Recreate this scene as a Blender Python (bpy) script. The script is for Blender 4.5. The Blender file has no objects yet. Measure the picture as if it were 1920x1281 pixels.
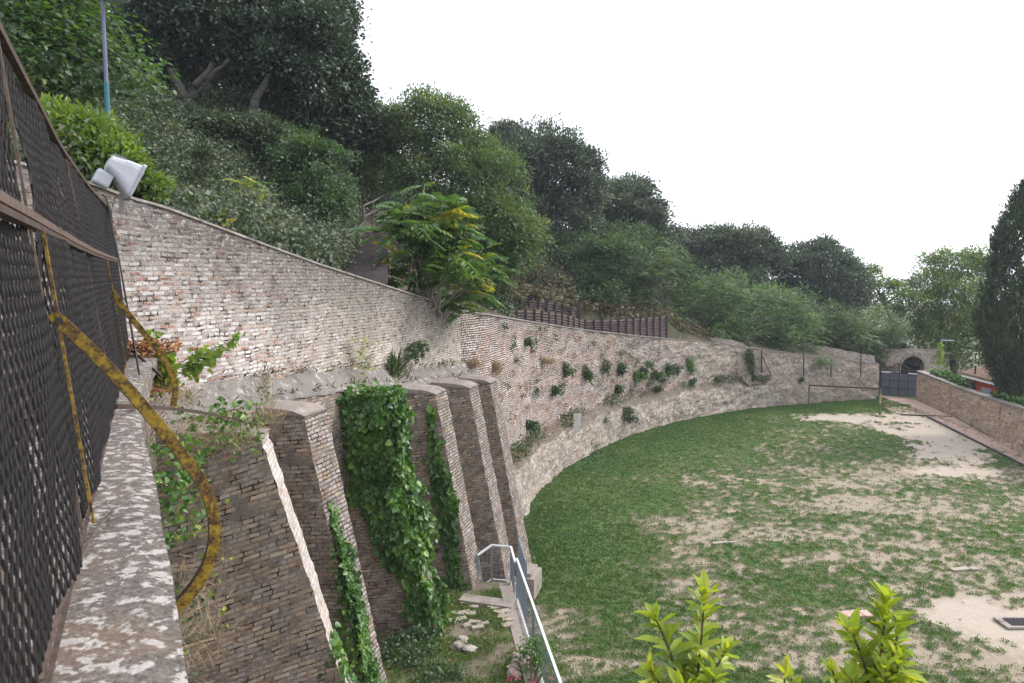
import bpy, math, random
import numpy as np
from mathutils import Vector, Matrix, noise

C = bpy.context.scene.collection
SC = bpy.context.scene
rad = math.radians
RNG = np.random.default_rng(7)
random.seed(7)

# ------------------------------------------------------------------ camera
F, HC = 1400.0, 9.0                       # focal length in photo pixels, eye height above the lawn
PITCH = math.atan(122.5 / F)
cam_d = bpy.data.cameras.new('camera')
cam = bpy.data.objects.new('camera', cam_d)
C.objects.link(cam)
cam.location = (0, 0, HC)
cam.rotation_euler = (math.pi / 2 - PITCH, 0, 0)
cam_d.sensor_width = 36
cam_d.lens = F * 36 / 1920
cam_d.clip_start = 0.05
cam_d.clip_end = 6000
cam_d.dof.use_dof = True
cam_d.dof.focus_distance = 16
cam_d.dof.aperture_fstop = 5.6
SC.camera = cam

# ------------------------------------------------------------------ sky, sun, exposure
SUN_EL, SUN_AZ = 44.0, 72.0               # degrees; azimuth clockwise from +Y (the view direction)
w = bpy.data.worlds.new('World')
SC.world = w
w.use_nodes = True
wn = w.node_tree.nodes
wl = w.node_tree.links
bg = wn['Background']
sky = wn.new('ShaderNodeTexSky')
sky.sky_type = 'NISHITA'
sky.sun_disc = False
sky.sun_elevation = rad(SUN_EL)
sky.sun_rotation = rad(SUN_AZ)
sky.air_density = 1.0
sky.dust_density = 4.0
sky.ozone_density = 1.0
hsv = wn.new('ShaderNodeHueSaturation')
hsv.inputs['Saturation'].default_value = 0.30
hsv.inputs['Value'].default_value = 1.0
wl.new(sky.outputs[0], hsv.inputs['Color'])
veil = wn.new('ShaderNodeMix')            # a bright veil of high cloud over the clear sky
veil.data_type = 'RGBA'
veil.inputs[0].default_value = 0.6
veil.inputs[7].default_value = (9.7, 10.1, 11.0, 1)
wl.new(hsv.outputs[0], veil.inputs[6])
wl.new(veil.outputs[2], bg.inputs['Color'])
bg.inputs['Strength'].default_value = 0.13

sd = bpy.data.lights.new('sun', 'SUN')
sd.energy = 1.6
sd.angle = rad(14)
sd.color = (1.0, 0.94, 0.85)
sun = bpy.data.objects.new('sun', sd)
C.objects.link(sun)
sdir = Vector((math.sin(rad(SUN_AZ)) * math.cos(rad(SUN_EL)), math.cos(rad(SUN_AZ)) * math.cos(rad(SUN_EL)), math.sin(rad(SUN_EL))))
sun.rotation_euler = sdir.to_track_quat('Z', 'Y').to_euler()
sun.location = (30, 20, 60)

SC.view_settings.view_transform = 'Standard'
SC.view_settings.look = 'None'
SC.view_settings.exposure = 1.0
SC.view_settings.gamma = 1.0
SC.view_settings.use_curve_mapping = False
SC.render.engine = 'CYCLES'
SC.cycles.max_bounces = 6
SC.cycles.transparent_max_bounces = 8
SC.cycles.volume_bounces = 0
SC.cycles.use_denoising = True

# ------------------------------------------------------------------ surveying helpers
CP, SP = math.cos(PITCH), math.sin(PITCH)

def ray(px, py):
    u = (px - 960) / F
    v = (640.5 - py) / F
    return np.array((u, CP + v * SP, -SP + v * CP))

def at(px, py, Y):
    d = ray(px, py)
    t = Y / d[1]
    return Vector((d[0] * t, Y, HC + d[2] * t))

def on(px, py, z=0.0):
    d = ray(px, py)
    t = (z - HC) / d[2]
    return Vector((d[0] * t, d[1] * t, z))

def on_plane(px, py, p, n):
    d = Vector(ray(px, py))
    o = Vector((0, 0, HC))
    t = (Vector(p) - o).dot(n) / d.dot(n)
    return o + d * t

def proj(p):
    x, y, z = p[0], p[1], p[2] - HC
    dep = y * CP - z * SP
    up = y * SP + z * CP
    return 960 + F * x / dep, 640.5 - F * up / dep

def interp(x, tab):
    return float(np.interp(x, [t[0] for t in tab], [t[1] for t in tab]))

def resample(pts, step):
    P = [np.array(p, float) for p in pts]
    out = []
    n = len(P)
    for i in range(n - 1):
        p0, p1, p2, p3 = P[max(i - 1, 0)], P[i], P[i + 1], P[min(i + 2, n - 1)]
        k = max(2, int(np.linalg.norm(p2 - p1) / step))
        for j in range(k):
            t = j / k
            out.append(0.5 * ((2 * p1) + (p2 - p0) * t + (2 * p0 - 5 * p1 + 4 * p2 - p3) * t * t + (3 * p1 - p0 - 3 * p2 + p3) * t ** 3))
    out.append(P[-1])
    return out

def lnormals(pts):
    n = len(pts)
    res = []
    for i in range(n):
        a, b = pts[max(i - 1, 0)], pts[min(i + 1, n - 1)]
        t = np.array((b[0] - a[0], b[1] - a[1]))
        t /= np.linalg.norm(t) + 1e-9
        res.append(np.array((-t[1], t[0])))
    return res

def nz(x, y, z=0.0):
    return noise.noise(Vector((x, y, z)))

def fbm(x, y, z=0.0, o=4):
    return noise.fractal(Vector((x, y, z)), 1.0, 2.0, o)

# ------------------------------------------------------------------ objects
def tag(o, label=None, cat=None, group=None, kind=None):
    if label: o['label'] = label
    if cat: o['category'] = cat
    if group: o['group'] = group
    if kind: o['kind'] = kind
    return o

def thing(name, label, cat, loc=(0, 0, 0), group=None):
    o = bpy.data.objects.new(name, None)
    o.empty_display_size = 0.2
    C.objects.link(o)
    o.location = loc
    return tag(o, label, cat, group)

def link(name, me, mat, parent=None):
    if mat is not None:
        me.materials.append(mat)
    o = bpy.data.objects.new(name, me)
    C.objects.link(o)
    if parent is not None:
        o.parent = parent
        M = Matrix.Identity(4)
        p = parent
        off = Vector((0, 0, 0))
        while p is not None:
            off += Vector(p.location)
            p = p.parent
        o.location = -off                 # meshes are written in world coordinates
    return o

class MB:
    def __init__(s):
        s.v, s.f, s.uv = [], [], []

    def face(s, pts, uv=None):
        i = len(s.v)
        pts = [Vector(p) for p in pts]
        s.v += [tuple(p) for p in pts]
        s.f.append(tuple(range(i, i + len(pts))))
        if uv is None:
            n = Vector((0, 0, 0))
            for k in range(1, len(pts) - 1):
                n += (pts[k] - pts[0]).cross(pts[k + 1] - pts[0])
            n = n.normalized() if n.length > 0 else Vector((0, 0, 1))
            if abs(n.z) < 0.8:
                t = Vector((0, 0, 1)).cross(n).normalized()
                k = 1 / math.sqrt(max(1e-6, 1 - n.z * n.z))
                uv = [(p.dot(t), p.z * k) for p in pts]
            else:
                uv = [(p.x, p.y) for p in pts]
        s.uv.append(list(uv))

    def hexa(s, c):
        # c: 8 corners, bottom ring 0-3 counter-clockwise, top ring 4-7
        for q in ((3, 2, 1, 0), (4, 5, 6, 7), (0, 1, 5, 4), (1, 2, 6, 5), (2, 3, 7, 6), (3, 0, 4, 7)):
            s.face([c[k] for k in q])

    def box(s, c, sz, ax=None):
        c = Vector(c)
        if ax is None:
            ax = (Vector((1, 0, 0)), Vector((0, 1, 0)), Vector((0, 0, 1)))
        a, b, d = [Vector(v) * (h / 2) for v, h in zip(ax, sz)]
        s.hexa([c - a - b - d, c + a - b - d, c + a + b - d, c - a + b - d,
                c - a - b + d, c + a - b + d, c + a + b + d, c - a + b + d])

    def bar(s, p0, p1, wd, ht, up=(0, 0, 1)):
        p0, p1 = Vector(p0), Vector(p1)
        t = (p1 - p0)
        L = t.length
        t.normalize()
        up = Vector(up)
        side = t.cross(up)
        if side.length < 1e-4:
            side = t.cross(Vector((1, 0, 0)))
        side.normalize()
        u2 = side.cross(t).normalized()
        s.box((p0 + p1) / 2, (L, wd, ht), (t, side, u2))

    def tube(s, pts, r, n=8, cap=True):
        pts = [Vector(p) for p in pts]
        m = len(pts)
        rs = r if hasattr(r, '__len__') else [r] * m
        rings = []
        ref = Vector((0.31, 0.17, 0.93)).normalized()
        ln = 0
        for i in range(m):
            t = (pts[min(i + 1, m - 1)] - pts[max(i - 1, 0)]).normalized()
            a = t.cross(ref)
            if a.length < 1e-3:
                a = t.cross(Vector((1, 0, 0)))
            a.normalize()
            b = t.cross(a).normalized()
            rings.append([pts[i] + (a * math.cos(2 * math.pi * k / n) + b * math.sin(2 * math.pi * k / n)) * rs[i] for k in range(n)])
        base = len(s.v)
        for R in rings:
            s.v += [tuple(p) for p in R]
        for i in range(m - 1):
            l0 = ln
            ln += (pts[i + 1] - pts[i]).length
            for k in range(n):
                k2 = (k + 1) % n
                s.f.append((base + i * n + k, base + i * n + k2, base + (i + 1) * n + k2, base + (i + 1) * n + k))
                u0, u1 = k * rs[i] * 6.28 / n, (k + 1) * rs[i] * 6.28 / n
                s.uv.append([(u0, l0), (u1, l0), (u1, ln), (u0, ln)])
        if cap:
            s.f.append(tuple(base + k for k in range(n))[::-1])
            s.uv.append([(0, 0)] * n)
            s.f.append(tuple(base + (m - 1) * n + k for k in range(n)))
            s.uv.append([(0, 0)] * n)

    def ribbon(s, pts, width_dir, wd, th, nrm=None):
        # with nrm: a flat bar bent edgewise in the plane whose normal is nrm
        # flat bar following pts, wide along width_dir
        pts = [Vector(p) for p in pts]
        wv = Vector(width_dir).normalized() * wd / 2
        rings = []
        for i in range(len(pts)):
            t = (pts[min(i + 1, len(pts) - 1)] - pts[max(i - 1, 0)]).normalized()
            if nrm is not None:
                wv = t.cross(nrm).normalized() * wd / 2
            n = t.cross(wv).normalized() * th / 2
            rings.append([pts[i] - wv - n, pts[i] + wv - n, pts[i] + wv + n, pts[i] - wv + n])
        for i in range(len(pts) - 1):
            for k in range(4):
                k2 = (k + 1) % 4
                s.face([rings[i][k], rings[i][k2], rings[i + 1][k2], rings[i + 1][k]])
        s.face(rings[0][::-1])
        s.face(rings[-1])

    def rock(s, c, r, seed=0, n=7, m=5, flat=1.0):
        c = Vector(c)
        pts = []
        for i in range(m + 1):
            th = math.pi * i / m
            row = []
            for j in range(n):
                ph = 2 * math.pi * j / n
                d = Vector((math.sin(th) * math.cos(ph), math.sin(th) * math.sin(ph), math.cos(th)))
                q = 1 + 0.35 * noise.noise(d * 1.6 + Vector((seed * 3.1, seed * 1.7, 0)))
                row.append(c + Vector((d.x * r[0], d.y * r[1], d.z * r[2])) * q)
            pts.append(row)
        for i in range(m):
            for j in range(n):
                j2 = (j + 1) % n
                if i == 0:
                    s.face([pts[0][0], pts[1][j], pts[1][j2]])
                elif i == m - 1:
                    s.face([pts[i][j], pts[m][0], pts[i][j2]])
                else:
                    s.face([pts[i][j], pts[i + 1][j], pts[i + 1][j2], pts[i][j2]])

    def build(s, name, mat, parent=None, smooth=False, merge=False):
        me = bpy.data.meshes.new(name)
        me.from_pydata(s.v, [], s.f)
        ul = me.uv_layers.new(name='UVMap')
        flat = [c for uv in s.uv for p in uv for c in p]
        ul.data.foreach_set('uv', flat)
        if smooth:
            me.polygons.foreach_set('use_smooth', [True] * len(me.polygons))
        me.update()
        if merge:
            import bmesh
            bm = bmesh.new()
            bm.from_mesh(me)
            bmesh.ops.remove_doubles(bm, verts=bm.verts, dist=0.0005)
            bm.to_mesh(me)
            bm.free()
        return link(name, me, mat, parent)

def tree_of(mat_col):
    return mat_col

# ------------------------------------------------------------------ leaves
def unit(a):
    return a / (np.linalg.norm(a, axis=1, keepdims=True) + 1e-9)

def leaf_mesh(name, pos, axis, nrm, length, width, tone, mat, parent=None, shape='diamond', bend=0.12):
    """one mesh of many small leaves; every leaf has its own place, direction, size and tone"""
    N = len(pos)
    axis = unit(axis)
    side = unit(np.cross(axis, nrm))
    nn = np.cross(side, axis)
    L = (np.ones(N) * length)[:, None]
    W = (np.ones(N) * width)[:, None]
    if shape == 'diamond':
        rows = [(0, 0, 0), (0.42, 0.5, bend), (1, 0, -bend * 0.8), (0.42, -0.5, bend)]
        quads = [(0, 1, 2, 3)]
    elif shape == 'heart':                # broad ivy-like leaf, folded on its midrib
        rows = [(0, 0, 0), (0.08, 0.5, bend), (0.55, 0.42, bend), (1, 0, -bend), (0.55, -0.42, bend), (0.08, -0.5, bend)]
        quads = [(0, 1, 2, 3), (0, 3, 4, 5)]
    else:                                 # lance-shaped laurel leaf, folded on its midrib
        rows = [(0, 0, 0), (0.3, 0.46, bend), (0.68, 0.36, bend * .8), (1, 0, -bend * 1.2), (0.68, -0.36, bend * .8), (0.3, -0.46, bend)]
        quads = [(0, 1, 2, 3), (0, 3, 4, 5)]
    k = len(rows)
    V = np.empty((N, k, 3))
    for i, (a, b, c) in enumerate(rows):
        V[:, i] = pos + axis * L * a + side * W * b + nn * W * c
    q = len(quads)
    idx = (np.arange(N)[:, None, None] * k + np.array(quads)[None]).reshape(-1)
    me = bpy.data.meshes.new(name)
    me.vertices.add(N * k)
    me.vertices.foreach_set('co', V.reshape(-1))
    me.loops.add(N * q * 4)
    me.loops.foreach_set('vertex_index', idx.astype(np.int32))
    me.polygons.add(N * q)
    me.polygons.foreach_set('loop_start', np.arange(0, N * q * 4, 4, dtype=np.int32))
    me.update(calc_edges=True)
    at_ = me.attributes.new('tone', 'FLOAT', 'FACE')
    at_.data.foreach_set('value', np.repeat(np.clip(tone, 0, 1), q).astype(np.float32))
    return link(name, me, mat, parent)

def sph(rng, n):
    v = rng.normal(size=(n, 3))
    return unit(v)

def crown_points(rng, lobes, clusters, per, spread, shell=0.8, droop=0.0, ragged=0.22):
    """leaf places in lumpy clusters spread over and through overlapping lobes"""
    A = np.array([l[3] * l[4] + l[3] * l[5] + l[4] * l[5] for l in lobes])
    A = A / A.sum()
    cs, outs = [], []
    for li, l in enumerate(lobes):
        n = max(3, int(clusters * A[li]))
        d = sph(rng, n)
        d[:, 2] = np.where((d[:, 2] < -0.3) & (rng.random(n) < .5), -d[:, 2], d[:, 2])
        lump = np.array([nz(x * 2.2 + li * 7.3, y * 2.2, z * 2.2 + li) + .6 * nz(x * 5 + li, y * 5, z * 5) for x, y, z in d])
        rr = (shell + (1 - shell) * rng.random(n) ** .5) * (1 + ragged * lump * 1.6)
        deep = rng.random(n) < 0.18
        rr = np.where(deep, rr * rng.uniform(.4, .85, n), rr)
        c = np.array(l[:3]) + d * np.array(l[3:6]) * rr[:, None]
        keep = np.ones(n, bool)
        for lj, m in enumerate(lobes):
            if lj != li:
                q = (((c - np.array(m[:3])) / np.array(m[3:6])) ** 2).sum(1)
                keep &= ~((q < 0.45) & (rng.random(n) < .8))
        cs.append(c[keep])
        outs.append(d[keep])
    c = np.concatenate(cs)
    o = np.concatenate(outs)
    n = len(c)
    size = rng.uniform(.6, 1.35, n)
    ctone = rng.normal(0, .17, n)
    ii = np.repeat(np.arange(n), per)
    N = len(ii)
    ud = sph(rng, N)
    ud[:, 2] = np.where((ud[:, 2] < -.2) & (rng.random(N) < .6), -ud[:, 2], ud[:, 2])
    rr_ = np.where(rng.random(N) < .75, rng.uniform(.78, 1.12, N), rng.uniform(.2, .8, N))
    rr_ *= 1 + .35 * np.sin(ud[:, 0] * 5 + ii * 1.7) * np.sin(ud[:, 1] * 6 + ii * .9)
    off = ud * (rr_ * spread * 1.45 * size[ii])[:, None] * np.array((1, 1, .75))
    pos = c[ii] + off
    ax = unit(ud * .75 + o[ii] * .35 + rng.normal(size=(N, 3)) * .5 + np.array((0, 0, -droop)))
    nr = unit(ud * .9 + o[ii] * .25 + rng.normal(size=(N, 3)) * .42 + np.array((0, 0, .55)))
    tone = .5 + ctone[ii] + rng.normal(0, .12, N) + .10 * ud[:, 2]  # last term paints light: upper leaves of each cluster get a lighter tone
    return pos, ax, nr, tone, c, o

def frond_mesh(name, roots, dirs, length, pairs, leaflet, mat, parent, rng, tones, droop=0.6, lw=0.30):
    """pinnate leaves: an arching rachis with paired leaflets"""
    P, A, Nn, T, Ls = [], [], [], [], []
    for r, d, L, tn in zip(roots, dirs, length, tones):
        d = np.array(d, float)
        d /= np.linalg.norm(d) + 1e-9
        side = np.cross(d, (0, 0, 1.0))
        sn = np.linalg.norm(side)
        side = side / sn if sn > 1e-3 else np.array((1.0, 0, 0))
        up = np.cross(side, d)
        for k in range(pairs):
            t = (k + 1) / pairs
            if t < .16:
                continue
            c = np.array(r) + d * L * t - np.array((0, 0, 1.0)) * droop * L * t * t * .5
            tang = d - np.array((0, 0, 1.0)) * droop * t
            tang /= np.linalg.norm(tang)
            ll = leaflet * L * (1 - .45 * abs(t - .45)) * (0.55 if k == pairs - 1 else 1)
            for sgn in (-1, 1):
                a = side * sgn * .86 + tang * .42 - np.array((0, 0, 1.0)) * (.30 + .18 * rng.random()) + rng.normal(size=3) * .07
                P.append(c)
                A.append(a)
                Nn.append(up + rng.normal(size=3) * .25)
                T.append(tn + rng.normal() * .06)
                Ls.append(ll)
    Ls = np.array(Ls)
    return leaf_mesh(name, np.array(P), np.array(A), np.array(Nn), Ls, Ls * lw, np.array(T), mat, parent, 'diamond', .1)

def limb(mb, p0, p1, r0, r1, wob=.12, n=6, seed=0):
    p0, p1 = Vector(p0), Vector(p1)
    L = (p1 - p0).length
    pts, rs = [], []
    for i in range(n + 1):
        t = i / n
        p = p0.lerp(p1, t)
        k = math.sin(math.pi * t) * L * wob
        p += Vector((nz(seed + t * 2, 3.1), nz(seed + t * 2, 9.7), .3 * nz(seed + t * 2, 5.5))) * k
        pts.append(p)
        rs.append(r0 + (r1 - r0) * t)
    mb.tube(pts, rs, 7)

# ------------------------------------------------------------------ materials
class Mat:
    def __init__(s, name):
        s.m = bpy.data.materials.new(name)
        s.m.use_nodes = True
        s.nt = s.m.node_tree
        s.n, s.l = s.nt.nodes, s.nt.links
        s.b = s.n['Principled BSDF']
        s.out = s.n['Material Output']
        s.b.inputs['Roughness'].default_value = .85
        s.b.inputs['Specular IOR Level'].default_value = .25

    def new(s, t, **k):
        n = s.n.new('ShaderNode' + t)
        for a, v in k.items():
            setattr(n, a, v)
        return n

    def put(s, sock, v):
        if hasattr(v, 'is_output') or isinstance(v, bpy.types.NodeSocket):
            s.l.new(v, sock)
        else:
            sock.default_value = v

    def obj(s):
        return s.new('TexCoord').outputs['Object']

    def uv(s):
        return s.new('TexCoord').outputs['UV']

    def mapping(s, vec, scale=(1, 1, 1), loc=(0, 0, 0), rot=(0, 0, 0)):
        n = s.new('Mapping')
        s.l.new(vec, n.inputs['Vector'])
        n.inputs['Scale'].default_value = scale
        n.inputs['Location'].default_value = loc
        n.inputs['Rotation'].default_value = rot
        return n.outputs[0]

    def noise(s, vec, scale, detail=4, rough=.55, dist=0, color=False):
        n = s.new('TexNoise')
        s.l.new(vec, n.inputs['Vector'])
        n.inputs['Scale'].default_value = scale
        n.inputs['Detail'].default_value = detail
        n.inputs['Roughness'].default_value = rough
        n.inputs['Distortion'].default_value = dist
        return n.outputs[1 if color else 0]

    def voro(s, vec, scale, feat='F1', out='Distance', rnd=1.0):
        n = s.new('TexVoronoi', feature=feat)
        s.l.new(vec, n.inputs['Vector'])
        n.inputs['Scale'].default_value = scale
        n.inputs['Randomness'].default_value = rnd
        return n.outputs[out]

    def ramp(s, fac, stops, interp='LINEAR'):
        n = s.new('ValToRGB')
        s.put(n.inputs[0], fac)
        cr = n.color_ramp
        cr.interpolation = interp
        while len(cr.elements) > 1:
            cr.elements.remove(cr.elements[-1])
        cr.elements[0].position = stops[0][0]
        cr.elements[0].color = col(stops[0][1])
        for p, c in stops[1:]:
            e = cr.elements.new(p)
            e.color = col(c)
        return n.outputs[0]

    def mix(s, fac, a, b, mode='MIX'):
        n = s.new('Mix', data_type='RGBA', blend_type=mode)
        s.put(n.inputs[0], fac)
        s.put(n.inputs[6], col(a) if isinstance(a, (tuple, float, int)) else a)
        s.put(n.inputs[7], col(b) if isinstance(b, (tuple, float, int)) else b)
        return n.outputs[2]

    def math(s, op, a, b=0.0, clamp=False):
        n = s.new('Math', operation=op, use_clamp=clamp)
        s.put(n.inputs[0], a)
        s.put(n.inputs[1], b)
        return n.outputs[0]

    def sep(s, vec):
        n = s.new('SeparateXYZ')
        s.l.new(vec, n.inputs[0])
        return n.outputs

    def bump(s, h, strength=.5, dist=.02):
        n = s.new('Bump')
        n.inputs['Strength'].default_value = strength
        n.inputs['Distance'].default_value = dist
        s.put(n.inputs['Height'], h)
        s.l.new(n.outputs[0], s.b.inputs['Normal'])

    def color(s, c):
        s.put(s.b.inputs['Base Color'], col(c) if isinstance(c, tuple) else c)

    def rough(s, v):
        s.put(s.b.inputs['Roughness'], v)

def col(c):
    if isinstance(c, (int, float)):
        return (c, c, c, 1)
    return tuple(c) + (1,) if len(c) == 3 else tuple(c)

def brick(name, course=.09, width=.26, palette=None, mortar=(.30, .28, .26), stain=.5, white=.4, dirt=(.055, .05, .045),
          mort=.012, top=None, wob=.03, bumpd=.03, gap=0.0, zones=None, whitecol=(.62, .59, .57), irr=(.05, .028), holes=0.0, warm=0.0):
    m = Mat(name)
    uv = m.uv()
    nwob = m.noise(uv, 2.3, 3, .6, 0, True)
    wv = m.new('Vector' + 'Math', operation='MULTIPLY_ADD')
    m.l.new(nwob, wv.inputs[0])
    wv.inputs[1].default_value = (wob, wob, 0)
    m.l.new(uv, wv.inputs[2])
    fine = m.noise(uv, 11, 3, .65, 0, True)
    wv2 = m.new('VectorMath', operation='MULTIPLY_ADD')
    m.l.new(fine, wv2.inputs[0])
    wv2.inputs[1].default_value = (irr[0], irr[1], 0)
    m.l.new(wv.outputs[0], wv2.inputs[2])
    bt = m.new('TexBrick')
    m.l.new(wv2.outputs[0], bt.inputs['Vector'])
    bt.inputs['Color1'].default_value = (0, 0, 0, 1)
    bt.inputs['Color2'].default_value = (1, 1, 1, 1)
    bt.inputs['Mortar'].default_value = (.5, .5, .5, 1)
    bt.inputs['Scale'].default_value = 1
    bt.inputs['Mortar Size'].default_value = mort
    bt.inputs['Mortar Smooth'].default_value = .35
    bt.inputs['Bias'].default_value = 0
    bt.inputs['Brick Width'].default_value = width
    bt.inputs['Row Height'].default_value = course
    bt.offset = .5
    bt.squash = .62
    bt.squash_frequency = 3
    tint = bt.outputs['Color']
    fac = bt.outputs['Fac']
    base = m.ramp(tint, palette, 'CONSTANT')
    if zones:                              # a stretch built of another brick
        zp, z0, z1 = zones
        base2 = m.ramp(tint, zp, 'CONSTANT')
        ux = m.sep(uv)[0]
        zz = m.math('ADD', ux, m.math('MULTIPLY', m.noise(uv, .9, 4, .6), 1.6))
        mr = m.new('MapRange')
        m.l.new(zz, mr.inputs[0])
        mr.inputs[1].default_value = z0
        mr.inputs[2].default_value = z1
        base = m.mix(mr.outputs[0], base, base2)
    vb = m.noise(uv, 34, 4, .7)
    base = m.mix(.55, base, m.ramp(vb, [(.25, .38), (.5, .95), (.75, 1.45)]), 'MULTIPLY')
    lich = m.noise(uv, 3.2, 6, .68)
    lich2 = m.noise(uv, 14, 5, .72)
    wmask = m.ramp(m.math('ADD', m.math('MULTIPLY', lich, .55), m.math('MULTIPLY', lich2, .5)), [(.53 - .06 * white, 0.0), (.63 - .06 * white, 1.0)])
    base = m.mix(m.math('MULTIPLY', wmask, white), base, whitecol)
    mcol = m.mix(m.noise(uv, 25, 4, .7), tuple(c * .55 for c in mortar), tuple(min(1, c * 1.5) for c in mortar))
    c = m.mix(fac, base, mcol)
    if gap > 0:                            # joints that lost their mortar
        gmask = m.math('MULTIPLY', fac, m.ramp(m.noise(uv, 5, 4, .7), [(.5 - gap * .25, 0.0), (.62 - gap * .2, 1.0)]))
        c = m.mix(gmask, c, (.025, .02, .018))
    st = m.ramp(m.noise(m.mapping(uv, (1, .45, 1)), .75, 6, .7), [(.44, 0.0), (.68, 1.0)])
    c = m.mix(m.math('MULTIPLY', st, stain), c, m.mix(.75, c, dirt))
    if top:                                # black algae under the coping
        a = m.new('Attribute', attribute_name='drop', attribute_type='GEOMETRY')
        tn = m.math('SUBTRACT', m.math('ADD', 1.0, m.math('ADD', m.math('MULTIPLY', m.noise(uv, 1.1, 4, .6), 1.2), m.math('MULTIPLY', m.noise(uv, 6.5, 6, .75), 1.5))), m.math('MULTIPLY', a.outputs['Fac'], top[0]))
        tm = m.ramp(m.math('MULTIPLY', tn, .4), [(.26, 0.0), (.92, 1.0)])
        c = m.mix(m.math('MULTIPLY', tm, top[1]), c, m.mix(.72, c, (.05, .048, .046)))
        sp_ = m.ramp(m.noise(m.mapping(uv, (1, 1.7, 1)), 9, 5, .75), [(.56, 0.0), (.62, 1.0)])
        c = m.mix(m.math('MULTIPLY', m.math('MULTIPLY', sp_, tm), .75), c, whitecol)
    c = m.mix(1.0, c, (.88, .835, .82), 'MULTIPLY')
    hm = m.ramp(m.noise(m.mapping(uv, (1, 1.6, 1)), 7.0, 5, .7), [(.355, 1.0), (.41, 0.0)])
    if warm > 0:                           # stretches where the red or ochre brick shows through
        wa = m.ramp(m.noise(m.mapping(uv, (1, 1.3, 1)), .9, 7, .76), [(.46, 0.0), (.6, 1.0)])
        c = m.mix(m.math('MULTIPLY', wa, warm), c, m.mix(1.0, c, (1.04, .76, .62), 'MULTIPLY'))
    if holes > 0:                          # lost bricks and deep pits
        c = m.mix(m.math('MULTIPLY', hm, holes), c, (.07, .055, .048))
    m.color(c)
    h = m.math('ADD', m.math('MULTIPLY', m.math('SUBTRACT', 1.0, fac), .7), m.math('ADD', m.math('MULTIPLY', vb, .5), m.math('MULTIPLY', tint, .35)))
    m.bump(h, .8, bumpd)
    m.rough(.92)
    return m.m

def leafmat(name, stops, trans=.35, rough=.5, tcol=None, spec=.45):
    m = Mat(name)
    a = m.new('Attribute', attribute_name='tone', attribute_type='GEOMETRY')
    c = m.ramp(a.outputs['Fac'], stops)
    m.color(c)
    m.rough(rough)
    m.b.inputs['Specular IOR Level'].default_value = spec
    t = m.new('BsdfTranslucent')
    tc = m.mix(1.0, c, tcol or (1.5, 1.55, .55), 'MULTIPLY')
    m.l.new(tc, t.inputs['Color'])
    mx = m.new('MixShader')
    mx.inputs[0].default_value = trans
    m.l.new(m.b.outputs[0], mx.inputs[1])
    m.l.new(t.outputs[0], mx.inputs[2])
    m.l.new(mx.outputs[0], m.out.inputs['Surface'])
    return m.m

def simple(name, c, rough=.6, metal=0.0, var=.3, scale=6, bump=.15, spec=.3):
    m = Mat(name)
    o = m.obj()
    n = m.noise(o, scale, 5, .65)
    m.color(m.mix(var, c, m.ramp(n, [(.3, tuple(x * .35 for x in c)), (.7, tuple(min(1, x * 1.6) for x in c))])))
    m.rough(rough)
    m.b.inputs['Metallic'].default_value = metal
    m.b.inputs['Specular IOR Level'].default_value = spec
    if bump:
        m.bump(m.noise(o, scale * 8, 4, .6), bump, .01)
    return m.m

M = {}
M['wall_old'] = brick('weathered_lime_brick', .069, .215,
    [(0, (.36, .30, .27)), (.1, (.44, .41, .39)), (.22, (.72, .69, .68)), (.36, (.44, .26, .19)), (.43, (.48, .38, .32)), (.54, (.76, .74, .73)), (.68, (.30, .27, .25)), (.76, (.50, .35, .27)), (.84, (.36, .17, .11)), (.90, (.60, .54, .49)), (.96, (.22, .17, .15))],
    mortar=(.47, .445, .435), stain=.45, white=.7, top=(.95, 1.0), gap=.05, mort=.016, wob=.07, irr=(.042, .023), holes=.35,
    zones=([(0, (.42, .36, .27)), (.2, (.52, .45, .34)), (.42, (.45, .38, .285)), (.6, (.70, .66, .58)), (.78, (.40, .325, .24)), (.9, (.60, .52, .40))], 6.2, 9.6))
M['wall_curve'] = brick('patched_red_brick', .074, .21,
    [(0, (.50, .35, .28)), (.13, (.64, .59, .56)), (.30, (.46, .30, .235)), (.42, (.72, .69, .67)), (.62, (.55, .44, .36)), (.74, (.74, .71, .70)), (.9, (.40, .235, .175))],
    mortar=(.44, .40, .38), stain=.4, white=.95, gap=.85, mort=.016, wob=.10, irr=(.045, .02), holes=1.0, warm=.55, bumpd=.05, top=(1.9, .6), whitecol=(.70, .67, .655))
M['buttress'] = brick('tan_buttress_brick', .070, .225,
    [(0, (.26, .21, .16)), (.25, (.37, .285, .20)), (.5, (.21, .18, .16)), (.66, (.43, .335, .225)), (.80, (.32, .205, .145)), (.86, (.27, .225, .18)), (.95, (.52, .44, .33))],
    mortar=(.26, .24, .225), stain=.6, white=.45, mort=.011, gap=.08, holes=.3, wob=.05, irr=(.035, .016))
M['buttress_edge'] = brick('weathered_edge_brick', .070, .225,
    [(0, (.20, .17, .15)), (.3, (.27, .235, .215)), (.55, (.25, .19, .145)), (.75, (.36, .33, .31)), (.9, (.33, .25, .17))],
    mortar=(.19, .175, .165), stain=.7, white=.5, mort=.012, gap=.3, wob=.06, irr=(.05, .022), holes=.4)
M['bright_edge'] = brick('ragged_bright_edge_brick', .070, .225,  # paler copy of the edge brick, grazing sun put into its colour
    [(0, (.40, .35, .31)), (.3, (.52, .48, .44)), (.55, (.44, .34, .27)), (.75, (.62, .58, .55)), (.9, (.36, .27, .18))],
    mortar=(.44, .41, .39), stain=.4, white=.95, mort=.014, gap=.0, wob=.06, irr=(.06, .03), holes=.5)
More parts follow.
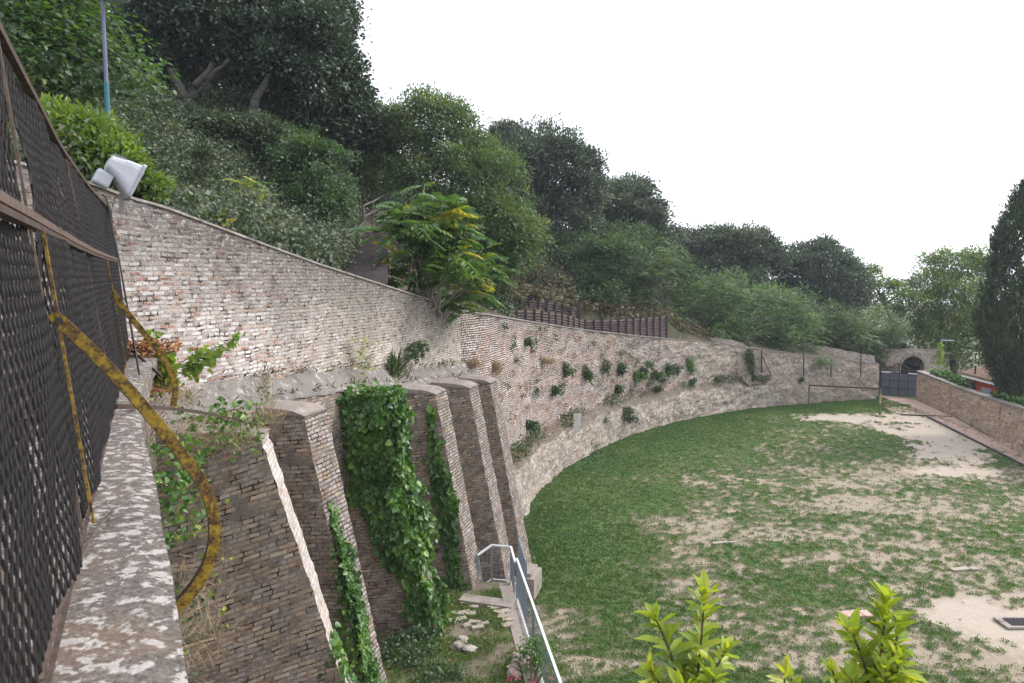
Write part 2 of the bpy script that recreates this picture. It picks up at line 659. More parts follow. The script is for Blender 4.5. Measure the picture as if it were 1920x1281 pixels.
M['ramp_brick'] = brick('ochre_ramp_brick', .1, .30,
    [(0, (.50, .38, .27)), (.25, (.58, .46, .34)), (.5, (.46, .31, .21)), (.7, (.62, .53, .42)), (.9, (.38, .22, .14))],
    mortar=(.46, .38, .29), stain=.3, white=.4, gap=.4, wob=.12)

def mk_rubble():
    m = Mat('lime_rubble')
    uv = m.uv()
    nv = m.noise(uv, 3, 4, .6, 0, True)
    w2 = m.new('VectorMath', operation='MULTIPLY_ADD')
    m.l.new(nv, w2.inputs[0])
    w2.inputs[1].default_value = (.25, .25, 0)
    m.l.new(uv, w2.inputs[2])
    v = m.mapping(w2.outputs[0], (1, 1.6, 1))
    cellc = m.voro(v, 5.5, 'F1', 'Color')
    edge = m.voro(v, 5.5, 'DISTANCE_TO_EDGE')
    cf = m.sep(cellc)[0]
    stone = m.ramp(cf, [(0, (.42, .375, .335)), (.2, (.53, .49, .45)), (.45, (.36, .31, .265)), (.6, (.58, .55, .53)), (.8, (.44, .36, .29)), (.93, (.35, .26, .2))], 'CONSTANT')
    big = m.noise(uv, .55, 6, .7)
    tanz = m.ramp(big, [(.42, 0.0), (.6, 1.0)])
    stone = m.mix(m.math('MULTIPLY', tanz, .5), stone, (.47, .40, .325))
    hole = m.ramp(m.noise(uv, 5.5, 6, .74), [(.36, 1.0), (.43, 0.0)])
    joint = m.ramp(edge, [(0.0, 1.0), (.07, 0.0)])
    c = m.mix(m.math('MULTIPLY', joint, .45), stone, (.20, .17, .15))
    c = m.mix(m.math('MULTIPLY', hole, .9), c, (.075, .063, .055))
    wm = m.ramp(m.noise(uv, 1.9, 7, .72), [(.52, 0.0), (.64, 1.0)])
    c = m.mix(m.math('MULTIPLY', wm, .5), c, (.52, .505, .50))
    fine = m.noise(uv, 30, 4, .7)
    c = m.mix(.5, c, m.ramp(fine, [(.3, .5), (.5, .95), (.7, 1.35)]), 'MULTIPLY')
    m.color(m.mix(1.0, c, (.80, .765, .735), 'MULTIPLY'))
    h = m.math('ADD', m.math('SUBTRACT', m.math('MULTIPLY', fine, .4), m.math('MULTIPLY', hole, .9)), m.math('MULTIPLY', m.math('SUBTRACT', 1.0, joint), .5))
    m.bump(h, .9, .06)
    m.rough(.95)
    return m.m
M['rubble'] = mk_rubble()

def mk_coping():
    m = Mat('lichen_concrete')
    o = m.obj()
    a = m.noise(o, 15, 6, .6, .2)
    b = m.noise(o, 48, 6, .72)
    big = m.voro(m.mapping(m.mix(.06, o, m.noise(o, 14, 4, .6, 0, True)), (1, 1, 1)), 8.5, 'F1')
    base = m.mix(m.ramp(b, [(.32, 0.0), (.68, 1.0)]), (.036, .030, .026), (.185, .162, .148))
    rust = m.ramp(m.noise(o, 2.1, 5, .6), [(.5, 0.0), (.68, 1.0)])
    base = m.mix(m.math('MULTIPLY', rust, .32), base, (.22, .13, .075))
    spots = m.ramp(m.math('ADD', m.math('MULTIPLY', a, .75), m.math('MULTIPLY', b, .32)), [(.565, 0.0), (.60, 1.0)])
    rings = m.ramp(m.math('SUBTRACT', m.math('ADD', big, m.math('MULTIPLY', b, .22)), m.math('MULTIPLY', a, .25)), [(.20, 1.0), (.25, 0.0)])
    lm = m.math('MAXIMUM', spots, m.math('MULTIPLY', rings, .9))
    lc = m.mix(m.noise(o, 60, 3, .6), (.22, .205, .19), (.50, .475, .455))
    c = m.mix(m.math('MULTIPLY', lm, .88), base, lc)
    m.color(c)
    m.bump(m.math('ADD', m.math('MULTIPLY', b, .7), m.math('MULTIPLY', m.noise(o, 120, 3, .6), .5)), .8, .012)
    m.rough(.95)
    return m.m
M['coping'] = mk_coping()

def mk_cement(name, lo, hi, warm=(.3, .25, .2), spots=.4):
    m = Mat(name)
    o = m.obj()
    a = m.noise(o, 1.7, 6, .65)
    b = m.noise(o, 22, 5, .7)
    c = m.mix(b, lo, hi)
    c = m.mix(m.math('MULTIPLY', m.ramp(a, [(.45, 0.0), (.65, 1.0)]), .6), c, warm)
    c = m.mix(m.math('MULTIPLY', m.ramp(m.noise(o, 5, 6, .72), [(.54, 0.0), (.62, 1.0)]), spots), c, (.60, .585, .57))
    c = m.mix(m.math('MULTIPLY', m.ramp(m.noise(o, 3.1, 6, .7), [(.36, 1.0), (.46, 0.0)]), .6), c, (.07, .065, .06))
    m.color(m.mix(1.0, c, (.80, .77, .74), 'MULTIPLY'))
    m.bump(b, .7, .02)
    m.rough(.95)
    return m.m
M['cement'] = mk_cement('old_cement', (.09, .085, .085), (.32, .305, .30), (.21, .19, .165), .45)
M['cap'] = mk_cement('buttress_cap_cement', (.19, .165, .155), (.40, .36, .345), (.27, .22, .2), .25)
M['ledge'] = mk_cement('dirty_ledge', (.10, .085, .07), (.25, .22, .19), (.13, .12, .085), .15)
M['plaster'] = mk_cement('pale_plaster', (.42, .41, .40), (.62, .61, .60), (.5, .47, .44), .3)
M['wallcap'] = mk_cement('wall_coping_cement', (.17, .155, .15), (.42, .39, .375), (.28, .25, .23), .4)
M['pavement'] = mk_cement('terrace_cement', (.24, .215, .20), (.42, .38, .36), (.3, .26, .23), .1)
M['stone'] = mk_cement('white_stone', (.30, .27, .235), (.50, .46, .41), (.40, .34, .26), .3)
M['redpave'] = mk_cement('pinkish_paving', (.46, .31, .265), (.60, .45, .40), (.56, .44, .38), .0)

def mk_yellow():
    m = Mat('worn_yellow_paint')
    o = m.obj()
    a = m.noise(o, 18, 6, .7)
    b = m.noise(o, 70, 4, .7)
    k = m.math('ADD', m.math('MULTIPLY', a, .65), m.math('MULTIPLY', b, .4))
    c = m.ramp(k, [(.42, (.035, .02, .014)), (.49, (.085, .047, .018)), (.56, (.22, .14, .018)), (.68, (.34, .235, .022))])
    m.color(c)
    m.rough(.55)
    m.bump(k, .4, .004)
    return m.m
M['yellow'] = mk_yellow()
M['rust'] = simple('rusty_steel', (.060, .038, .030), .75, .0, .7, 20, .4)
M['rustbar'] = simple('rail_rusty_paint', (.105, .072, .058), .7, 0, .8, 24, .3)
M['mesh'] = simple('dark_rusted_mesh', (.011, .009, .0095), .65, .0, .6, 30, 0, .22)
M['black'] = simple('black_rubber', (.012, .012, .012), .5, 0, .2, 20, 0)
M['net'] = simple('dark_green_net', (.009, .015, .012), .85, 0, .6, 30, .3)
M['grey_metal'] = simple('grey_paint_metal', (.36, .37, .41), .4, 0, .18, 9, .05, .5)
M['grey_metal2'] = simple('weathered_grey_metal', (.29, .29, .31), .5, 0, .3, 20, .05, .4)
M['glass'] = simple('lamp_glass', (.25, .27, .28), .1, 0, .05, 5, 0, .6)
M['galv'] = simple('galvanised_steel', (.62, .64, .67), .42, .1, .15, 15, .05, .5)
M['railbar'] = simple('railing_bars', (.20, .225, .26), .45, .2, .2, 15, 0, .4)
M['purple'] = simple('lilac_grey_pole', (.13, .13, .22), .5, 0, .25, 8, .05)
M['teal'] = simple('teal_pole', (.035, .135, .18), .5, 0, .25, 8, .05)
M['gate'] = simple('blue_grey_gate', (.075, .08, .105), .5, 0, .2, 4, .05, .4)
M['iron'] = simple('dark_iron', (.03, .026, .028), .6, 0, .4, 10, .1)
M['goalgreen'] = simple('green_goal_paint', (.10, .13, .075), .55, 0, .4, 10, .1)
M['goalyellow'] = simple('faded_yellow_tape', (.34, .27, .10), .6, 0, .3, 10, .1)
M['redwall'] = simple('red_plaster', (.50, .085, .05), .85, 0, .18, 2, .1)
M['whitepaint'] = simple('white_paint', (.74, .74, .74), .6, 0, .12, 5, .05)
M['window'] = simple('window_glass', (.30, .36, .38), .15, 0, .1, 3, 0, .6)
M['shutter'] = simple('grey_plaster', (.36, .36, .36), .9, 0, .2, 3, .1)
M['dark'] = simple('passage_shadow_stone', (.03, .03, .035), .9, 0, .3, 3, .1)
M['bluebottle'] = simple('pale_blue_plastic', (.42, .58, .68), .3, 0, .1, 10, 0)
M['bark'] = simple('grey_bark', (.085, .075, .065), .9, 0, .6, 9, .8)
M['barkoak'] = simple('dark_oak_bark', (.048, .042, .038), .9, 0, .6, 5, .8)
M['barkpale'] = simple('pale_bark', (.24, .22, .19), .9, 0, .5, 9, .6)
M['twig'] = simple('brown_twig', (.10, .075, .05), .85, 0, .5, 20, .4)
M['log'] = simple('silvered_logs', (.105, .075, .07), .85, 0, .6, 6, .7)
M['logpost'] = simple('dark_log_post', (.05, .04, .042), .85, 0, .4, 6, .6)
M['plank'] = simple('grey_planks', (.105, .088, .086), .85, 0, .5, 5, .5)

def mk_tiles():
    m = Mat('terracotta_tiles')
    o = m.obj()
    wv = m.new('TexWave', wave_type='BANDS', bands_direction='Y')
    m.l.new(o, wv.inputs['Vector'])
    wv.inputs['Scale'].default_value = 2.2
    wv.inputs['Distortion'].default_value = .6
    c = m.mix(m.noise(o, 6, 4, .7), (.22, .15, .115), (.48, .35, .28))
    c = m.mix(m.math('MULTIPLY', wv.outputs[1], .5), c, (.14, .09, .07))
    m.color(c)
    m.bump(wv.outputs[1], .8, .05)
    return m.m
M['tiles'] = mk_tiles()

def mk_hill():
    m = Mat('hill_earth')
    o = m.obj()
    a = m.noise(o, .6, 6, .65)
    b = m.noise(o, 7, 5, .7)
    c = m.mix(b, (.05, .042, .030), (.13, .10, .075))
    c = m.mix(m.ramp(a, [(.4, 0.0), (.6, 1.0)]), c, m.mix(b, (.03, .035, .018), (.07, .07, .035)))
    m.color(c)
    m.bump(b, .9, .1)
    m.rough(.95)
    return m.m
M['hill'] = mk_hill()
M['earthbank'] = mk_cement('bare_earth', (.17, .13, .105), (.34, .28, .24), (.22, .18, .14), .2)
M['farground'] = simple('far_fields', (.13, .14, .09), .95, 0, .4, .05, 0)

def mk_lawn():
    m = Mat('worn_lawn')
    o = m.obj()
    a = m.new('Attribute', attribute_name='grass', attribute_type='GEOMETRY')
    g = a.outputs['Fac']
    s = m.new('Attribute', attribute_name='sand', attribute_type='GEOMETRY')
    n1 = m.noise(o, 3.0, 5, .7)
    n2 = m.noise(o, 14, 4, .7)
    k = m.math('ADD', g, m.math('ADD', m.math('MULTIPLY', m.math('SUBTRACT', n1, .5), .35), m.math('MULTIPLY', m.math('SUBTRACT', n2, .5), .9)))
    gm = m.ramp(k, [(.36, 0.0), (.66, 1.0)])
    soil = m.mix(m.noise(o, 9, 5, .7), (.18, .145, .108), (.34, .285, .222))
    soil = m.mix(s.outputs['Fac'], soil, m.mix(n1, (.31, .262, .215), (.41, .352, .295)))
    soil = m.mix(m.math('MULTIPLY', m.ramp(m.noise(o, 30, 3, .7), [(.55, 0.0), (.66, 1.0)]), .5), soil, (.16, .13, .095))
    gr = m.mix(n2, (.044, .082, .024), (.105, .155, .048))
    gr = m.mix(m.ramp(g, [(.68, 0.0), (.98, .85)]), gr, m.mix(n2, (.022, .056, .020), (.052, .110, .036)))
    gr = m.mix(m.ramp(m.noise(o, .35, 4, .6), [(.42, 0.0), (.68, .4)]), gr, (.095, .125, .04))
    m.color(m.mix(gm, soil, gr))
    m.bump(m.math('ADD', m.math('MULTIPLY', gm, 1.0), m.math('MULTIPLY', n2, .6)), .9, .06)
    m.rough(.95)
    return m.m
M['lawn'] = mk_lawn()

# foliage: real leaf colours, tone 0..1 per leaf; crown tone adds painted top light
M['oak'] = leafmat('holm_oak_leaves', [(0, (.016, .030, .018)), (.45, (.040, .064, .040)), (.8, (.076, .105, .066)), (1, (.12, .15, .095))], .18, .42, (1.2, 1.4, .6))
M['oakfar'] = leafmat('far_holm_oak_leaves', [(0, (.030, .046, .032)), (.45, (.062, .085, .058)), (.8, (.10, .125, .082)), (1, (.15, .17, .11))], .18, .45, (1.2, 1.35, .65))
M['broad'] = leafmat('broad_green_leaves', [(0, (.022, .052, .016)), (.5, (.045, .095, .028)), (.85, (.085, .15, .035)), (1, (.17, .21, .05))], .4, .45)
M['bay'] = leafmat('bay_leaves', [(0, (.040, .082, .018)), (.5, (.085, .15, .03)), (.85, (.15, .22, .042)), (1, (.25, .26, .06))], .4, .42)
M['ivybank'] = leafmat('bank_ivy_leaves', [(0, (.020, .036, .020)), (.45, (.044, .070, .036)), (.8, (.075, .10, .052)), (1, (.15, .145, .085))], .25, .5, (1.3, 1.35, .6))
M['bush'] = leafmat('bush_leaves', [(0, (.018, .044, .018)), (.5, (.042, .085, .036)), (.85, (.078, .132, .054)), (1, (.12, .16, .06))], .3, .5)
M['ailanthus'] = leafmat('ailanthus_leaflets', [(0, (.028, .070, .022)), (.5, (.068, .135, .038)), (.78, (.13, .20, .045)), (.9, (.30, .30, .035)), (1, (.52, .42, .035))], .4, .45)
M['robinia'] = leafmat('robinia_leaflets', [(0, (.030, .064, .028)), (.5, (.076, .125, .054)), (.82, (.13, .18, .070)), (1, (.23, .23, .085))], .38, .5)
M['feather'] = leafmat('feathery_leaflets', [(0, (.036, .076, .036)), (.5, (.084, .150, .070)), (.85, (.145, .22, .098)), (1, (.24, .29, .12))], .38, .5)
M['walnut'] = leafmat('walnut_leaves', [(0, (.034, .068, .016)), (.5, (.075, .13, .028)), (.85, (.14, .20, .04)), (1, (.28, .25, .06))], .45, .5)
M['cypress'] = leafmat('cypress_sprays', [(0, (.018, .033, .016)), (.5, (.036, .060, .026)), (.85, (.06, .09, .036)), (1, (.1, .13, .05))], .1, .6)
M['ivy'] = leafmat('ivy_leaves', [(0, (.018, .055, .013)), (.4, (.05, .125, .024)), (.75, (.11, .21, .038)), (1, (.21, .31, .06))], .3, .38)
M['laurel'] = leafmat('young_laurel_leaves', [(0, (.10, .16, .02)), (.4, (.21, .30, .03)), (.8, (.34, .42, .045)), (1, (.46, .48, .08))], .45, .35, (1.3, 1.25, .5), .45)
M['caper'] = leafmat('wall_shrub_leaves', [(0, (.028, .055, .026)), (.5, (.058, .095, .044)), (1, (.13, .16, .075))], .3, .5)
M['dry'] = leafmat('dry_stalks', [(0, (.13, .095, .055)), (.5, (.30, .23, .145)), (1, (.50, .41, .28))], .25, .7, (1.1, 1.0, .7))
M['brush'] = leafmat('dry_brush', [(0, (.05, .045, .025)), (.5, (.13, .105, .06)), (.85, (.10, .12, .05)), (1, (.28, .22, .14))], .25, .7, (1.1, 1.0, .7))
M['deadleaf'] = leafmat('dead_leaves', [(0, (.11, .055, .03)), (.5, (.28, .125, .055)), (1, (.46, .25, .11))], .3, .6, (1.2, .9, .5))
M['vine'] = leafmat('vine_leaves', [(0, (.06, .12, .02)), (.5, (.15, .24, .04)), (1, (.38, .40, .06))], .45, .45)
M['grass'] = leafmat('grass_blades', [(0, (.026, .066, .018)), (.45, (.075, .140, .036)), (.8, (.14, .20, .06)), (1, (.27, .25, .12))], .3, .6)
M['pink'] = leafmat('pink_petals', [(0, (.5, .05, .15)), (1, (.75, .2, .3))], .3, .5, (1.2, .8, .8))

# ------------------------------------------------------------------ the lines of the place (plan)
WL0, WD = np.array((-5.2, 10.3)), np.array((.28, .96))
BASE_PX = [(985, 970), (1010, 920), (1060, 880), (1120, 845), (1200, 811), (1300, 785), (1400, 768), (1450, 763), (1550, 755), (1645, 748)]
B = [np.array((on(px, py).x, on(px, py).y)) for px, py in BASE_PX]
Bs = resample([np.array((-.55, 23.4))] + B, .3)
Bn = lnormals(Bs)
END_OFF = 8.0
blen = [0.0]
for i in range(1, len(Bs)):
    blen.append(blen[-1] + float(np.linalg.norm(Bs[i] - Bs[i - 1])))
i1440 = min(range(len(Bs)), key=lambda i: abs(proj((Bs[i][0], Bs[i][1], .8))[0] - 1442))
off = [0.55 if i <= i1440 else 0.0 for i in range(len(Bs))]
for i in range(i1440 - 8, i1440 + 1):
    off[i] = .55 * (i1440 - i) / 8 if i > i1440 - 8 else .55
Wc = [Bs[i] + Bn[i] * off[i] for i in range(len(Bs))]        # wall face above the plinth
Wc = [p for p in Wc if p[1] > 23.6]
Wu = [WL0 + WD * t for t in np.arange(-2.6, 13.3, .3)]       # straight upper wall
CORNER = Wu[-1]
Wc = resample([CORNER + np.array((-.12, .02))] + Wc[2::4], .3)
TOP_PX = [(0, 300), (120, 330), (180, 350), (240, 373), (300, 388), (400, 425), (500, 462), (600, 498), (700, 530), (800, 562), (860, 583), (920, 592), (1000, 605),
          (1100, 620), (1200, 631), (1300, 640), (1400, 652), (1500, 665), (1650, 683), (1700, 690)]

def ztop(p):
    z = 8.0
    for _ in range(6):
        px, _y = proj((p[0], p[1], z))
        z = at(px, interp(px, TOP_PX), p[1]).z
    return z

ZL = [(8.0, 7.15), (9.5, 7.12), (12.2, 7.0), (15.8, 6.72), (19.5, 6.3), (21.5, 6.12), (23.5, 6.0)]

def wall_strip(name, pts, zt, zb, thick, mat, parent, rows=14, jit=.0, s0=0.0, capends=True):
    """a wall following pts: front grid (lawn side), back, top and ends, with a 'drop' attribute = depth below the top"""
    n = len(pts)
    nr = lnormals(pts)
    ss = [s0]
    for i in range(1, n):
        ss.append(ss[-1] + float(np.linalg.norm(pts[i] - pts[i - 1])))
    V, Fc, UV, DR = [], [], [], []
    for i in range(n):
        for j in range(rows + 1):
            t = j / rows
            z = zb[i] + (zt[i] - zb[i]) * t
            d = jit * (fbm(ss[i] * 1.1, z * 1.4, 3.3, 3) * 1.3 + .6 * nz(ss[i] * 4, z * 4, 1.1)) if jit and j < rows else 0
            V.append((pts[i][0] - nr[i][0] * d, pts[i][1] - nr[i][1] * d, z))
            UV.append((ss[i], z))
            DR.append(zt[i] - z)
    k = rows + 1
    for i in range(n - 1):
        for j in range(rows):
            Fc.append((i * k + j, (i + 1) * k + j, (i + 1) * k + j + 1, i * k + j + 1))
    b0 = len(V)
    for i in range(n):
        q = pts[i] + nr[i] * thick
        V += [(q[0], q[1], zt[i]), (q[0], q[1], zb[i])]
        UV += [(ss[i], zt[i] + thick), (ss[i], zb[i])]
        DR += [0, zt[i] - zb[i]]
    for i in range(n - 1):
        Fc.append((i * k + rows, (i + 1) * k + rows, b0 + (i + 1) * 2, b0 + i * 2))
        Fc.append((b0 + i * 2, b0 + (i + 1) * 2, b0 + (i + 1) * 2 + 1, b0 + i * 2 + 1))
    for e in ((0, n - 1) if capends else ()):
        c0 = len(V)
        p, q = pts[e], pts[e] + nr[e] * thick
        for (pp, zz) in ((p, zb[e]), (q, zb[e]), (q, zt[e]), (p, zt[e])):
            V.append((pp[0], pp[1], zz))
            UV.append((ss[e] + (thick if pp is q else 0), zz))
            DR.append(zt[e] - zz)
        Fc.append((c0, c0 + 1, c0 + 2, c0 + 3) if e else (c0 + 3, c0 + 2, c0 + 1, c0))
    me = bpy.data.meshes.new(name)
    me.from_pydata(V, [], Fc)
    ul = me.uv_layers.new(name='UVMap')
    ul.data.foreach_set('uv', [c for f in Fc for v in f for c in UV[v]])
    a = me.attributes.new('drop', 'FLOAT', 'POINT')
    a.data.foreach_set('value', DR)
    me.update()
    return link(name, me, mat, parent)

def strip_cap(mb, pts, zs, nr, d0, d1, th):
    """coping: a slab from offset d0 to d1 along the left normals"""
    P = [(Vector((p[0] + n[0] * d0, p[1] + n[1] * d0, z)), Vector((p[0] + n[0] * d1, p[1] + n[1] * d1, z))) for p, n, z in zip(pts, nr, zs)]
    up = Vector((0, 0, th))
    for i in range(len(P) - 1):
        a, b = P[i]
        c, d = P[i + 1]
        mb.face([a + up, c + up, d + up, b + up])
        mb.face([a, c, c + up, a + up])
        mb.face([d, b, b + up, d + up])
        mb.face([c, a, b, d])
    a, b = P[0]
    mb.face([b, a, a + up, b + up])
    a, b = P[-1]
    mb.face([a, b, b + up, a + up])

# ------------------------------------------------------------------ the long upper wall and the curved wall
up_w = thing('brick_wall', 'long straight lime-whitened brick wall with sloping top, behind the floodlight', 'wall', (WL0[0], WL0[1], 0))
ztu = [ztop(p) for p in Wu]
zlu = [interp(p[1], ZL) for p in Wu]
wall_strip('wall_face', Wu, ztu, [z - .1 for z in zlu], .5, M['wall_old'], up_w, 16, .015)
m = MB()
strip_cap(m, Wu, ztu, lnormals(Wu), -.03, .54, .035)
m.build('coping', M['wallcap'], up_w)

cv = thing('curved_wall', 'curved old brick wall patched with lime and weeds, enclosing the lawn', 'wall', (Wc[0][0], Wc[0][1], 0))
ztc = [ztop(p) for p in Wc]
ztc = [ztu[-1] - .02 if i == 0 else z for i, z in enumerate(ztc)]
cwf = wall_strip('wall_face', Wc, ztc, [-.1] * len(Wc), .5, M['wall_curve'], cv, 40, .07, 20.0)
cwf.data.materials.append(M['rubble'])                       # towards the gate the facing is rubble
for f in cwf.data.polygons:
    c_ = f.center
    if proj(c_)[0] + 45 * fbm(c_.x * .8, c_.z * .9, 6.1) + 12 * (c_.z - 3) > 1270: f.material_index = 1
m = MB()
strip_cap(m, Wc, ztc, lnormals(Wc), -.04, .54, .05)
m.build('coping', M['wallcap'], cv)

# rubble plinth along the foot of the curved wall, with a ragged sloping top
def mk_plinth():
    n = i1440 + 1
    V, Fc, UV = [], [], []
    rows = 12
    for i in range(n):
        s = blen[i]
        h = 1.72 + .22 * fbm(s * .5, 4.2) + .1 * nz(s * 2.3, 8.8)
        h *= .9 if i > n - 10 else 1
        h += max(0, (6 - s) * .12)
        for j in range(rows + 4):
            if j <= rows:
                z = -.1 + (h + .1) * j / rows
                d = .13 * fbm(s * 1.2, z * 1.5, 5.5, 4) + .08 * nz(s * 3.4, z * 3.4, 2.2) + .07 * (z / h) ** 2
                if j == 0: d -= .06
            else:
                k = (j - rows) / 3
                z = h + (.45 + .15 * nz(s * .8, 1.1)) * k ** 1.2 + .05 * nz(s * 3, k * 3, 7)
                d = .07 + k * .62
            V.append((Bs[i][0] + Bn[i][0] * d, Bs[i][1] + Bn[i][1] * d, z))
            UV.append((s, z + (0 if j <= rows else d)))
    k = rows + 4
    for i in range(n - 1):
        for j in range(k - 1):
            Fc.append((i * k + j, (i + 1) * k + j, (i + 1) * k + j + 1, i * k + j + 1))
    e = (n - 1) * k
    w_ = len(V)
    q = Bs[n - 1] + Bn[n - 1] * .7
    V += [(q[0], q[1], -.1)]
    UV += [(blen[n - 1] + .7, -.1)]
    Fc.append(tuple(e + j for j in range(k)) [::-1] + (w_,))
    me = bpy.data.meshes.new('plinth')
    me.from_pydata(V, [], Fc)
    ul = me.uv_layers.new(name='UVMap')
    ul.data.foreach_set('uv', [c for f in Fc for v in f for c in UV[v]])
    me.update()
    po = link('plinth', me, M['rubble'], cv)
    me.materials.append(M['ledge'])
    for f in me.polygons:
        js = [v % k for v in f.vertices]
        if len(js) == 4 and min(js) >= rows: f.material_index = 1
    return po
mk_plinth()

# retaining wall under the ledge, with its cement skirt
rt = thing('retaining_wall', 'tan brick retaining wall in shade behind the row of buttresses', 'wall', (WL0[0], WL0[1], 0))
WR = [WL0 + WD * t + np.array((.96, -.28)) * .38 for t in np.arange(-1.0, 14.2, .4)]
zr = [interp(p[1], ZL) - .06 for p in WR]
wall_strip('wall_face', WR, zr, [0.0] * len(WR), .3, M['buttress'], rt, 10, .02, 3.0)
m = MB()
WRf = [WR[0] + (WR[-1] - WR[0]) * t for t in np.linspace(0, 1, 110)]
PR = [(.03, -.05), (.02, .0), (-.07, .05), (-.15, .10), (-.23, .17), (-.31, .26), (-.385, .36)]
def skp(p, k):
    f, h = PR[k]
    y = p[1]
    zz = interp(y, ZL) - .06 + h + .035 * fbm(y * 1.7, f * 6, 2.0) + .03 * nz(y * 5, f * 14)
    if k == 6: zz += .09 * nz(y * 1.3, 5) + .05 * nz(y * 4, 2)
    d = f + (.03 * nz(y * 4, f * 12, 6) if k < 6 else 0)
    return Vector((p[0] + .96 * d, p[1] - .28 * d, zz))
for i in range(len(WRf) - 1):
    for k in range(len(PR) - 1):
        m.face([skp(WRf[i], k), skp(WRf[i + 1], k), skp(WRf[i + 1], k + 1), skp(WRf[i], k + 1)])
m.build('cement_skirt', M['cement'], rt, smooth=True, merge=True)
# patch of pale plaster low between the second and the ivy buttress
pp = at(648, 885, 14.6)
m = MB()
wpl = WL0 + WD * 4.05 + np.array((.96, -.28)) * .42
m.box((wpl[0], wpl[1], 4.55), (.9, .05, 1.3), (Vector((.28, .96, 0)), Vector((.96, -.28, 0)), Vector((0, 0, 1))))
m.build('plaster_patch', M['plaster'], rt)

# ------------------------------------------------------------------ buttresses
def fin(name, label, tip, rdir, zc, L, th, bat, zb, edge_mat, seed, tilt=.2):
    """a battered fin: tip = plan point of the middle of its outer top edge"""
    tip = np.array(tip)
    rd = np.array(rdir) / np.linalg.norm(rdir)
    td = np.array((-rd[1], rd[0]))        # away from the camera
    root = thing('buttress', label, 'buttress', (tip[0] + rd[0] * bat * (zc - zb) / 2, tip[1] + rd[1] * bat * (zc - zb) / 2, zb), 'buttresses in a row along the retaining wall')
    N = 70
    prof = []
    for i in range(N + 1):
        z = zc - (zc - zb) * i / N
        r = bat * (zc - z)
        j = .024 * nz(z * 5.2, seed * 3.3) + .020 * nz(z * 13, seed) + (.02 * nz(z * 21, seed * 2) if seed == 1 else 0) - (.03 if i == 0 else 0)
        prof.append((r + j, z))
    def P(r, t, z):
        return Vector((tip[0] + rd[0] * r + td[0] * t, tip[1] + rd[1] * r + td[1] * t, z))
    a = MB()
    for sgn in (-1, 1):
        for i in range(N):
            (r0, z0), (r1, z1) = prof[i], prof[i + 1]
            jt = .010 * nz(i * 1.7, seed * 5 + sgn)
            q = [P(-L, sgn * th / 2, z0), P(-L, sgn * th / 2, z1), P(r1, sgn * th / 2, z1), P(r0, sgn * th / 2, z0)]
            uv = [(-L, z0 + tilt * L), (-L, z1 + tilt * L), (r1, z1 - tilt * r1), (r0, z0 - tilt * r0)]
            if sgn > 0:
                q, uv = q[::-1], uv[::-1]
            a.face(q, uv)
    a.face([P(-L, -th / 2, zc), P(prof[0][0], -th / 2, zc), P(prof[0][0], th / 2, zc), P(-L, th / 2, zc)])
    a.build('brick_side', M['buttress'], root)
    e = MB()
    for i in range(N):
        (r0, z0), (r1, z1) = prof[i], prof[i + 1]
        e.face([P(r0, -th / 2, z0), P(r1, -th / 2, z1), P(r1, th / 2, z1), P(r0, th / 2, z0)],
               [(-th / 2, z0), (-th / 2, z1), (th / 2, z1), (th / 2, z0)])
    e.build('sloping_face', edge_mat, root)
    c = MB()
    rows = 7
    for i in range(rows):
        r0, r1 = -L + (L + .05) * i / rows, -L + (L + .05) * (i + 1) / rows
        def zz(r, t):
            return zc + .10 - .09 * max(0, (r + .28) / .33) ** 2 + .05 * max(0, -r / L) + .012 * nz(r * 4, t * 4, seed) - .10 * (abs(t) / (th / 2)) ** 4 * .4
        ts = [-th / 2 - .03, -th / 4, 0, th / 4, th / 2 + .03]
        for k in range(4):
            c.face([P(r0, ts[k], zz(r0, ts[k])), P(r1, ts[k], zz(r1, ts[k])), P(r1, ts[k + 1], zz(r1, ts[k + 1])), P(r0, ts[k + 1], zz(r0, ts[k + 1]))])
        for t, fl in ((ts[0], 0), (ts[4], 1)):
            q = [P(r0, t, zc - .03), P(r1, t, zc - .03), P(r1, t, zz(r1, t)), P(r0, t, zz(r0, t))]
            c.face(q[::-1] if fl else q)
    for k in range(4):
        t0, t1 = ts[k], ts[k + 1]
        c.face([P(.05, t0, zc - .03), P(.05, t1, zc - .03), P(.05, t1, zz(.05, t1)), P(.05, t0, zz(.05, t0))])
    c.build('cap', M['cap'], root)
    return dict(root=root, P=P, tip=tip, rd=rd, td=td, zc=zc, L=L, th=th, bat=bat, zb=zb)

RN = np.array((.96, -.28))
TZ = 1.75                                                     # terrace level
def finat(px, py, Y, **k):
    p = at(px, py, Y)
    return (p.x, p.y), p.z
FIN = {}
t1, z1 = finat(494, 808, 9.75)
FIN[1] = fin('buttress', 'nearest buttress, tan brick with a bright ragged edge and dry weeds on top', t1, (.985, .17), z1, 1.75, .55, .285, TZ - .3, M['bright_edge'], 1, .28)
t2, z2 = finat(590, 770, 12.35)
FIN[2] = fin('buttress', 'second buttress with pale patchy sloping face, thin ivy climbing its foot', t2, RN, z2, 1.45, .70, .225, TZ - .2, M['buttress_edge'], 2, .12)
t3, z3 = finat(724, 743, 15.1)
FIN[3] = fin('buttress', 'third buttress, almost wholly smothered by thick green ivy', t3, RN, z3, 1.35, .56, .20, TZ - .1, M['buttress_edge'], 3)
t4, z4 = finat(826, 733, 17.4)
FIN[4] = fin('buttress', 'fourth buttress, ending on the terrace, with a thin ivy strand on its side', t4, RN, z4, 1.4, .70, .20, TZ - .1, M['buttress_edge'], 4)
t5, z5 = finat(887, 722, 19.5)
FIN[5] = fin('buttress', 'fifth buttress, bare brick, standing behind the landing rail', t5, RN, z5, 1.4, .70, .20, 0, M['buttress_edge'], 5)
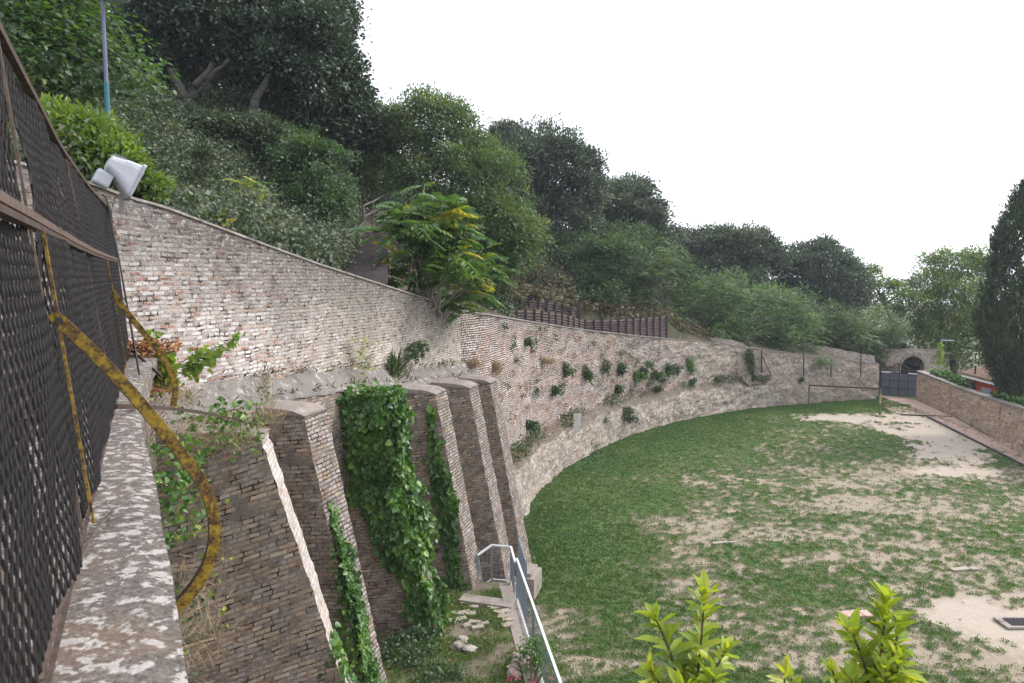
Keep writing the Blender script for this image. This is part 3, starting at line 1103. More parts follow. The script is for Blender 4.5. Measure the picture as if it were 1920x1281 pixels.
t6, z6 = finat(925, 713, 21.5)
FIN[6] = fin('buttress', 'farthest buttress, its foot on the lawn beside a stone block', t6, RN, z6, 1.4, .70, .195, 0, M['buttress_edge'], 6)

# ------------------------------------------------------------------ near parapet wall with its lichened coping
ZC = 8.0
EDGE_PX = [(390, 1420), (355, 1281), (338, 1170), (320, 1060), (305, 975), (290, 900), (272, 820), (263, 767), (272, 711), (289, 674)]
Ed = [np.array((on(px, py, ZC).x, on(px, py, ZC).y)) for px, py in EDGE_PX]
Ed = resample([np.array((.25, -.6)), np.array((-.2, .5))] + Ed + [np.array((-4.75, 10.25))], .25)
En = lnormals(Ed)
pw = thing('parapet_wall', 'near parapet wall with a lichen-spotted concrete top under the mesh fence', 'wall', (-1.5, 2, 0))
m = MB()
zj = [ZC + .012 * nz(i * .7, 2.2) for i in range(len(Ed))]
P0 = []
K = 7
for i in range(len(Ed)):
    e = Ed[i] + En[i] * .007 * nz(i * 1.9, 7.7)
    row = [Vector((e[0] - En[i][0] * .0, e[1], zj[i] - .2))]
    for k in range(K + 1):
        d = .62 * k / K
        q = e + En[i] * d
        row.append(Vector((q[0], q[1], zj[i] - (.02 if k == 0 else 0) + .006 * nz(q[0] * 6, q[1] * 6))))
    q = e + En[i] * .62
    row.append(Vector((q[0], q[1], zj[i] - .2)))
    P0.append(row)
for i in range(len(Ed) - 1):
    for k in range(len(P0[0]) - 1):
        m.face([P0[i][k], P0[i + 1][k], P0[i + 1][k + 1], P0[i][k + 1]])
m.face([p for p in P0[0]])
m.face([p for p in P0[-1]][::-1])
m.build('coping', M['coping'], pw)
Ein = [Ed[i] + En[i] * .05 for i in range(len(Ed))]
wall_strip('wall_face', Ein, [ZC - .19] * len(Ed), [0.0] * len(Ed), .5, M['buttress_edge'], pw, 12, .02, 0.0)

# ------------------------------------------------------------------ mesh fence on the coping
FA, FB_ = np.array((-.40, .25)), np.array((-5.17, 10.05))
FDIR = (FB_ - FA) / np.linalg.norm(FB_ - FA)
FN = np.array((FDIR[1], -FDIR[0]))                            # towards the lawn (right)
FLEN = float(np.linalg.norm(FB_ - FA))
def fpt(s, h, d=0.0):
    """a point of the fence: s along it, h above the coping; it leans outwards (left) a little"""
    lean = -.16 * h * float(np.interp(s, [0, 2, 5.5, 8, 10.9], [.44, .57, .82, .76, .5]))
    q = FA + FDIR * s + FN * (lean + d)
    return Vector((q[0], q[1], ZC + h))
fence = thing('mesh_fence', 'rusty dark expanded-metal fence with yellow braces on the near parapet', 'fence', (FA[0], FA[1], ZC))
HT, HM, HB = 1.86, 1.20, .03
def ht(s):
    return HT
seams = [0.0, 2.75, 5.9, FLEN]
for bi in range(3):
    s0, s1 = seams[bi], seams[bi + 1]
    for lo, hi in ((HB, HM - .03), (HM + .03, HT - .015)):
        V, Fc = [], []
        p = .030
        per = .090
        n = int((s1 - s0) / p)
        K = int((hi - lo) / (per / 2))
        for i in range(n):
            b0 = len(V)
            sag = 0
            for k in range(K + 1):
                h = lo + (hi - lo) * k / K
                ph = (k + i) % 2
                s = s0 + (i + .5) * p + (p * .43 if ph else -p * .43)
                bulge = (.05 if s < 5 else .022) * nz(s * .9, h * 1.3, bi) + .02 * nz(s * 2.7, h * 2.2, 4) + .007 * nz(s * 6, h * 5)
                s += .022 * nz(s * 3.1, h * 3.3, 8) + .012 * nz(s * 9, h * 7, 2)
                tw = .0037
                for sg in (-1, 1):
                    V.append(tuple(fpt(s + sg * .0028, h + sg * .004 * (1 if ph else -1), bulge + sg * tw)))
            for k in range(K):
                Fc.append((b0 + 2 * k, b0 + 2 * k + 1, b0 + 2 * k + 3, b0 + 2 * k + 2))
        me = bpy.data.meshes.new('mesh_panel')
        me.from_pydata(V, [], Fc)
        me.update()
        link('mesh_panel', me, M['mesh'], fence)
def rail(name, h, wd, htt, mat):
    m = MB()
    S = np.linspace(0, FLEN, 20)
    pts = [fpt(s, h + .008 * nz(s * .8, 3)) for s in S]
    for a, b in zip(pts[:-1], pts[1:]):
        m.bar(a, b, wd, htt)
    return m.build(name, mat, fence)
rail('top_rail', HT, .03, .03, M['rust'])
r_ = rail('middle_rail', HM + .018, .035, .03, M['rustbar'])
r_ = rail('middle_rail', HM - .018, .04, .022, M['rust'])
rail('bottom_rail', HB, .012, .014, M['rust'])
for s in seams[1:3] + [FLEN - .01]:
    m = MB()
    m.bar(fpt(s, 0), fpt(s, HT), .010, .014, (FDIR[0], FDIR[1], 0))
    m.build('frame_upright', M['rustbar'], fence)
def fence_s(px, h):
    lo, hi = .3, FLEN
    for _ in range(40):
        mid = (lo + hi) / 2
        if proj(fpt(mid, h))[0] < px: lo = mid
        else: hi = mid
    return lo
YB = []
for k, (ptop, hbr, trace) in enumerate((
        (100, .80, [(97, 588), (170, 655), (250, 740), (300, 800), (340, 850), (372, 893), (391, 930), (402, 972), (402, 1020), (390, 1062), (371, 1096), (345, 1128), (315, 1150)]),
        (209, .80, [(209, 545), (240, 588), (268, 622), (296, 656), (313, 682), (324, 706), (330, 732), (325, 762)]))):
    s = fence_s(ptop, hbr)
    m = MB()
    m.bar(fpt(s, .02, .022), fpt(s, HM - .03, .022), .025, .010, (FN[0], FN[1], 0))
    m.build('post', M['yellow'], fence)
    c0 = fpt(s, hbr, .03)
    nrm = Vector((FDIR[0], FDIR[1], 0))
    pts = [on_plane(px, py, c0, nrm) for px, py in trace]
    pts = [Vector(q) for q in resample([np.array(q) for q in pts], .07)]
    m = MB()
    m.ribbon(pts, nrm, .046 if k == 0 else .058, .010, nrm)
    b = m.build('brace', M['yellow'], fence)
    fp_ = []
    for i_ in range(len(pts)):
        tt_ = (pts[min(i_ + 1, len(pts) - 1)] - pts[max(i_ - 1, 0)]).normalized()
        fp_.append(pts[i_] + tt_.cross(nrm).normalized() * -(.0235 if k == 0 else .0295) + nrm * .015)
    m = MB()
    m.ribbon(fp_, nrm, .036, .006)
    m.build('flange', M['rust'], b)
    m = MB()
    tdir = (pts[2] - pts[0]).normalized()
    nb = -nrm
    q = pts[0] + tdir * .035
    m.tube([q - nb * .01, q + nb * .016], .014, 6)
    m.build('bolt', M['iron'], b)
# torn green netting on the far bay
V, Fc = [], []
nu, nv = 44, 26
for i in range(nu + 1):
    for j in range(nv + 1):
        s = 5.75 + (FLEN - 5.8) * i / nu
        torn = .0 + .30 * max(0, 1 - i / nu * 1.7) + .06 * nz(i * .9, 4)
        h = torn + (HM - .05 - torn) * j / nv
        q = fpt(s, h, .0 - .03 + .012 * nz(s * 3, h * 3) - .03 * max(0, 1 - j / nv * 2.5) * (nz(s * 2, 1) + .5))
        V.append(tuple(q))
for i in range(nu):
    for j in range(nv):
        if nz(i * .5, j * .22, 9.1) > .52: continue
        Fc.append((i * (nv + 1) + j, (i + 1) * (nv + 1) + j, (i + 1) * (nv + 1) + j + 1, i * (nv + 1) + j + 1))
me = bpy.data.meshes.new('shade_net')
me.from_pydata(V, [], Fc)
me.update()
so = link('shade_net', me, M['net'], fence)
sm_ = so.modifiers.new('solid', 'SOLIDIFY'); sm_.thickness = .004

# ------------------------------------------------------------------ bits on and around the parapet
m = MB()
c0 = [at(192, 366, 9.7), at(199, 372, 9.5), at(206, 405, 9.0), at(222, 480, 8.4), at(238, 570, 8.0), at(254, 660, 7.7), at(266, 730, 7.5), at(271, 764, 7.45)]
m.tube([Vector(q) for q in resample([np.array(q) for q in c0], .15)], .011, 6)
tag(m.build('power_cable', M['black']), 'black cable hanging from the floodlight down to the parapet', 'cable')
m = MB()
rb = [on(172, 771, ZC + .02), on(205, 764, ZC + .05), on(245, 762, ZC + .06), at(300, 765, 7.2), at(360, 771, 7.9), at(430, 784, 8.7), at(500, 801, 9.4)]
m.ribbon([Vector(q) for q in resample([np.array(q) for q in rb], .12)], (0, 0, 1), .035, .01)
tag(m.build('flat_bar', M['rust']), 'long bent rusty flat bar reaching from the coping to the first buttress', 'iron bar')
m = MB()
m.ribbon([at(245, 655, 8.9), at(268, 675, 8.75), at(303, 707, 8.5)], (0, 0, 1), .035, .01)
tag(m.build('flat_bar', M['rust']), 'short dark iron bar sticking out near the far end of the parapet', 'iron bar')
m = MB()
st = [on(78, 1275, ZC + .03), on(100, 1180, ZC + .03), on(125, 1110, ZC + .035), on(150, 1050, ZC + .04), on(175, 1000, ZC + .03), on(213, 955, ZC + .03)]
m.ribbon([Vector(q) for q in resample([np.array(q) for q in st], .06)], (.8, -.3, .2), .016, .006)
tag(m.build('metal_strip', M['rustbar']), 'thin rusty metal strip lying on the lichened coping', 'metal strip')

# floodlight at the end of the fence
fl_c = at(235, 340, 9.6)
fl = thing('floodlight', 'grey floodlight on a bracket at the far end of the mesh fence', 'floodlight', tuple(fl_c))
ax = Vector((.72, .52, -.44)).normalized()
sidev = Vector((-.53, .85, 0)).normalized()
sidev = (sidev - ax * sidev.dot(ax)).normalized()
upv = ax.cross(sidev).normalized()
if upv.z < 0: upv = -upv
front = (at(266, 314, 9.5) + at(238, 371, 9.5)) / 2
def FP(a, u, s):
    return front + ax * a + upv * u + sidev * s
def frustum(mb, secs):
    """secs: list of (a, u0, u1, s half width, corner roundness)"""
    rings = []
    for a, u0, u1, sh, rd_ in secs:
        ring = []
        cu, hu = (u0 + u1) / 2, (u1 - u0) / 2
        for k in range(20):
            th = 2 * math.pi * (k + .5) / 20
            cx, cy = math.cos(th), math.sin(th)
            e = rd_
            x = math.copysign(abs(cx) ** e, cx)
            y = math.copysign(abs(cy) ** e, cy)
            ring.append(FP(a, cu + y * hu, x * sh))
        rings.append(ring)
    for i in range(len(rings) - 1):
        for k in range(20):
            k2 = (k + 1) % 20
            mb.face([rings[i][k], rings[i][k2], rings[i + 1][k2], rings[i + 1][k]])
    mb.face(rings[0][::-1])
    mb.face(rings[-1])
m = MB()
frustum(m, [(-.36, .00, .14, .15, .7), (-.345, -.03, .17, .18, .6), (-.20, -.09, .195, .2, .45), (-.19, -.10, .20, .205, .4), (-.02, -.215, .215, .24, .25)])
m.build('housing', M['grey_metal'], fl)
m = MB()
frustum(m, [(-.018, -.235, .235, .255, .18), (.018, -.235, .235, .255, .18)])
m.build('front_frame', M['grey_metal2'], fl)
m = MB()
frustum(m, [(.0185, -.20, .20, .22, .2), (.022, -.20, .20, .22, .2)])
m.build('glass', M['glass'], fl)
for k in range(7):
    pass
m = MB()
for k in range(6):
    a = -.335 + k * .024
    m.box(FP(a, .182 + k * .002, 0), (.006, .32, .03), (ax, sidev, upv))
m.build('cooling_fin', M['grey_metal2'], fl)
m = MB()
frustum(m, [(-.42, -.22, -.06, .12, .35), (-.40, -.235, -.045, .135, .3), (-.24, -.235, -.045, .135, .3), (-.235, -.225, -.055, .125, .3)])
m.build('ballast_box', M['grey_metal'], fl)
m = MB()
bt_ = at(229, 372, 9.55)
bb_ = at(228, 402, 9.62)
m.bar(bt_ + Vector((0, 0, .06)), bb_, .065, .012, (-.4, .9, 0))
m.bar(bt_ + Vector((.02, .0, .05)), FP(-.05, -.14, -.1), .05, .012, (0, 1, 0))
m.build('bracket', M['grey_metal2'], fl)

# street lamp on the bank
LY = 12.4
lp = at(203, 232, LY)
lamp = thing('street_lamp', 'tall street lamp, lilac above and teal below, among trees on the bank', 'street lamp', (lp.x, lp.y, lp.z - 1.4))
zj_ = at(200, 155, LY).z
ztp = at(192, -4, LY).z
m = MB(); m.tube([(lp.x, lp.y, lp.z - 1.4), (lp.x, lp.y, zj_)], .037, 12); m.build('lower_pole', M['teal'], lamp)
m = MB(); m.tube([(lp.x, lp.y, zj_), (lp.x, lp.y, ztp)], [.030, .027], 12); m.build('upper_pole', M['purple'], lamp)
m = MB()
hp = at(210, -4, LY)
rings = []
for r, dz in ((.04, .10), (.13, .08), (.19, .02), (.20, -.01), (.17, -.035)):
    rings.append([Vector((hp.x + .05 + r * 1.15 * math.cos(2 * math.pi * k / 18), hp.y + r * math.sin(2 * math.pi * k / 18), hp.z + dz)) for k in range(18)])
for a, b in zip(rings[:-1], rings[1:]):
    for k in range(18):
        m.face([a[k], b[k], b[(k + 1) % 18], a[(k + 1) % 18]])
m.face(rings[-1][::-1]); m.face(rings[0])
m.tube([(lp.x, lp.y, ztp), (hp.x, hp.y, ztp + .04)], .025, 8)
m.build('lamp_head', M['grey_metal'], lamp)

# ------------------------------------------------------------------ lawn
BARE = [(1215, 897, 1.6, .8), (1230, 975, 2.6, 1.1), (1560, 785, 5.0, 2.2), (1600, 800, 3.0, 1.5), (1040, 1165, 1.25, 1.1), (1430, 905, 4, 1.2),
        (1560, 905, 5, 1.3), (1600, 950, 6, 1.0), (1700, 935, 4, 1.2), (1780, 890, 5, 1.6), (1870, 950, 4, 2), (1880, 1165, 3.2, 2.4), (1420, 1005, 3.4, 1.1),
        (1640, 1050, 4, .8), (1780, 1070, 3, .8), (1330, 1165, 2.4, .8), (1480, 1180, 3, .9), (1590, 1145, 2.0, .5), (1350, 1110, 1.5, .8), (1720, 1190, 2.5, 1.1),
        (1390, 1130, 1.6, .7), (1450, 1240, 2.2, .7), (1180, 1250, 1.2, .5), (1740, 1020, 2, .7)]
SAND = [(1745, 815, 2.6, 4.4), (1775, 850, 2.0, 2.4), (1712, 790, 1.7, 2.5), (1575, 784, 2.7, 1.5), (1890, 1165, 2.0, 1.5), (1800, 885, 2.0, 1.0)]
SANDP = [(on(a, b).x, on(a, b).y, c, d) for a, b, c, d in SAND]
BAREP = [(on(a, b).x, on(a, b).y, c, d) for a, b, c, d in BARE]
BSA = np.array(Bs)
def wall_dist(X, Y):
    d = np.full(X.shape, 1e9)
    for p in BSA[::3]:
        d = np.minimum(d, (X - p[0]) ** 2 + (Y - p[1]) ** 2)
    return np.sqrt(d)
def vnoise(X, Y, f, seed, o=4):
    out = np.empty(X.size)
    xs, ys = X.ravel() * f, Y.ravel() * f
    for i in range(X.size):
        out[i] = noise.fractal(Vector((xs[i], ys[i], seed)), 1.0, 2.0, o)
    return out.reshape(X.shape)
LST = .12
xs = np.arange(-3, 34.01, LST)
ys = np.arange(12, 63.01, LST)
GX, GY = np.meshgrid(xs, ys, indexing='ij')
dw = wall_dist(GX, GY)
n1 = vnoise(GX, GY, .28, 1.7, 4)
n2 = vnoise(GX, GY, 1.1, 4.7, 3)
n3 = vnoise(GX, GY, 3.4, 9.1, 2)
bare = np.zeros(GX.shape)
for (x, y, a, b) in BAREP:
    q = ((GX - x) / a) ** 2 + ((GY - y) / b) ** 2
    bare = np.maximum(bare, np.exp(-q * 1.0))
edge_ = np.clip(1 - dw / 6.5, 0, 1)
near = np.clip((19.5 - GY) / 4, 0, 1) * np.clip(1 - GX / 9, 0, 1)
gm = .575 + .40 * edge_ + .05 * near + .20 * n1 + (.26 - .18 * edge_) * n2 + (.48 - .34 * edge_) * n3 - .22 * bare
gm -= .05 * np.clip((dw - 8) / 10, 0, 1)
sand = np.zeros(GX.shape)
for (x, y, a, b) in SANDP:
    q = ((GX - x) / a) ** 2 + ((GY - y) / b) ** 2 + .5 * n1 + .9 * n2 + .6 * n3
    sand = np.maximum(sand, np.clip(1.6 - q * 1.3, 0, 1))
gm -= .75 * sand
gm = np.clip(gm, 0, 1)
nx, ny = GX.shape
GZ = .02 * n1 + .012 * n2 + .035 * gm - .02
V = np.stack([GX, GY, GZ], -1).reshape(-1, 3)
ii, jj = np.meshgrid(np.arange(nx - 1), np.arange(ny - 1), indexing='ij')
qd = np.stack([ii * ny + jj, (ii + 1) * ny + jj, (ii + 1) * ny + jj + 1, ii * ny + jj + 1], -1).reshape(-1, 4)
me = bpy.data.meshes.new('lawn')
me.vertices.add(len(V)); me.vertices.foreach_set('co', V.reshape(-1))
me.loops.add(qd.size); me.loops.foreach_set('vertex_index', qd.reshape(-1).astype(np.int32))
me.polygons.add(len(qd)); me.polygons.foreach_set('loop_start', np.arange(0, qd.size, 4, dtype=np.int32))
me.update(calc_edges=True)
a_ = me.attributes.new('grass', 'FLOAT', 'POINT'); a_.data.foreach_set('value', gm.reshape(-1).astype(np.float32))
a_ = me.attributes.new('sand', 'FLOAT', 'POINT'); a_.data.foreach_set('value', sand.reshape(-1).astype(np.float32))
me.polygons.foreach_set('use_smooth', [True] * len(me.polygons))
tag(link('lawn', me, M['lawn']), kind='structure')
m = MB()
m.face([(-3000, -600, -.6), (3000, -600, -.6), (3000, 130, -.6), (-3000, 130, -.6)])
m.face([(-3000, 130, -.6), (3000, 130, -.6), (3000, 5000, -170), (-3000, 5000, -170)])
tag(m.build('ground', M['farground']), kind='structure')

# grass blades standing on the green parts of the lawn
def scatter_grass():
    rng = np.random.default_rng(11)
    N = 280000
    y = 12 + 48 * rng.random(N) ** 1.35
    xl = np.interp(y, [12, 24, 28, 36, 46, 54, 60], [-.5, .2, .3, 2.2, 10, 20, 30])
    x = xl + rng.random(N) * (np.minimum(y * .70 + 1.5, 27.5) - xl)
    fx = np.clip((x - xs[0]) / LST, 0, nx - 1.01); fy = np.clip((y - ys[0]) / LST, 0, ny - 1.01)
    g = gm[fx.astype(int), fy.astype(int)]
    fine = np.array([noise.noise(Vector((a * 4.2, b * 4.2, 3.0))) for a, b in zip(x, y)])
    keep = rng.random(N) < np.clip((g + .5 * fine - .26) * 1.35, 0, 1)
    x, y, g = x[keep], y[keep], g[keep]
    N = len(x)
    per = 4
    X = np.repeat(x, per) + rng.normal(0, .035, N * per)
    Y = np.repeat(y, per) + rng.normal(0, .035, N * per)
    pos = np.stack([X, Y, np.zeros(N * per)], 1)
    axd = np.stack([rng.normal(0, .55, N * per), rng.normal(0, .55, N * per), np.ones(N * per)], 1)
    nr = np.stack([rng.normal(0, 1, N * per), rng.normal(-.6, 1, N * per), np.full(N * per, .4)], 1)
    L = rng.uniform(.035, .075, N * per) * (1 + .5 * np.repeat(np.clip(g - .6, 0, .4), per))
    T = .52 - .30 * np.repeat(np.clip((g - .6) * 2.5, 0, 1), per) + rng.normal(0, .17, N * per) + .12 * np.repeat(np.array([noise.noise(Vector((a * .4, b * .4, 1.0))) for a, b in zip(x, y)]), per)
    o = leaf_mesh('grass', pos, axd, nr, L, L * .42, T, M['grass'])
    tag(o, 'short green grass growing in patches on the worn lawn', 'grass', kind='stuff')
scatter_grass()

# ------------------------------------------------------------------ terrace, kerb, stair and railing
RL = [np.array((on(px, py, TZ).x, on(px, py, TZ).y)) for px, py in ((961, 1100), (982, 1168), (1015, 1276))]
rdir = (RL[2] - RL[0]) / np.linalg.norm(RL[2] - RL[0])
RL_far, RL_near = RL[0], RL[2] + rdir * 5.5
def mk_terrace():
    V, Fc = [], []
    nu, nv = 26, 60
    for i in range(nu + 1):
        for j in range(nv + 1):
            y = 5.0 + (17.3 - 5.0) * j / nv
            xr = RL_far[0] + (RL_near[0] - RL_far[0]) * (y - RL_far[1]) / (RL_near[1] - RL_far[1]) - .28
            xl = -5.6 if y < 9 else -5.2 + (y - 10.3) * .29
            x = xl + (xr - xl) * i / nu
            z = TZ - .05 + .05 * fbm(x * .8, y * .8, 2.2) + .10 * max(0, 1 - (x - xl) / 1.2)
            V.append((x, y, z))
    for i in range(nu):
        for j in range(nv):
            Fc.append((i * (nv + 1) + j, (i + 1) * (nv + 1) + j, (i + 1) * (nv + 1) + j + 1, i * (nv + 1) + j + 1))
    me = bpy.data.meshes.new('terrace_ground')
    me.from_pydata(V, [], Fc)
    me.polygons.foreach_set('use_smooth', [True] * len(Fc))
    me.update()
    mm = Mat('terrace_turf')
    o = mm.obj()
    b = mm.noise(o, 11, 5, .7)
    soil = mm.mix(b, (.10, .082, .06), (.24, .20, .155))
    gr = mm.mix(b, (.05, .07, .02), (.12, .14, .045))
    mm.color(mm.mix(mm.ramp(mm.noise(o, 1.5, 6, .7), [(.47, 0.0), (.60, 1.0)]), soil, gr))
    mm.bump(b, .9, .05)
    tag(link('terrace_ground', me, mm.m), kind='structure')
mk_terrace()
tw = thing('terrace_wall', 'concrete terrace wall with kerb top carrying the steel railing', 'wall', (RL_far[0], RL_far[1], 0))
perp = np.array((-rdir[1], rdir[0]))
if perp[0] < 0: perp = -perp                                   # towards the lawn
m = MB()
a, b = RL_far - rdir * .05, RL_near
for s0_, s1_ in ((0, 1),):
    for (o0, o1, z0, z1) in ((-.30, .05, TZ - .25, TZ + .0), (-.24, .0, 0, TZ - .25)):
        p = [a + perp * o0, a + perp * o1, b + perp * o1, b + perp * o0]
        m.hexa([Vector((q[0], q[1], z0)) for q in (p[0], p[3], p[2], p[1])] + [Vector((q[0], q[1], z1)) for q in (p[0], p[3], p[2], p[1])])
m.build('kerb', M['pavement'], tw)
# top step across the terrace end, landing beyond it
sa, sb = on(862, 1122, TZ + .05), on(960, 1136, TZ + .05)
sdv = (sb - sa).normalized()
spv = Vector((-sdv.y, sdv.x, 0))
stp = thing('stone_step', 'worn concrete step closing the terrace in front of the landing', 'step', tuple(sa))
m = MB()
m.box((sa + sb) / 2 + Vector((0, 0, -.17)) + spv * .1, ((sb - sa).length, .36, .34), (sdv, spv, Vector((0, 0, 1))))
m.build('step_block', M['pavement'], stp)
m = MB()
m.box((sa + sb) / 2 + Vector((0, 0, -.75)) + spv * .1 + sdv * .1, ((sb - sa).length * 1.1, .3, .82), (sdv, spv, Vector((0, 0, 1))))
m.build('riser', M['pavement'], stp)
lz = TZ - .12
l0, l1, l2, l3 = on(914, 1114, lz), on(958, 1118, lz), on(958, 1094, lz), on(922, 1090, lz)
m = MB()
m.hexa([Vector((q.x, q.y, 0)) for q in (l0, l1, l2, l3)] + [Vector(q) for q in (l0, l1, l2, l3)])
tag(m.build('stair_landing', M['pavement']), 'small cement stair landing behind the step, fenced by a steel rail', 'landing')

rl = thing('steel_railing', 'long galvanised steel railing of thin bars along the terrace edge', 'railing', (RL_far[0], RL_far[1], TZ))
def rail_run(parent, p0, p1, z0, z1, hgt, sp, barm, topm, tw_=.05, posts=True, basez=.06):
    p0, p1 = np.array(p0), np.array(p1)
    L = np.linalg.norm(p1 - p0)
    m = MB(); m.bar((p0[0], p0[1], z0 + hgt), (p1[0], p1[1], z1 + hgt), tw_, .04); m.build('handrail', topm, parent)
    m = MB(); m.bar((p0[0], p0[1], z0 + basez), (p1[0], p1[1], z1 + basez), .03, .012); m.build('bottom_rail', topm, parent)
    n = max(2, int(L / sp))
    m = MB()
    for i in range(1, n):
        t = i / n
        q = p0 + (p1 - p0) * t
        z = z0 + (z1 - z0) * t
        m.bar((q[0], q[1], z + basez), (q[0], q[1], z + hgt - .02), .011, .011, (1, 0, 0))
    m.build('balusters', barm, parent)
    for t in ([0, 1] if posts is True else posts):
        q = p0 + (p1 - p0) * t
        z = z0 + (z1 - z0) * t
        m = MB(); m.bar((q[0], q[1], z - .15), (q[0], q[1], z + hgt - .02), .045, .045, (1, 0, 0)); m.build('post', barm, parent)
pf = RL_far + rdir * .75
rail_run(rl, pf, RL_near, TZ, TZ, .96, .16, M['railbar'], M['galv'], .045, [.005, .27, .55, .85])
lr = thing('landing_railing', 'short steel railing around the stair landing below the fifth buttress', 'railing', tuple(l3))
c1, c2, c3 = np.array((l2.x, l2.y)), np.array((l3.x, l3.y)), None
w3 = on(899, 1106, lz)
c3 = np.array((w3.x - .05, w3.y + .25))
rail_run(lr, c1, c2, lz, lz, .90, .11, M['railbar'], M['galv'], .04, [0, 1])
rail_run(lr, c2, c3, lz, lz - .15, .90, .11, M['railbar'], M['galv'], .04, [1])
e1 = RL_far + rdir * .6 - perp * .02
rail_run(lr, c1, e1, lz, lz + .05, .90, .11, M['railbar'], M['galv'], .05, [])
# side gate of the stair down to the lawn
sg = thing('stair_gate', 'narrow blue-grey barred side panel beside the stone block', 'railing', (RL_far[0] + .35, RL_far[1], .6))
g0 = np.array((on(973, 1150, 1.2).x, on(973, 1150, 1.2).y)); g1 = np.array((on(984, 1180, 1.1).x, on(984, 1180, 1.1).y))
rail_run(sg, g0 + np.array((0, 1.2)), g1 + np.array((.03, .3)), 1.0, 1.0, 1.55, .09, M['railbar'], M['railbar'], .03, [0, 1])
# stone block at the foot of the farthest buttress
sbp = on(1000, 1128, 0)
m = MB()
m.box((sbp.x - .12, sbp.y + .55, .3), (.55, .9, .62), (Vector((.96, -.28, 0)), Vector((.28, .96, 0)), Vector((0, 0, 1))))
m.box((sbp.x - .16, sbp.y + .6, .66), (.42, .75, .1), (Vector((.96, -.28, 0)), Vector((.28, .96, 0)), Vector((0, 0, 1))))
tag(m.build('stone_block', M['pavement']), 'rough cement block on the lawn at the foot of the farthest buttress', 'block')

# loose stones on the terrace
STN = [(858, 1206, .16), (866, 1198, .13), (904, 1130, .0), (968, 1226, .10), (962, 1232, .10), (960, 1242, .09), (957, 1252, .11), (966, 1262, .08), (974, 1224, .07)]
big = [('white cut stone lying on the terrace grass, nearer of the pair', 860, 1212, (.17, .11, .09)), ('white cut stone lying on the terrace grass, farther of the pair', 867, 1200, (.14, .10, .08)),
       ('reddish flat stone beside the pair of white stones', 880, 1216, (.17, .13, .06))]
for lab, px, py, r in big:
    q = on(px, py, TZ + .03)
    m = MB(); m.rock(q, r, px * .1, 8, 5); tag(m.build('loose_stone', M['stone'] if 'white' in lab else M['redpave'], smooth=False), lab, 'stone')
for i, (px, py) in enumerate(((976, 1224), (968, 1230), (967, 1243), (963, 1252), (960, 1262), (968, 1266))):
    q = on(px, py, TZ + .05)
    m = MB(); m.rock(q, (.12 - .01 * (i % 3), .08 + .01 * (i % 2), .08), 20 + i, 8, 5)
    tag(m.build('border_stone', M['stone']), 'pale rounded stone edging the small flower bed by the railing', 'stone', 'stones edging the flower bed')
rng = np.random.default_rng(5)
for i, (px, py) in enumerate(((872, 1128), (884, 1130), (890, 1138), (872, 1148), (880, 1150), (866, 1160), (876, 1172), (890, 1166), (896, 1176), (906, 1170), (920, 1136), (928, 1140), (942, 1138), (948, 1146), (942, 1156), (952, 1162), (936, 1148), (950, 1172), (856, 1150), (846, 1164))):
    q = on(px, py, TZ + .0)
    m = MB()
    ang = rng.uniform(-.5, .5)
    m.box(q - Vector((0, 0, .025)), (rng.uniform(.15, .27), rng.uniform(.11, .18), .09), (Vector((math.cos(ang), math.sin(ang), .04)), Vector((-math.sin(ang), math.cos(ang), .03)), Vector((-.04, -.03, 1))))
    o = m.build('paving_stone', M['stone'])
    bv = o.modifiers.new('bevel', 'BEVEL'); bv.width = .025; bv.segments = 2
    tag(o, 'old pale paving stone half sunk in the terrace turf by the step', 'stone', 'sunken paving stones on the terrace')

# ------------------------------------------------------------------ far end: ramp, gate, walls, arch, house
rp = [on(px, py, .02) for px, py in ((1652, 748), (1718, 751), (1751, 766), (1785, 781.5), (1820, 799), (1858, 821), (1925, 862))]
m = MB()
ap = [on(1649, 741, .03), on(1718, 750, .03), on(1751, 765, .03), on(1785, 781, .03), on(1738, 780, .03), on(1689, 777, .03), on(1663, 768, .03)]
m.face([ap[0], ap[6], ap[5], ap[4], ap[3], ap[2], ap[1]])
m.face([ap[4] + Vector((0, 0, 0)), on(1820, 822, .03), on(1945, 885, .03), on(1945, 872, .03), on(1858, 820, .03), ap[3]])
tag(m.build('ramp_path', M['redpave']), kind='structure')
m = MB()
for a, b in (((1689, 777), (1785, 781)), ((1738, 780), (1945, 885))):
    m.bar(on(a[0], a[1], .045), on(b[0], b[1], .045), .14, .035)
tag(m.build('drain_channel', M['iron']), 'dark narrow drain channel edging the pink ramp', 'drain')
RW = [np.array((on(px, py).x, on(px, py).y)) for px, py in ((1717, 749), (1751, 765), (1785, 780), (1820, 797), (1858, 820), (1920, 858), (2000, 905))]
RW = resample(RW, .5)[::-1]                                    # lawn side must be the front: walk towards the gate
rw = thing('ramp_wall', 'low ochre brick wall climbing from the ramp gate along the right edge', 'wall', (RW[-1][0], RW[-1][1], 0))
RW2 = RW[::-1]
nrw = lnormals(RW2)
RWr = [p for p in RW2]
def rwz(p):
    z = 2.1
    for _ in range(5):
        px, _y = proj((p[0], p[1], z))
        z = at(px, interp(px, [(1700, 690), (1720, 695), (1772, 715), (1815, 732), (1858, 746), (1904, 760), (1960, 778)]), p[1]).z
    return z
zrw = [rwz(p) for p in RWr]
RWb = [p for p in RW]                                          # reversed so that left normal points away from the lawn
ok = (lnormals(RWb)[3] @ np.array((1, 0))) > 0
seq, zq = (RWb, zrw[::-1]) if ok else (RWr, zrw)
wall_strip('wall_face', seq, [z - .12 for z in zq], [-.1] * len(seq), .42, M['ramp_brick'], rw, 14, .05)
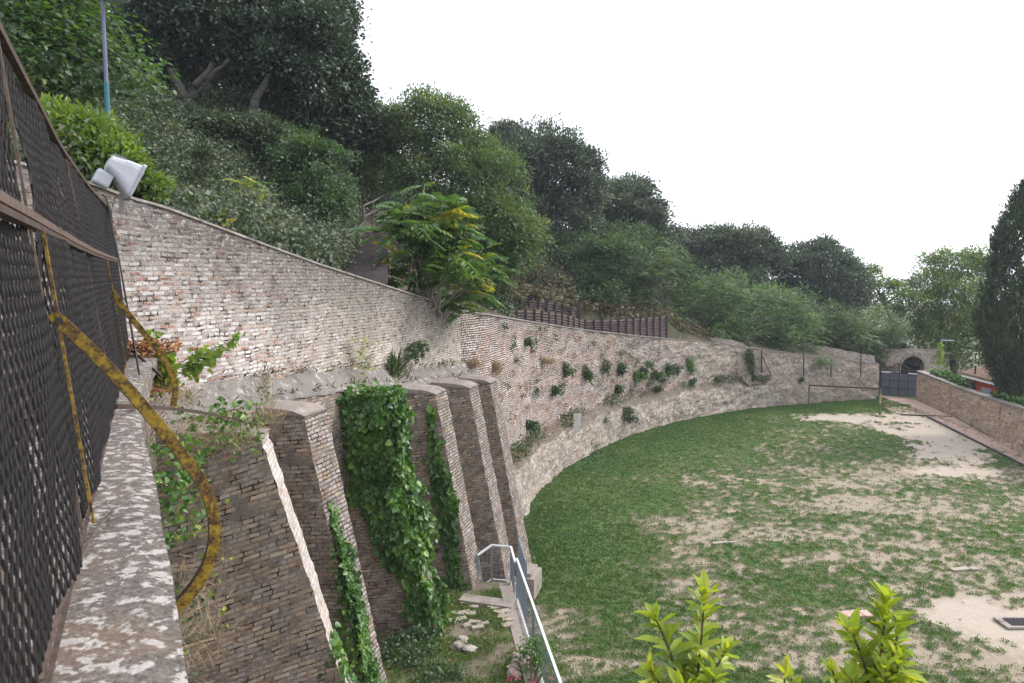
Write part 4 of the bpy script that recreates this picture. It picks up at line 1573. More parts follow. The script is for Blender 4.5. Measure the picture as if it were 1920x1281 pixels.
m = MB(); strip_cap(m, seq, [z - .12 for z in zq], lnormals(seq), -.05, .47, .12); m.build('coping', M['wallcap'], rw)
for k_ in (.25, .62):
    i = int(len(seq) * k_)
    n_ = lnormals(seq)[i]
    m = MB(); m.box((seq[i][0] - n_[0] * .02, seq[i][1] - n_[1] * .02, .98 * zq[i] / 2), (.5, .1, zq[i] * .94), (Vector((-n_[1], n_[0], 0)) * -1, Vector((n_[0], n_[1], 0)), Vector((0, 0, 1))))
    m.build('pier', M['ramp_brick'], rw)

# the gate
gl, gr_ = at(1650, 741, 55.9), at(1719, 749, 54.6)
gl.z = gr_.z = 0.03
gt = thing('metal_gate', 'blue-grey double metal gate with arched bars on top, at the ramp', 'gate', tuple(gl))
gd = (gr_ - gl).normalized(); GW = (gr_ - gl).length; gn = Vector((gd.y, -gd.x, 0))
def GP(u, z, d=0): return gl + gd * u + Vector((0, 0, z)) + gn * d
PH = 1.72
for k in range(2):
    u0, u1 = (0.03, GW / 2 - .01) if k == 0 else (GW / 2 + .01, GW - .03)
    lf = MB()
    lf.box(GP((u0 + u1) / 2, .05 + PH / 2), (u1 - u0, .03, PH), (gd, gn, Vector((0, 0, 1))))
    leaf = lf.build('leaf_panel', M['gate'], gt)
    m = MB()
    for t in (0, .5, 1):
        u = u0 + (u1 - u0) * t
        m.box(GP(u, .05 + PH / 2, .03), (.045, .03, PH + .02), (gd, gn, Vector((0, 0, 1))))
    for t in (0, .33, .66, 1):
        m.box(GP((u0 + u1) / 2, .05 + PH * t, .032), (u1 - u0, .03, .04), (gd, gn, Vector((0, 0, 1))))
    m.build('frame', M['iron'], leaf)
    m = MB()
    def tz(u):
        q = abs(u - GW / 2) / (GW / 2)
        return PH + .12 + .55 * (.5 + .5 * math.cos(math.pi * min(1, q * 1.05))) + .08
    for i in range(11):
        u = u0 + (u1 - u0) * i / 10
        m.bar(GP(u, PH), GP(u, tz(u)), .04, .04, gn)
        if i < 10:
            un = u0 + (u1 - u0) * (i + 1) / 10
            m.bar(GP(u, tz(u)), GP(un, tz(un)), .07, .06, gn)
    m.bar(GP(u0, PH + .24), GP(u1, PH + .24), .05, .05, gn)
    m.build('top_bars', M['iron'], gt)
    m = MB()
    uc = .35 if k == 0 else GW - .32
    m.box(GP(uc, PH + .07, .05), (.62, .05, .06), (gd, gn, Vector((0, 0, 1))))
    m.build('hinge_arm', M['whitepaint'], gt)
for u in (-.04, GW + .04):
    m = MB(); m.box(GP(u, 1.05), (.09, .09, 2.12), (gd, gn, Vector((0, 0, 1)))); m.build('post', M['iron'], gt)

# the arch behind the gate
AY = 63.0
ac, aw = at(1711, 690, AY), 0.98
zt_a = at(1711, 668, AY).z
azt = at(1700, 655, AY).z
xl_, xr_ = at(1596, 690, AY).x, at(1768, 690, AY).x
arch = thing('arched_wall', 'old stone wall with a dark round archway, beyond the gate', 'wall', (ac.x, AY, 0))
m = MB()
zs_ = zt_a - aw
ysn, yb_ = AY, AY + .7
def topz(x): return azt + .12 * nz(x * .9, 3) - .25 * max(0, (ac.x - 2.2 - x) / 3) 
cols = sorted(set(list(np.linspace(xl_, ac.x - aw, 9)) + list(np.linspace(ac.x + aw, xr_, 6))))
for x0, x1 in zip(cols[:-1], cols[1:]):
    if abs((x0 + x1) / 2 - ac.x) < aw: continue
    m.hexa([Vector(q) for q in ((x0, AY, -.1), (x1, AY, -.1), (x1, yb_, -.1), (x0, yb_, -.1), (x0, AY, topz(x0)), (x1, AY, topz(x1)), (x1, yb_, topz(x1)), (x0, yb_, topz(x0)))])
NA = 20
for k in range(NA):
    t0, t1 = math.pi * k / NA, math.pi * (k + 1) / NA
    x0, x1 = ac.x - aw * math.cos(t0), ac.x - aw * math.cos(t1)
    z0, z1 = zs_ + aw * math.sin(t0), zs_ + aw * math.sin(t1)
    m.face([(x0, AY, z0), (x1, AY, z1), (x1, AY, topz(x1)), (x0, AY, topz(x0))])
    m.face([(x0, AY, topz(x0)), (x1, AY, topz(x1)), (x1, yb_, topz(x1)), (x0, yb_, topz(x0))])
    m.face([(x0, yb_ + 3, z0), (x1, yb_ + 3, z1), (x1, AY, z1), (x0, AY, z0)])
m.build('wall_face', M['rubble'], arch)
m = MB()
for k in range(NA):
    t0, t1 = math.pi * k / NA + .01, math.pi * (k + 1) / NA - .01
    q = []
    for d in (-.05, .10):
        for (r, t) in ((aw - .01, t0), (aw + .24, t0), (aw + .24, t1), (aw - .01, t1)):
            q.append(Vector((ac.x - r * math.cos(t), AY + d, zs_ + r * math.sin(t))))
    m.hexa([q[4], q[5], q[1], q[0], q[7], q[6], q[2], q[3]])
m.build('arch_ring', M['wallcap'], arch)
m = MB()
m.box((ac.x, yb_ + 3.0, 1.4), (2.6, .2, 3.2)); m.box((ac.x - aw - .25, yb_ + 1.4, 1.2), (.45, 2.9, 2.8)); m.box((ac.x + aw + .25, yb_ + 1.4, 1.2), (.45, 2.9, 2.8))
m.build('passage', M['dark'], arch)
m = MB()
m.bar((ac.x - aw, AY + .2, zs_ + .45), (ac.x + aw, AY + .2, zs_ + .45), .04, .04)
m.bar((ac.x + aw - .28, AY + .2, .0), (ac.x + aw - .28, AY + .2, zs_ + .4), .04, .04, (1, 0, 0))
m.build('iron_bar', M['iron'], arch)

# thin lamp post beyond the ramp wall
q = at(1763, 690, 57.0)
tl = thing('lamp_post', 'thin grey lamp post with a short arm, overgrown with a vine', 'lamp post', (q.x, 57, 0))
zt_l = at(1763, 638, 57).z
m = MB(); m.tube([(q.x, 57, 0), (q.x, 57, zt_l)], .045, 8); m.build('pole', M['grey_metal2'], tl)
m = MB(); m.bar((q.x - .04, 57, zt_l), (q.x + .95, 57, zt_l - .03), .1, .07); m.build('arm', M['grey_metal'], tl)
m = MB(); m.bar((q.x - .5, 57, zt_l - .92), (q.x + .8, 57, zt_l - 1.0), .04, .03); m.build('cross_bar', M['grey_metal'], tl)
LPX, LPZ = q.x, zt_l

# red house with tiled roof
e0, e1 = at(1815, 703, 47.5), at(1889, 723, 43.0)
zE = e0.z
hd = Vector((e1.x - e0.x, e1.y - e0.y, 0)); HL = hd.length; hd.normalize(); hn = Vector((-hd.y, hd.x, 0))
if hn.x < 0: hn = -hn
hs = thing('red_house', 'small red plastered house with a tiled roof behind the ramp wall', 'house', tuple((e0.x, e0.y, 0)))
zE2 = (e0.z + e1.z) / 2
def HP(u, d, z): return Vector((e0.x, e0.y, 0)) + hd * u + hn * d + Vector((0, 0, z))
DW = 5.0
m = MB()
m.hexa([HP(0, 0, 0), HP(HL, 0, 0), HP(HL, DW, 0), HP(0, DW, 0), HP(0, 0, zE2 - .12), HP(HL, 0, zE2 - .12), HP(HL, DW, zE2 - .12), HP(0, DW, zE2 - .12)])
for u in (0, HL):
    m.face([HP(u, 0, zE2 - .12), HP(u, DW, zE2 - .12), HP(u, DW / 2, zE2 + .85)])
m.build('wall', M['redwall'], hs)
m = MB()
m.box(HP(HL * .52, -.17, zE2 - .06), (HL + .3, .3, .12), (hd, hn, Vector((0, 0, 1))))
m.build('fascia', M['whitepaint'], hs)
m = MB()
for s_ in (0, 1):
    d0, d1 = (-.32, DW / 2) if s_ == 0 else (DW / 2, DW + .3)
    za, zb_ = (zE2 + .02, zE2 + 1.0) if s_ == 0 else (zE2 + 1.0, zE2 + .02)
    m.hexa([HP(-.25, d0, za), HP(HL + .2, d0, za), HP(HL + .2, d1, zb_), HP(-.25, d1, zb_), HP(-.25, d0, za + .1), HP(HL + .2, d0, za + .1), HP(HL + .2, d1, zb_ + .1), HP(-.25, d1, zb_ + .1)])
roof = m.build('roof', M['tiles'], hs)
m = MB()
for i in range(int(HL / .24)):
    u = -.12 + i * .24
    m.tube([HP(u, -.36, zE2 + .12), HP(u, DW / 2, zE2 + 1.13)], .075, 6)
m.build('cover_tiles', M['tiles'], roof)
m = MB(); m.box(HP(HL * .52, -.03, zE2 - .85), (1.1, .06, .7), (hd, hn, Vector((0, 0, 1)))); wf = m.build('window', M['grey_metal2'], hs)
m = MB(); m.box(HP(HL * .52, -.065, zE2 - .85), (.95, .02, .55), (hd, hn, Vector((0, 0, 1)))); m.build('pane', M['window'], wf)
m = MB()
pq = HP(HL * .28, -.2, 0)
m.tube([(pq.x, pq.y, 0), (pq.x, pq.y, zE2 + .75)], .05, 8); m.build('drainpipe', M['iron'], hs)
m = MB()
m.hexa([HP(-1.7, .6, 0), HP(-.02, .6, 0), HP(-.02, 3.2, 0), HP(-1.7, 3.2, 0), HP(-1.7, .6, zE2 - .3), HP(-.02, .6, zE2 - .1), HP(-.02, 3.2, zE2 - .1), HP(-1.7, 3.2, zE2 - .3)])
m.build('side_annex', M['shutter'], hs)

# football goal
gL, gR = on(1516, 766, 0), on(1649.5, 778.5, 0)
goal = thing('football_goal', 'rusty green football goal frame without a net at the lawn end', 'goal', tuple(gL))
zgl, zgr = at(1518, 722.5, gL.y).z, at(1650.5, 729, gR.y).z
m = MB(); m.tube([gL, (gL.x, gL.y, zgl)], .055, 10); m.build('post', M['goalgreen'], goal)
m = MB(); m.tube([gR, (gR.x, gR.y, zgr)], .055, 10); p_ = m.build('post', M['goalgreen'], goal)
m = MB(); m.tube([(gR.x, gR.y, .75), (gR.x, gR.y, 1.35)], .066, 10); m.build('tape_band', M['goalyellow'], p_)
m = MB(); m.tube([(gL.x - .03, gL.y, zgl), (gR.x + .03, gR.y, zgr)], .055, 10); m.build('crossbar', M['rust'], goal)
# litter by the wall
for i, (px, py, mt, lab, r) in enumerate(((1603, 747, 'bluebottle', 'pale blue plastic bottle lying at the wall foot behind the goal', .14), (1612, 748, 'whitepaint', 'white plastic bag on the grass behind the goal', .12))):
    q = on(px, py, 0)
    m = MB()
    if i == 0:
        m.tube([q + Vector((-.22, 0, .13)), q + Vector((.1, 0, .13)), q + Vector((.17, 0, .13)), q + Vector((.2, 0, .13)), q + Vector((.27, 0, .13))], [.13, .13, .09, .05, .05], 10)
        o = m.build('plastic_bottle', M[mt], smooth=True)
    else:
        m.rock(q + Vector((0, 0, .08)), (.24, .14, .12), 3, 9, 6)
        o = m.build('plastic_bag', M[mt])
    tag(o, lab, 'bottle' if i == 0 else 'bag')
# drain cover on the lawn
q = on(1906, 1166, .05)
dc = thing('drain_cover', 'square drain cover with an iron grate in the bare ground at right', 'drain cover', tuple(q))
m = MB(); m.box(q - Vector((0, 0, .03)), (.85, .6, .05)); m.build('concrete_frame', M['pavement'], dc)
m = MB(); m.box(q + Vector((.05, 0, -.02)), (.6, .4, .05))
for k in range(7): m.box(q + Vector((-.2 + k * .08, 0, .012)), (.03, .38, .02))
m.build('grate', M['iron'], dc)
for lab, px, py, sx, sy, mt in (('cracked pinkish paving slab sunk in the middle of the lawn', 1596, 1152, .55, .38, 'redpave'), ('narrow pale stone slab lying in the bare lawn at right', 1800, 1067, .62, .2, 'stone'), ('thin white kerb stone flush with the grass', 1350, 1018, .55, .12, 'stone')):
    q = on(px, py, .03)
    m = MB(); m.box(q, (sx, sy, .05), (Vector((.97, .2, 0)), Vector((-.2, .97, 0)), Vector((0, 0, 1))))
    m.box(q + Vector((sx * .72, .02, .01)), (sx * .4, sy * .9, .05), (Vector((.99, .1, 0)), Vector((-.1, .99, 0)), Vector((0, 0, 1))))
    o = m.build('stone_slab', M[mt]); bv = o.modifiers.new('bevel', 'BEVEL'); bv.width = .015
    tag(o, lab, 'slab')

# ------------------------------------------------------------------ the hill behind the walls
back = [np.array((-9.0, -2.0)), np.array((-7.6, 3.0)), np.array((-6.3, 7.6))] + [p for p in Wu[2::3]] + [p for p in Wc[1::4]] 
back = [np.array(b) for b in back]
ext = back[-1] + np.array((7.0, 8.5)); ext2 = ext + np.array((14, 2.0))
CTRL = []
for p in back[3:]:
    CTRL.append((p[0], p[1], ztop(p) - .35))
def cp(px, py, Y, dz=0):
    q = at(px, py, Y); CTRL.append((q.x, q.y, q.z + dz))
CTRL += [(-9, -2, 8.0), (-7.6, 3, 8.0), (-6.4, 7.6, 8.3), (-14, 0, 12), (-14, 8, 12), (-30, 5, 20)]
for a in ((300, 350, 14.5, -.9), (250, 290, 17, -.9), (210, 240, 18, -.6), (400, 320, 19, -.9), (560, 370, 23, -.9), (600, 470, 20.5, -.5), (480, 380, 18, -.8),
          (370, 205, 28, 0), (280, 205, 30, 0), (490, 240, 30, 0), (620, 330, 32, 0), (690, 437, 27, 0), (672, 480, 22.5, 0), (690, 524, 18.6, 0), (720, 420, 32, 0),
          (850, 565, 28, 0), (760, 555, 22, -.1), (800, 500, 36, 0), (1000, 610, 35, 0), (1000, 540, 42, 0), (1010, 500, 46, 0), (1100, 560, 48, 0), (1100, 480, 56, 0), (1030, 450, 56, 0),
          (1250, 600, 50, 0), (1200, 520, 60, 0), (1380, 645, 52, 0), (1360, 540, 68, 0), (1500, 655, 56, 0), (1530, 600, 70, 0), (1650, 680, 64, 0), (1700, 690, 75, 0)):
    cp(*a)
for tp_, bt__, Y_ in (((1098, 602), (1098, 640), 42.5), ((1170, 600), (1170, 646), 44), ((1250, 594), (1250, 652), 46.5), ((952, 582), (952, 606), 37), ((1010, 584), (1010, 616), 38.5), ((1060, 592), (1060, 626), 40.5), ((905, 563), (905, 582), 40.5), ((960, 560), (960, 580), 41.5), ((1020, 566), (1020, 584), 42.5), ((1002, 558), (1002, 570), 45.5)):
    cp(tp_[0], tp_[1], Y_ + .5, -.12); cp(bt__[0], bt__[1], Y_ - .35, .0)
CTRL += [(-20, 45, 22), (-35, 35, 28), (-10, 60, 17), (10, 80, 11), (-40, 70, 30), (35, 85, 2), (60, 70, 0), (30, 66, .3)]
CT = np.array(CTRL)
def rbf_fit(P, lam=.05):
    n = len(P)
    R = np.linalg.norm(P[:, None, :2] - P[None, :, :2], axis=2)
    A = np.zeros((n + 3, n + 3))
    A[:n, :n] = -R - np.eye(n) * lam
    A[:n, n] = 1; A[:n, n + 1:] = P[:, :2]
    A[n, :n] = 1; A[n + 1:, :n] = P[:, :2].T
    return np.linalg.solve(A, np.concatenate([P[:, 2], np.zeros(3)]))
WTS = rbf_fit(CT)
def hz(X, Y):
    X = np.atleast_1d(np.asarray(X, float)); Y = np.atleast_1d(np.asarray(Y, float))
    R = np.hypot(X[:, None] - CT[None, :, 0], Y[:, None] - CT[None, :, 1])
    return -R @ WTS[:-3] + WTS[-3] + WTS[-2] * X + WTS[-1] * Y
def hz1(x, y): return float(hz(x, y)[0])

TIERS = [  # (px, top y, bottom y, distance) along each palisade, lower tier first
    [(952, 582, 606, 37.0), (1010, 584, 616, 38.5), (1060, 592, 626, 40.5), (1097, 602, 636, 42.4), (1170, 600, 646, 44.0), (1256, 594, 652, 46.5), (1310, 625, 652, 49.0)],
    [(905, 563, 582, 40.5), (960, 560, 580, 41.5), (1020, 566, 584, 42.5), (1085, 578, 600, 44.0)]]
def step_clamp(x, y, z):
    px = 960 + F * x / (y * CP - (z - HC) * SP)
    for T in TIERS:
        if T[0][0] - 6 <= px <= T[-1][0] + 6:
            Yp = float(np.interp(px, [t[0] for t in T], [t[3] for t in T]))
            zt = at(px, float(np.interp(px, [t[0] for t in T], [t[1] for t in T])), Yp).z
            zb = at(px, float(np.interp(px, [t[0] for t in T], [t[2] for t in T])), Yp).z
            if Yp - 3.5 < y < Yp + .05: z = min(z, zb - .05)
            elif Yp + .05 <= y < Yp + 1.6: z = min(z, zt - .10)
    return z
def mk_hill_mesh():
    line = resample(back + [ext, ext2], .6)
    n = len(line)
    dirs = []
    for i in range(n):
        t = i / (n - 1)
        ang = math.pi - (math.pi * .5) * min(1, max(0, (t - .30) / .62)) ** 1.1      # outward: from -X to +Y
        dirs.append(np.array((math.cos(ang), math.sin(ang))))
    D = np.concatenate([[.42], np.linspace(.7, 18, 80), np.linspace(19, 62, 22)])
    V, Fc = [], []
    for i in range(n):
        q = line[i][None] + dirs[i][None] * D[:, None]
        z = hz(q[:, 0], q[:, 1])
        for e in range(len(q)):
            z[e] = step_clamp(q[e][0], q[e][1], z[e])
        z = z + np.array([.10 * fbm(a * .7, b * .7, 1.0) * min(1, d / 2) for (a, b), d in zip(q, D)])
        for (a, b), c in zip(q, z): V.append((a, b, c))
    k = len(D)
    for i in range(n - 1):
        for j in range(k - 1):
            Fc.append((i * k + j, (i + 1) * k + j, (i + 1) * k + j + 1, i * k + j + 1))
    me = bpy.data.meshes.new('hill')
    me.from_pydata(V, [], Fc)
    me.polygons.foreach_set('use_smooth', [True] * len(Fc))
    me.update()
    tag(link('hill', me, M['hill']), kind='structure')
mk_hill_mesh()

# log-stepped path behind the wall
pl = [(at(648, 506, 18.4), at(726, 528, 18.4)), (at(660, 480, 21.5), at(728, 488, 21.5)), (at(672, 456, 24.5), at(724, 460, 24.5)), (at(680, 440, 27.0), at(722, 440, 27.0))]
m = MB()
La = resample([np.array(a) for a, b in pl], .42); Rb = resample([np.array(b) for a, b in pl], .42)
for i in range(min(len(La), len(Rb)) - 1):
    a, b, c, d = [Vector(v) for v in (La[i], Rb[i], Rb[i + 1], La[i + 1])]
    a.z = b.z = c.z = d.z = (La[i][2] + Rb[i][2]) / 2 + .12
    dn = Vector((0, 0, -.35))
    m.hexa([a + dn, b + dn, c + dn, d + dn, a, b, c, d])
tag(m.build('stepped_path', M['plank']), kind='structure')
def wood_rail(name, label, pts, hgt, lvl, mat):
    t = thing(name, label, 'railing', tuple(pts[0]))
    for i, p in enumerate(pts):
        m = MB(); m.tube([p - Vector((0, 0, .3)), p + Vector((0, 0, hgt))], .045, 7); m.build('post', mat, t)
    for h in lvl:
        m = MB()
        for a, b in zip(pts[:-1], pts[1:]): m.tube([a + Vector((0, 0, h)), b + Vector((0, 0, h))], .035, 6)
        m.build('rail', mat, t)
wood_rail('wooden_railing', 'grey wooden handrail at the head of the stepped path', [at(682, 430, 27.4), at(700, 420, 29), at(722, 405, 31)], .9, (.45, .85), M['plank'])
wood_rail('wooden_railing', 'dark wooden handrail at the foot of the stepped path, just over the wall', [at(699, 527, 18.6), at(708, 520, 19.3), at(716, 512, 20.2)], .4, (.36,), M['logpost'])
m = MB(); q = at(676, 438, 27.5); m.tube([q - Vector((0, 0, .3)), q + Vector((0, 0, 1.25))], .07, 8); m.tube([q + Vector((.1, .2, -.3)), q + Vector((.1, .2, 1.1))], .04, 8)
tag(m.build('timber_post', M['logpost']), 'dark timber post at the top of the stepped path', 'post')

# log palisades holding the slope
def palisade(label, tops, bots, Ys, nposts):
    t = thing('log_palisade', label, 'retaining fence', tuple(at(bots[0][0], bots[0][1], Ys[0])), 'log palisades in tiers behind the curved wall')
    A = [at(px, py, Y) for (px, py), Y in zip(tops, Ys)]
    Bq = [at(px, py, Y) for (px, py), Y in zip(bots, Ys)]
    seg = [0.0]
    for i in range(1, len(A)): seg.append(seg[-1] + (A[i] - A[i - 1]).length)
    def lerp(Q, s):
        for i in range(len(seg) - 1):
            if s <= seg[i + 1] + 1e-6: return Q[i].lerp(Q[i + 1], (s - seg[i]) / (seg[i + 1] - seg[i]))
        return Q[-1]
    n = nposts
    S = [seg[-1] * i / (n - 1) for i in range(n)]
    m = MB()
    for i in range(n - 1):
        a0, a1, b0, b1 = lerp(A, S[i]), lerp(A, S[i + 1]), lerp(Bq, S[i]), lerp(Bq, S[i + 1])
        hh = max((a0 - b0).length, .3)
        k = max(3, int(hh / .13))
        for j in range(k):
            f = (j + .5) / k
            jy = Vector((0, .09 + .03 * nz(i * 3.1, j * 1.7), 0))
            m.tube([b0.lerp(a0, f) + jy, b1.lerp(a1, f) + jy], hh / k * .56, 6)
    m.build('logs', M['log'], t)
    for i in range(n):
        p, q = lerp(Bq, S[i]), lerp(A, S[i])
        m = MB(); m.tube([p - Vector((0, 0, .4)), q + Vector((0, -.04, .10 + .06 * nz(i * 2.2, 5)))], .065, 7); m.build('post', M['logpost'], t)
palisade('lower right log palisade, the longest and tallest, ending at dark bushes', [(1098, 602), (1170, 600), (1250, 594)], [(1098, 640), (1170, 646), (1250, 652)], [42.5, 44, 46.5], 12)
palisade('lower left log palisade, just over the curved wall coping', [(952, 582), (1010, 584), (1060, 592), (1096, 602)], [(952, 606), (1010, 616), (1060, 626), (1096, 634)], [37.0, 38.5, 40.5, 42.3], 12)
palisade('upper left log palisade, second tier up the slope', [(905, 563), (960, 560), (1020, 566), (1085, 578)], [(905, 582), (960, 580), (1020, 584), (1085, 600)], [40.5, 41.5, 42.5, 44], 12)
palisade('topmost short log palisade, half buried under bushes', [(1002, 558), (1050, 562)], [(1002, 570), (1050, 574)], [45.5, 45.5], 5)

# rubble remains seen over the wall top
def ruin(label, tops, Y, dep, drop):
    m = MB()
    xs_ = [p[0] for p in tops]
    n = 26
    for i in range(n):
        a, b = xs_[0] + (xs_[-1] - xs_[0]) * i / n, xs_[0] + (xs_[-1] - xs_[0]) * (i + 1) / n
        A_, B_ = at(a, interp(a, tops), Y), at(b, interp(b, tops), Y)
        A_.z += .08 * nz(a * .09, 3); B_.z += .08 * nz(b * .09, 3)
        K = 5
        for k in range(K):
            def q(P, kk):
                f = kk / K
                return Vector((P.x, P.y - .25 * (1 - (1 - f) ** 2) - .05 * nz(P.x * 2, f * 3), P.z - drop * f))
            m.face([q(A_, k + 1), q(B_, k + 1), q(B_, k), q(A_, k)])
        dv = Vector((0, dep, -.25))
        m.face([A_, B_, B_ + dv, A_ + dv])
    tag(m.build('ruined_wall', M['rubble']), label, 'ruin')
ruin('low humped stretch of ruined rubble wall under the feathery bushes', [(1278, 646), (1300, 634), (1345, 633), (1385, 640), (1408, 655)], 50.5, 2.5, 2.5)
ruin('broken rubble wall remains behind the iron posts on the wall', [(1405, 656), (1440, 648), (1500, 656), (1515, 646), (1560, 652), (1640, 668)], 57.5, 1.5, 3.0)
ruin('bare earth scar in the slope above the upper palisade', [(962, 560), (985, 520), (1020, 512), (1052, 556)], 47.5, 3.0, 2.0)
bpy.data.objects['ruined_wall.002'].data.materials[0] = M['earthbank']
bpy.data.objects['ruined_wall.002']['category'] = 'earth bank'
bpy.data.objects['ruined_wall.002'].name = 'earth_bank'

# iron posts fixed to the curved wall
def wall_y(px):
    best = min(Wc, key=lambda p: abs(proj((p[0], p[1], ztop(p)))[0] - px))
    return best
for i, (px, y0, y1, extra, lab) in enumerate(((1428, 656, 700, True, 'iron post with a slanting strut on the curved wall, next to a dark shrub'), (1507, 655, 706, False, 'plain iron post on the curved wall, right of the strutted one'),
                                       (1558, 676, 707, False, 'shortest iron post on the curved wall, below the ailanthus sprout'), (1614, 655, 708, False, 'last tall iron post on the curved wall before the gate'))):
    p = wall_y(px)
    t = thing('iron_post', lab, 'post', (p[0], p[1] - .12, at(px, y1, p[1]).z), 'iron posts along the curved wall')
    Y = p[1] - .22
    m = MB(); m.bar(at(px, y0, Y), at(px, y1, Y), .06, .06, (1, 0, 0)); m.build('upright', M['iron'], t)
    if extra:
        m = MB(); m.bar(at(1429, 669, Y - .02), at(1446, 705, Y - .05), .05, .05, (1, 0, 0)); m.build('strut', M['iron'], t)
# stone slab and iron frame leaning on the plinth
p = min(range(len(Bs)), key=lambda i: abs(proj((Bs[i][0], Bs[i][1], 2.2))[0] - 1080))
Yb = Bs[p][1] - .05
m = MB(); q0, q1 = at(1074, 806, Yb), at(1090, 776, Yb + .1)
m.box((q0 + q1) / 2, (abs(q1.x - q0.x) * 1.0, .08, q1.z - q0.z), (Vector((.95, .3, 0)).normalized(), Vector((-.3, .95, 0)).normalized(), Vector((.05, .1, 1)).normalized()))
tag(m.build('leaning_slab', M['plaster']), 'pale upright slab leaning on the rubble plinth of the curved wall', 'slab')
ifr = thing('iron_bracket', 'rusty iron angle bracket jutting from the curved wall beside the pale slab', 'iron bracket', tuple(at(1050, 800, Yb)))
m = MB()
for a, b in (((1036, 790), (1074, 793)), ((1050, 778), (1074, 780))): m.bar(at(a[0], a[1], Yb - .4), at(b[0], b[1], Yb), .05, .05)
m.build('cross_bar', M['iron'], ifr)
m = MB()
for a, b in (((1046, 790), (1046, 818)), ((1062, 778), (1062, 802))): m.bar(at(a[0], a[1], Yb - .3), at(b[0], b[1], Yb - .3), .04, .04, (1, 0, 0))
m.build('upright', M['iron'], ifr)
m = MB(); m.bar(at(1044, 821, Yb - .3), at(1074, 793, Yb - .05), .04, .04); m.build('brace', M['iron'], ifr)

# ================================================================== PLANTS
def tree(name, label, cat, base, lobes, mat, seed, clusters, per, leaf, lw, spread, trunk_r=.25, bark='bark', limbs=6, droop=.1, group=None, ragged=.22, fork=None, shell=.8):
    rng = np.random.default_rng(seed)
    base = Vector(base)
    t = thing(name, label, cat, tuple(base), group)
    pos, ax_, nr, tone, c, o = crown_points(rng, lobes, clusters, per, spread, shell, droop, ragged)
    L = leaf * rng.uniform(.7, 1.3, len(pos))
    leaf_mesh('crown', pos, ax_, nr, L, L * lw, tone, M[mat], t)
    cen = np.mean([l[:3] for l in lobes], axis=0)
    m = MB()
    crotch = base.lerp(Vector(cen), fork or .45)
    limb(m, base - Vector((0, 0, .3)), crotch, trunk_r, trunk_r * .75, .08, 6, seed)
    sel = rng.choice(len(c), size=min(limbs, len(c)), replace=False)
    for k, i in enumerate(sel):
        limb(m, crotch, Vector(c[i]) * .93 + Vector(cen) * .07, trunk_r * .5, trunk_r * .06, .15, 7, seed + k * 1.7)
    m.build('trunk', M[bark], t, smooth=True)
    return t

def lob(px, py, Y, rx, rz, ry=None):
    """a crown lobe seen at a pixel, radii given in photo pixels"""
    q = at(px, py, Y)
    k = Y / F
    return (q.x, q.y, q.z, rx * k, (ry if ry else (rx + rz) * .5) * k, rz * k)

# dark holm oaks on the left hill
HOL = 'dark holm oaks crowning the hill at left'
tree('holm_oak', 'big dark holm oak with forked trunk, above the middle of the bank', 'tree', at(368, 215, 29),
     [lob(420, 60, 29, 110, 80), lob(330, 40, 29, 90, 85), lob(500, 120, 29, 70, 50), lob(500, 20, 30, 100, 70), lob(400, -60, 30, 150, 80), lob(560, 90, 28, 70, 80), lob(290, 120, 31, 55, 45)],
     'oak', 21, 620, 235, .16, .55, .42, .38, limbs=9, group=HOL, fork=.4)
def extra_limbs(parent, segs, mat):
    m = MB()
    for k, (a, b, r0, r1) in enumerate(segs):
        limb(m, a, b, r0, r1, .12, 7, 40 + k * 2.3)
    m.build('fork', M[mat], parent, smooth=True)
T1_ = [o for o in C.objects if o.name.startswith('holm_oak')][-1]
extra_limbs(T1_, [(at(366, 228, 26.5), at(352, 190, 26.6), .30, .22), (at(352, 190, 26.6), at(318, 130, 27), .19, .09), (at(353, 192, 26.6), at(398, 120, 27), .18, .09), (at(390, 150, 26.8), at(430, 110, 27), .10, .05),
    ], 'barkoak')
tree('holm_oak', 'dark holm oak at the right edge of the hill grove, against the sky', 'tree', at(500, 230, 31),
     [lob(590, 60, 31, 60, 80), lob(600, 150, 30, 55, 70), lob(560, 200, 30, 80, 50), lob(610, -10, 32, 42, 60), lob(640, 190, 31, 40, 65), lob(650, 240, 32, 40, 60)],
     'oak', 22, 470, 220, .16, .55, .40, .3, limbs=8, group=HOL, fork=.5)
tree('holm_oak', 'slim-trunked holm oak in deep shade behind the street lamp', 'tree', at(279, 215, 33),
     [lob(230, 60, 35, 110, 90), lob(300, 90, 34, 60, 60), lob(170, -10, 36, 120, 70), lob(120, 80, 36, 90, 70), lob(350, 160, 37, 90, 60), lob(450, 190, 37, 90, 60), lob(250, 180, 37, 80, 50)],
     'oak', 23, 520, 170, .18, .55, .48, .22, limbs=6, group=HOL, fork=.6)
tree('holm_oak', 'shadowed holm oak filling the gap beside the stepped path', 'tree', at(650, 420, 36),
     [lob(610, 290, 36, 60, 60), lob(680, 270, 38, 45, 60), lob(660, 350, 38, 60, 60), lob(540, 240, 37, 90, 60), lob(720, 330, 40, 40, 50)],
     'oak', 24, 300, 150, .18, .55, .42, .25, limbs=5, group=HOL, fork=.5)

T2_ = [o for o in C.objects if o.name.startswith('holm_oak') and 'right edge' in o.get('label', '')][0]
extra_limbs(T2_, [(at(470, 232, 26.8), at(478, 190, 27), .22, .16), (at(478, 190, 27), at(505, 140, 27.5), .16, .09)], 'barkoak')
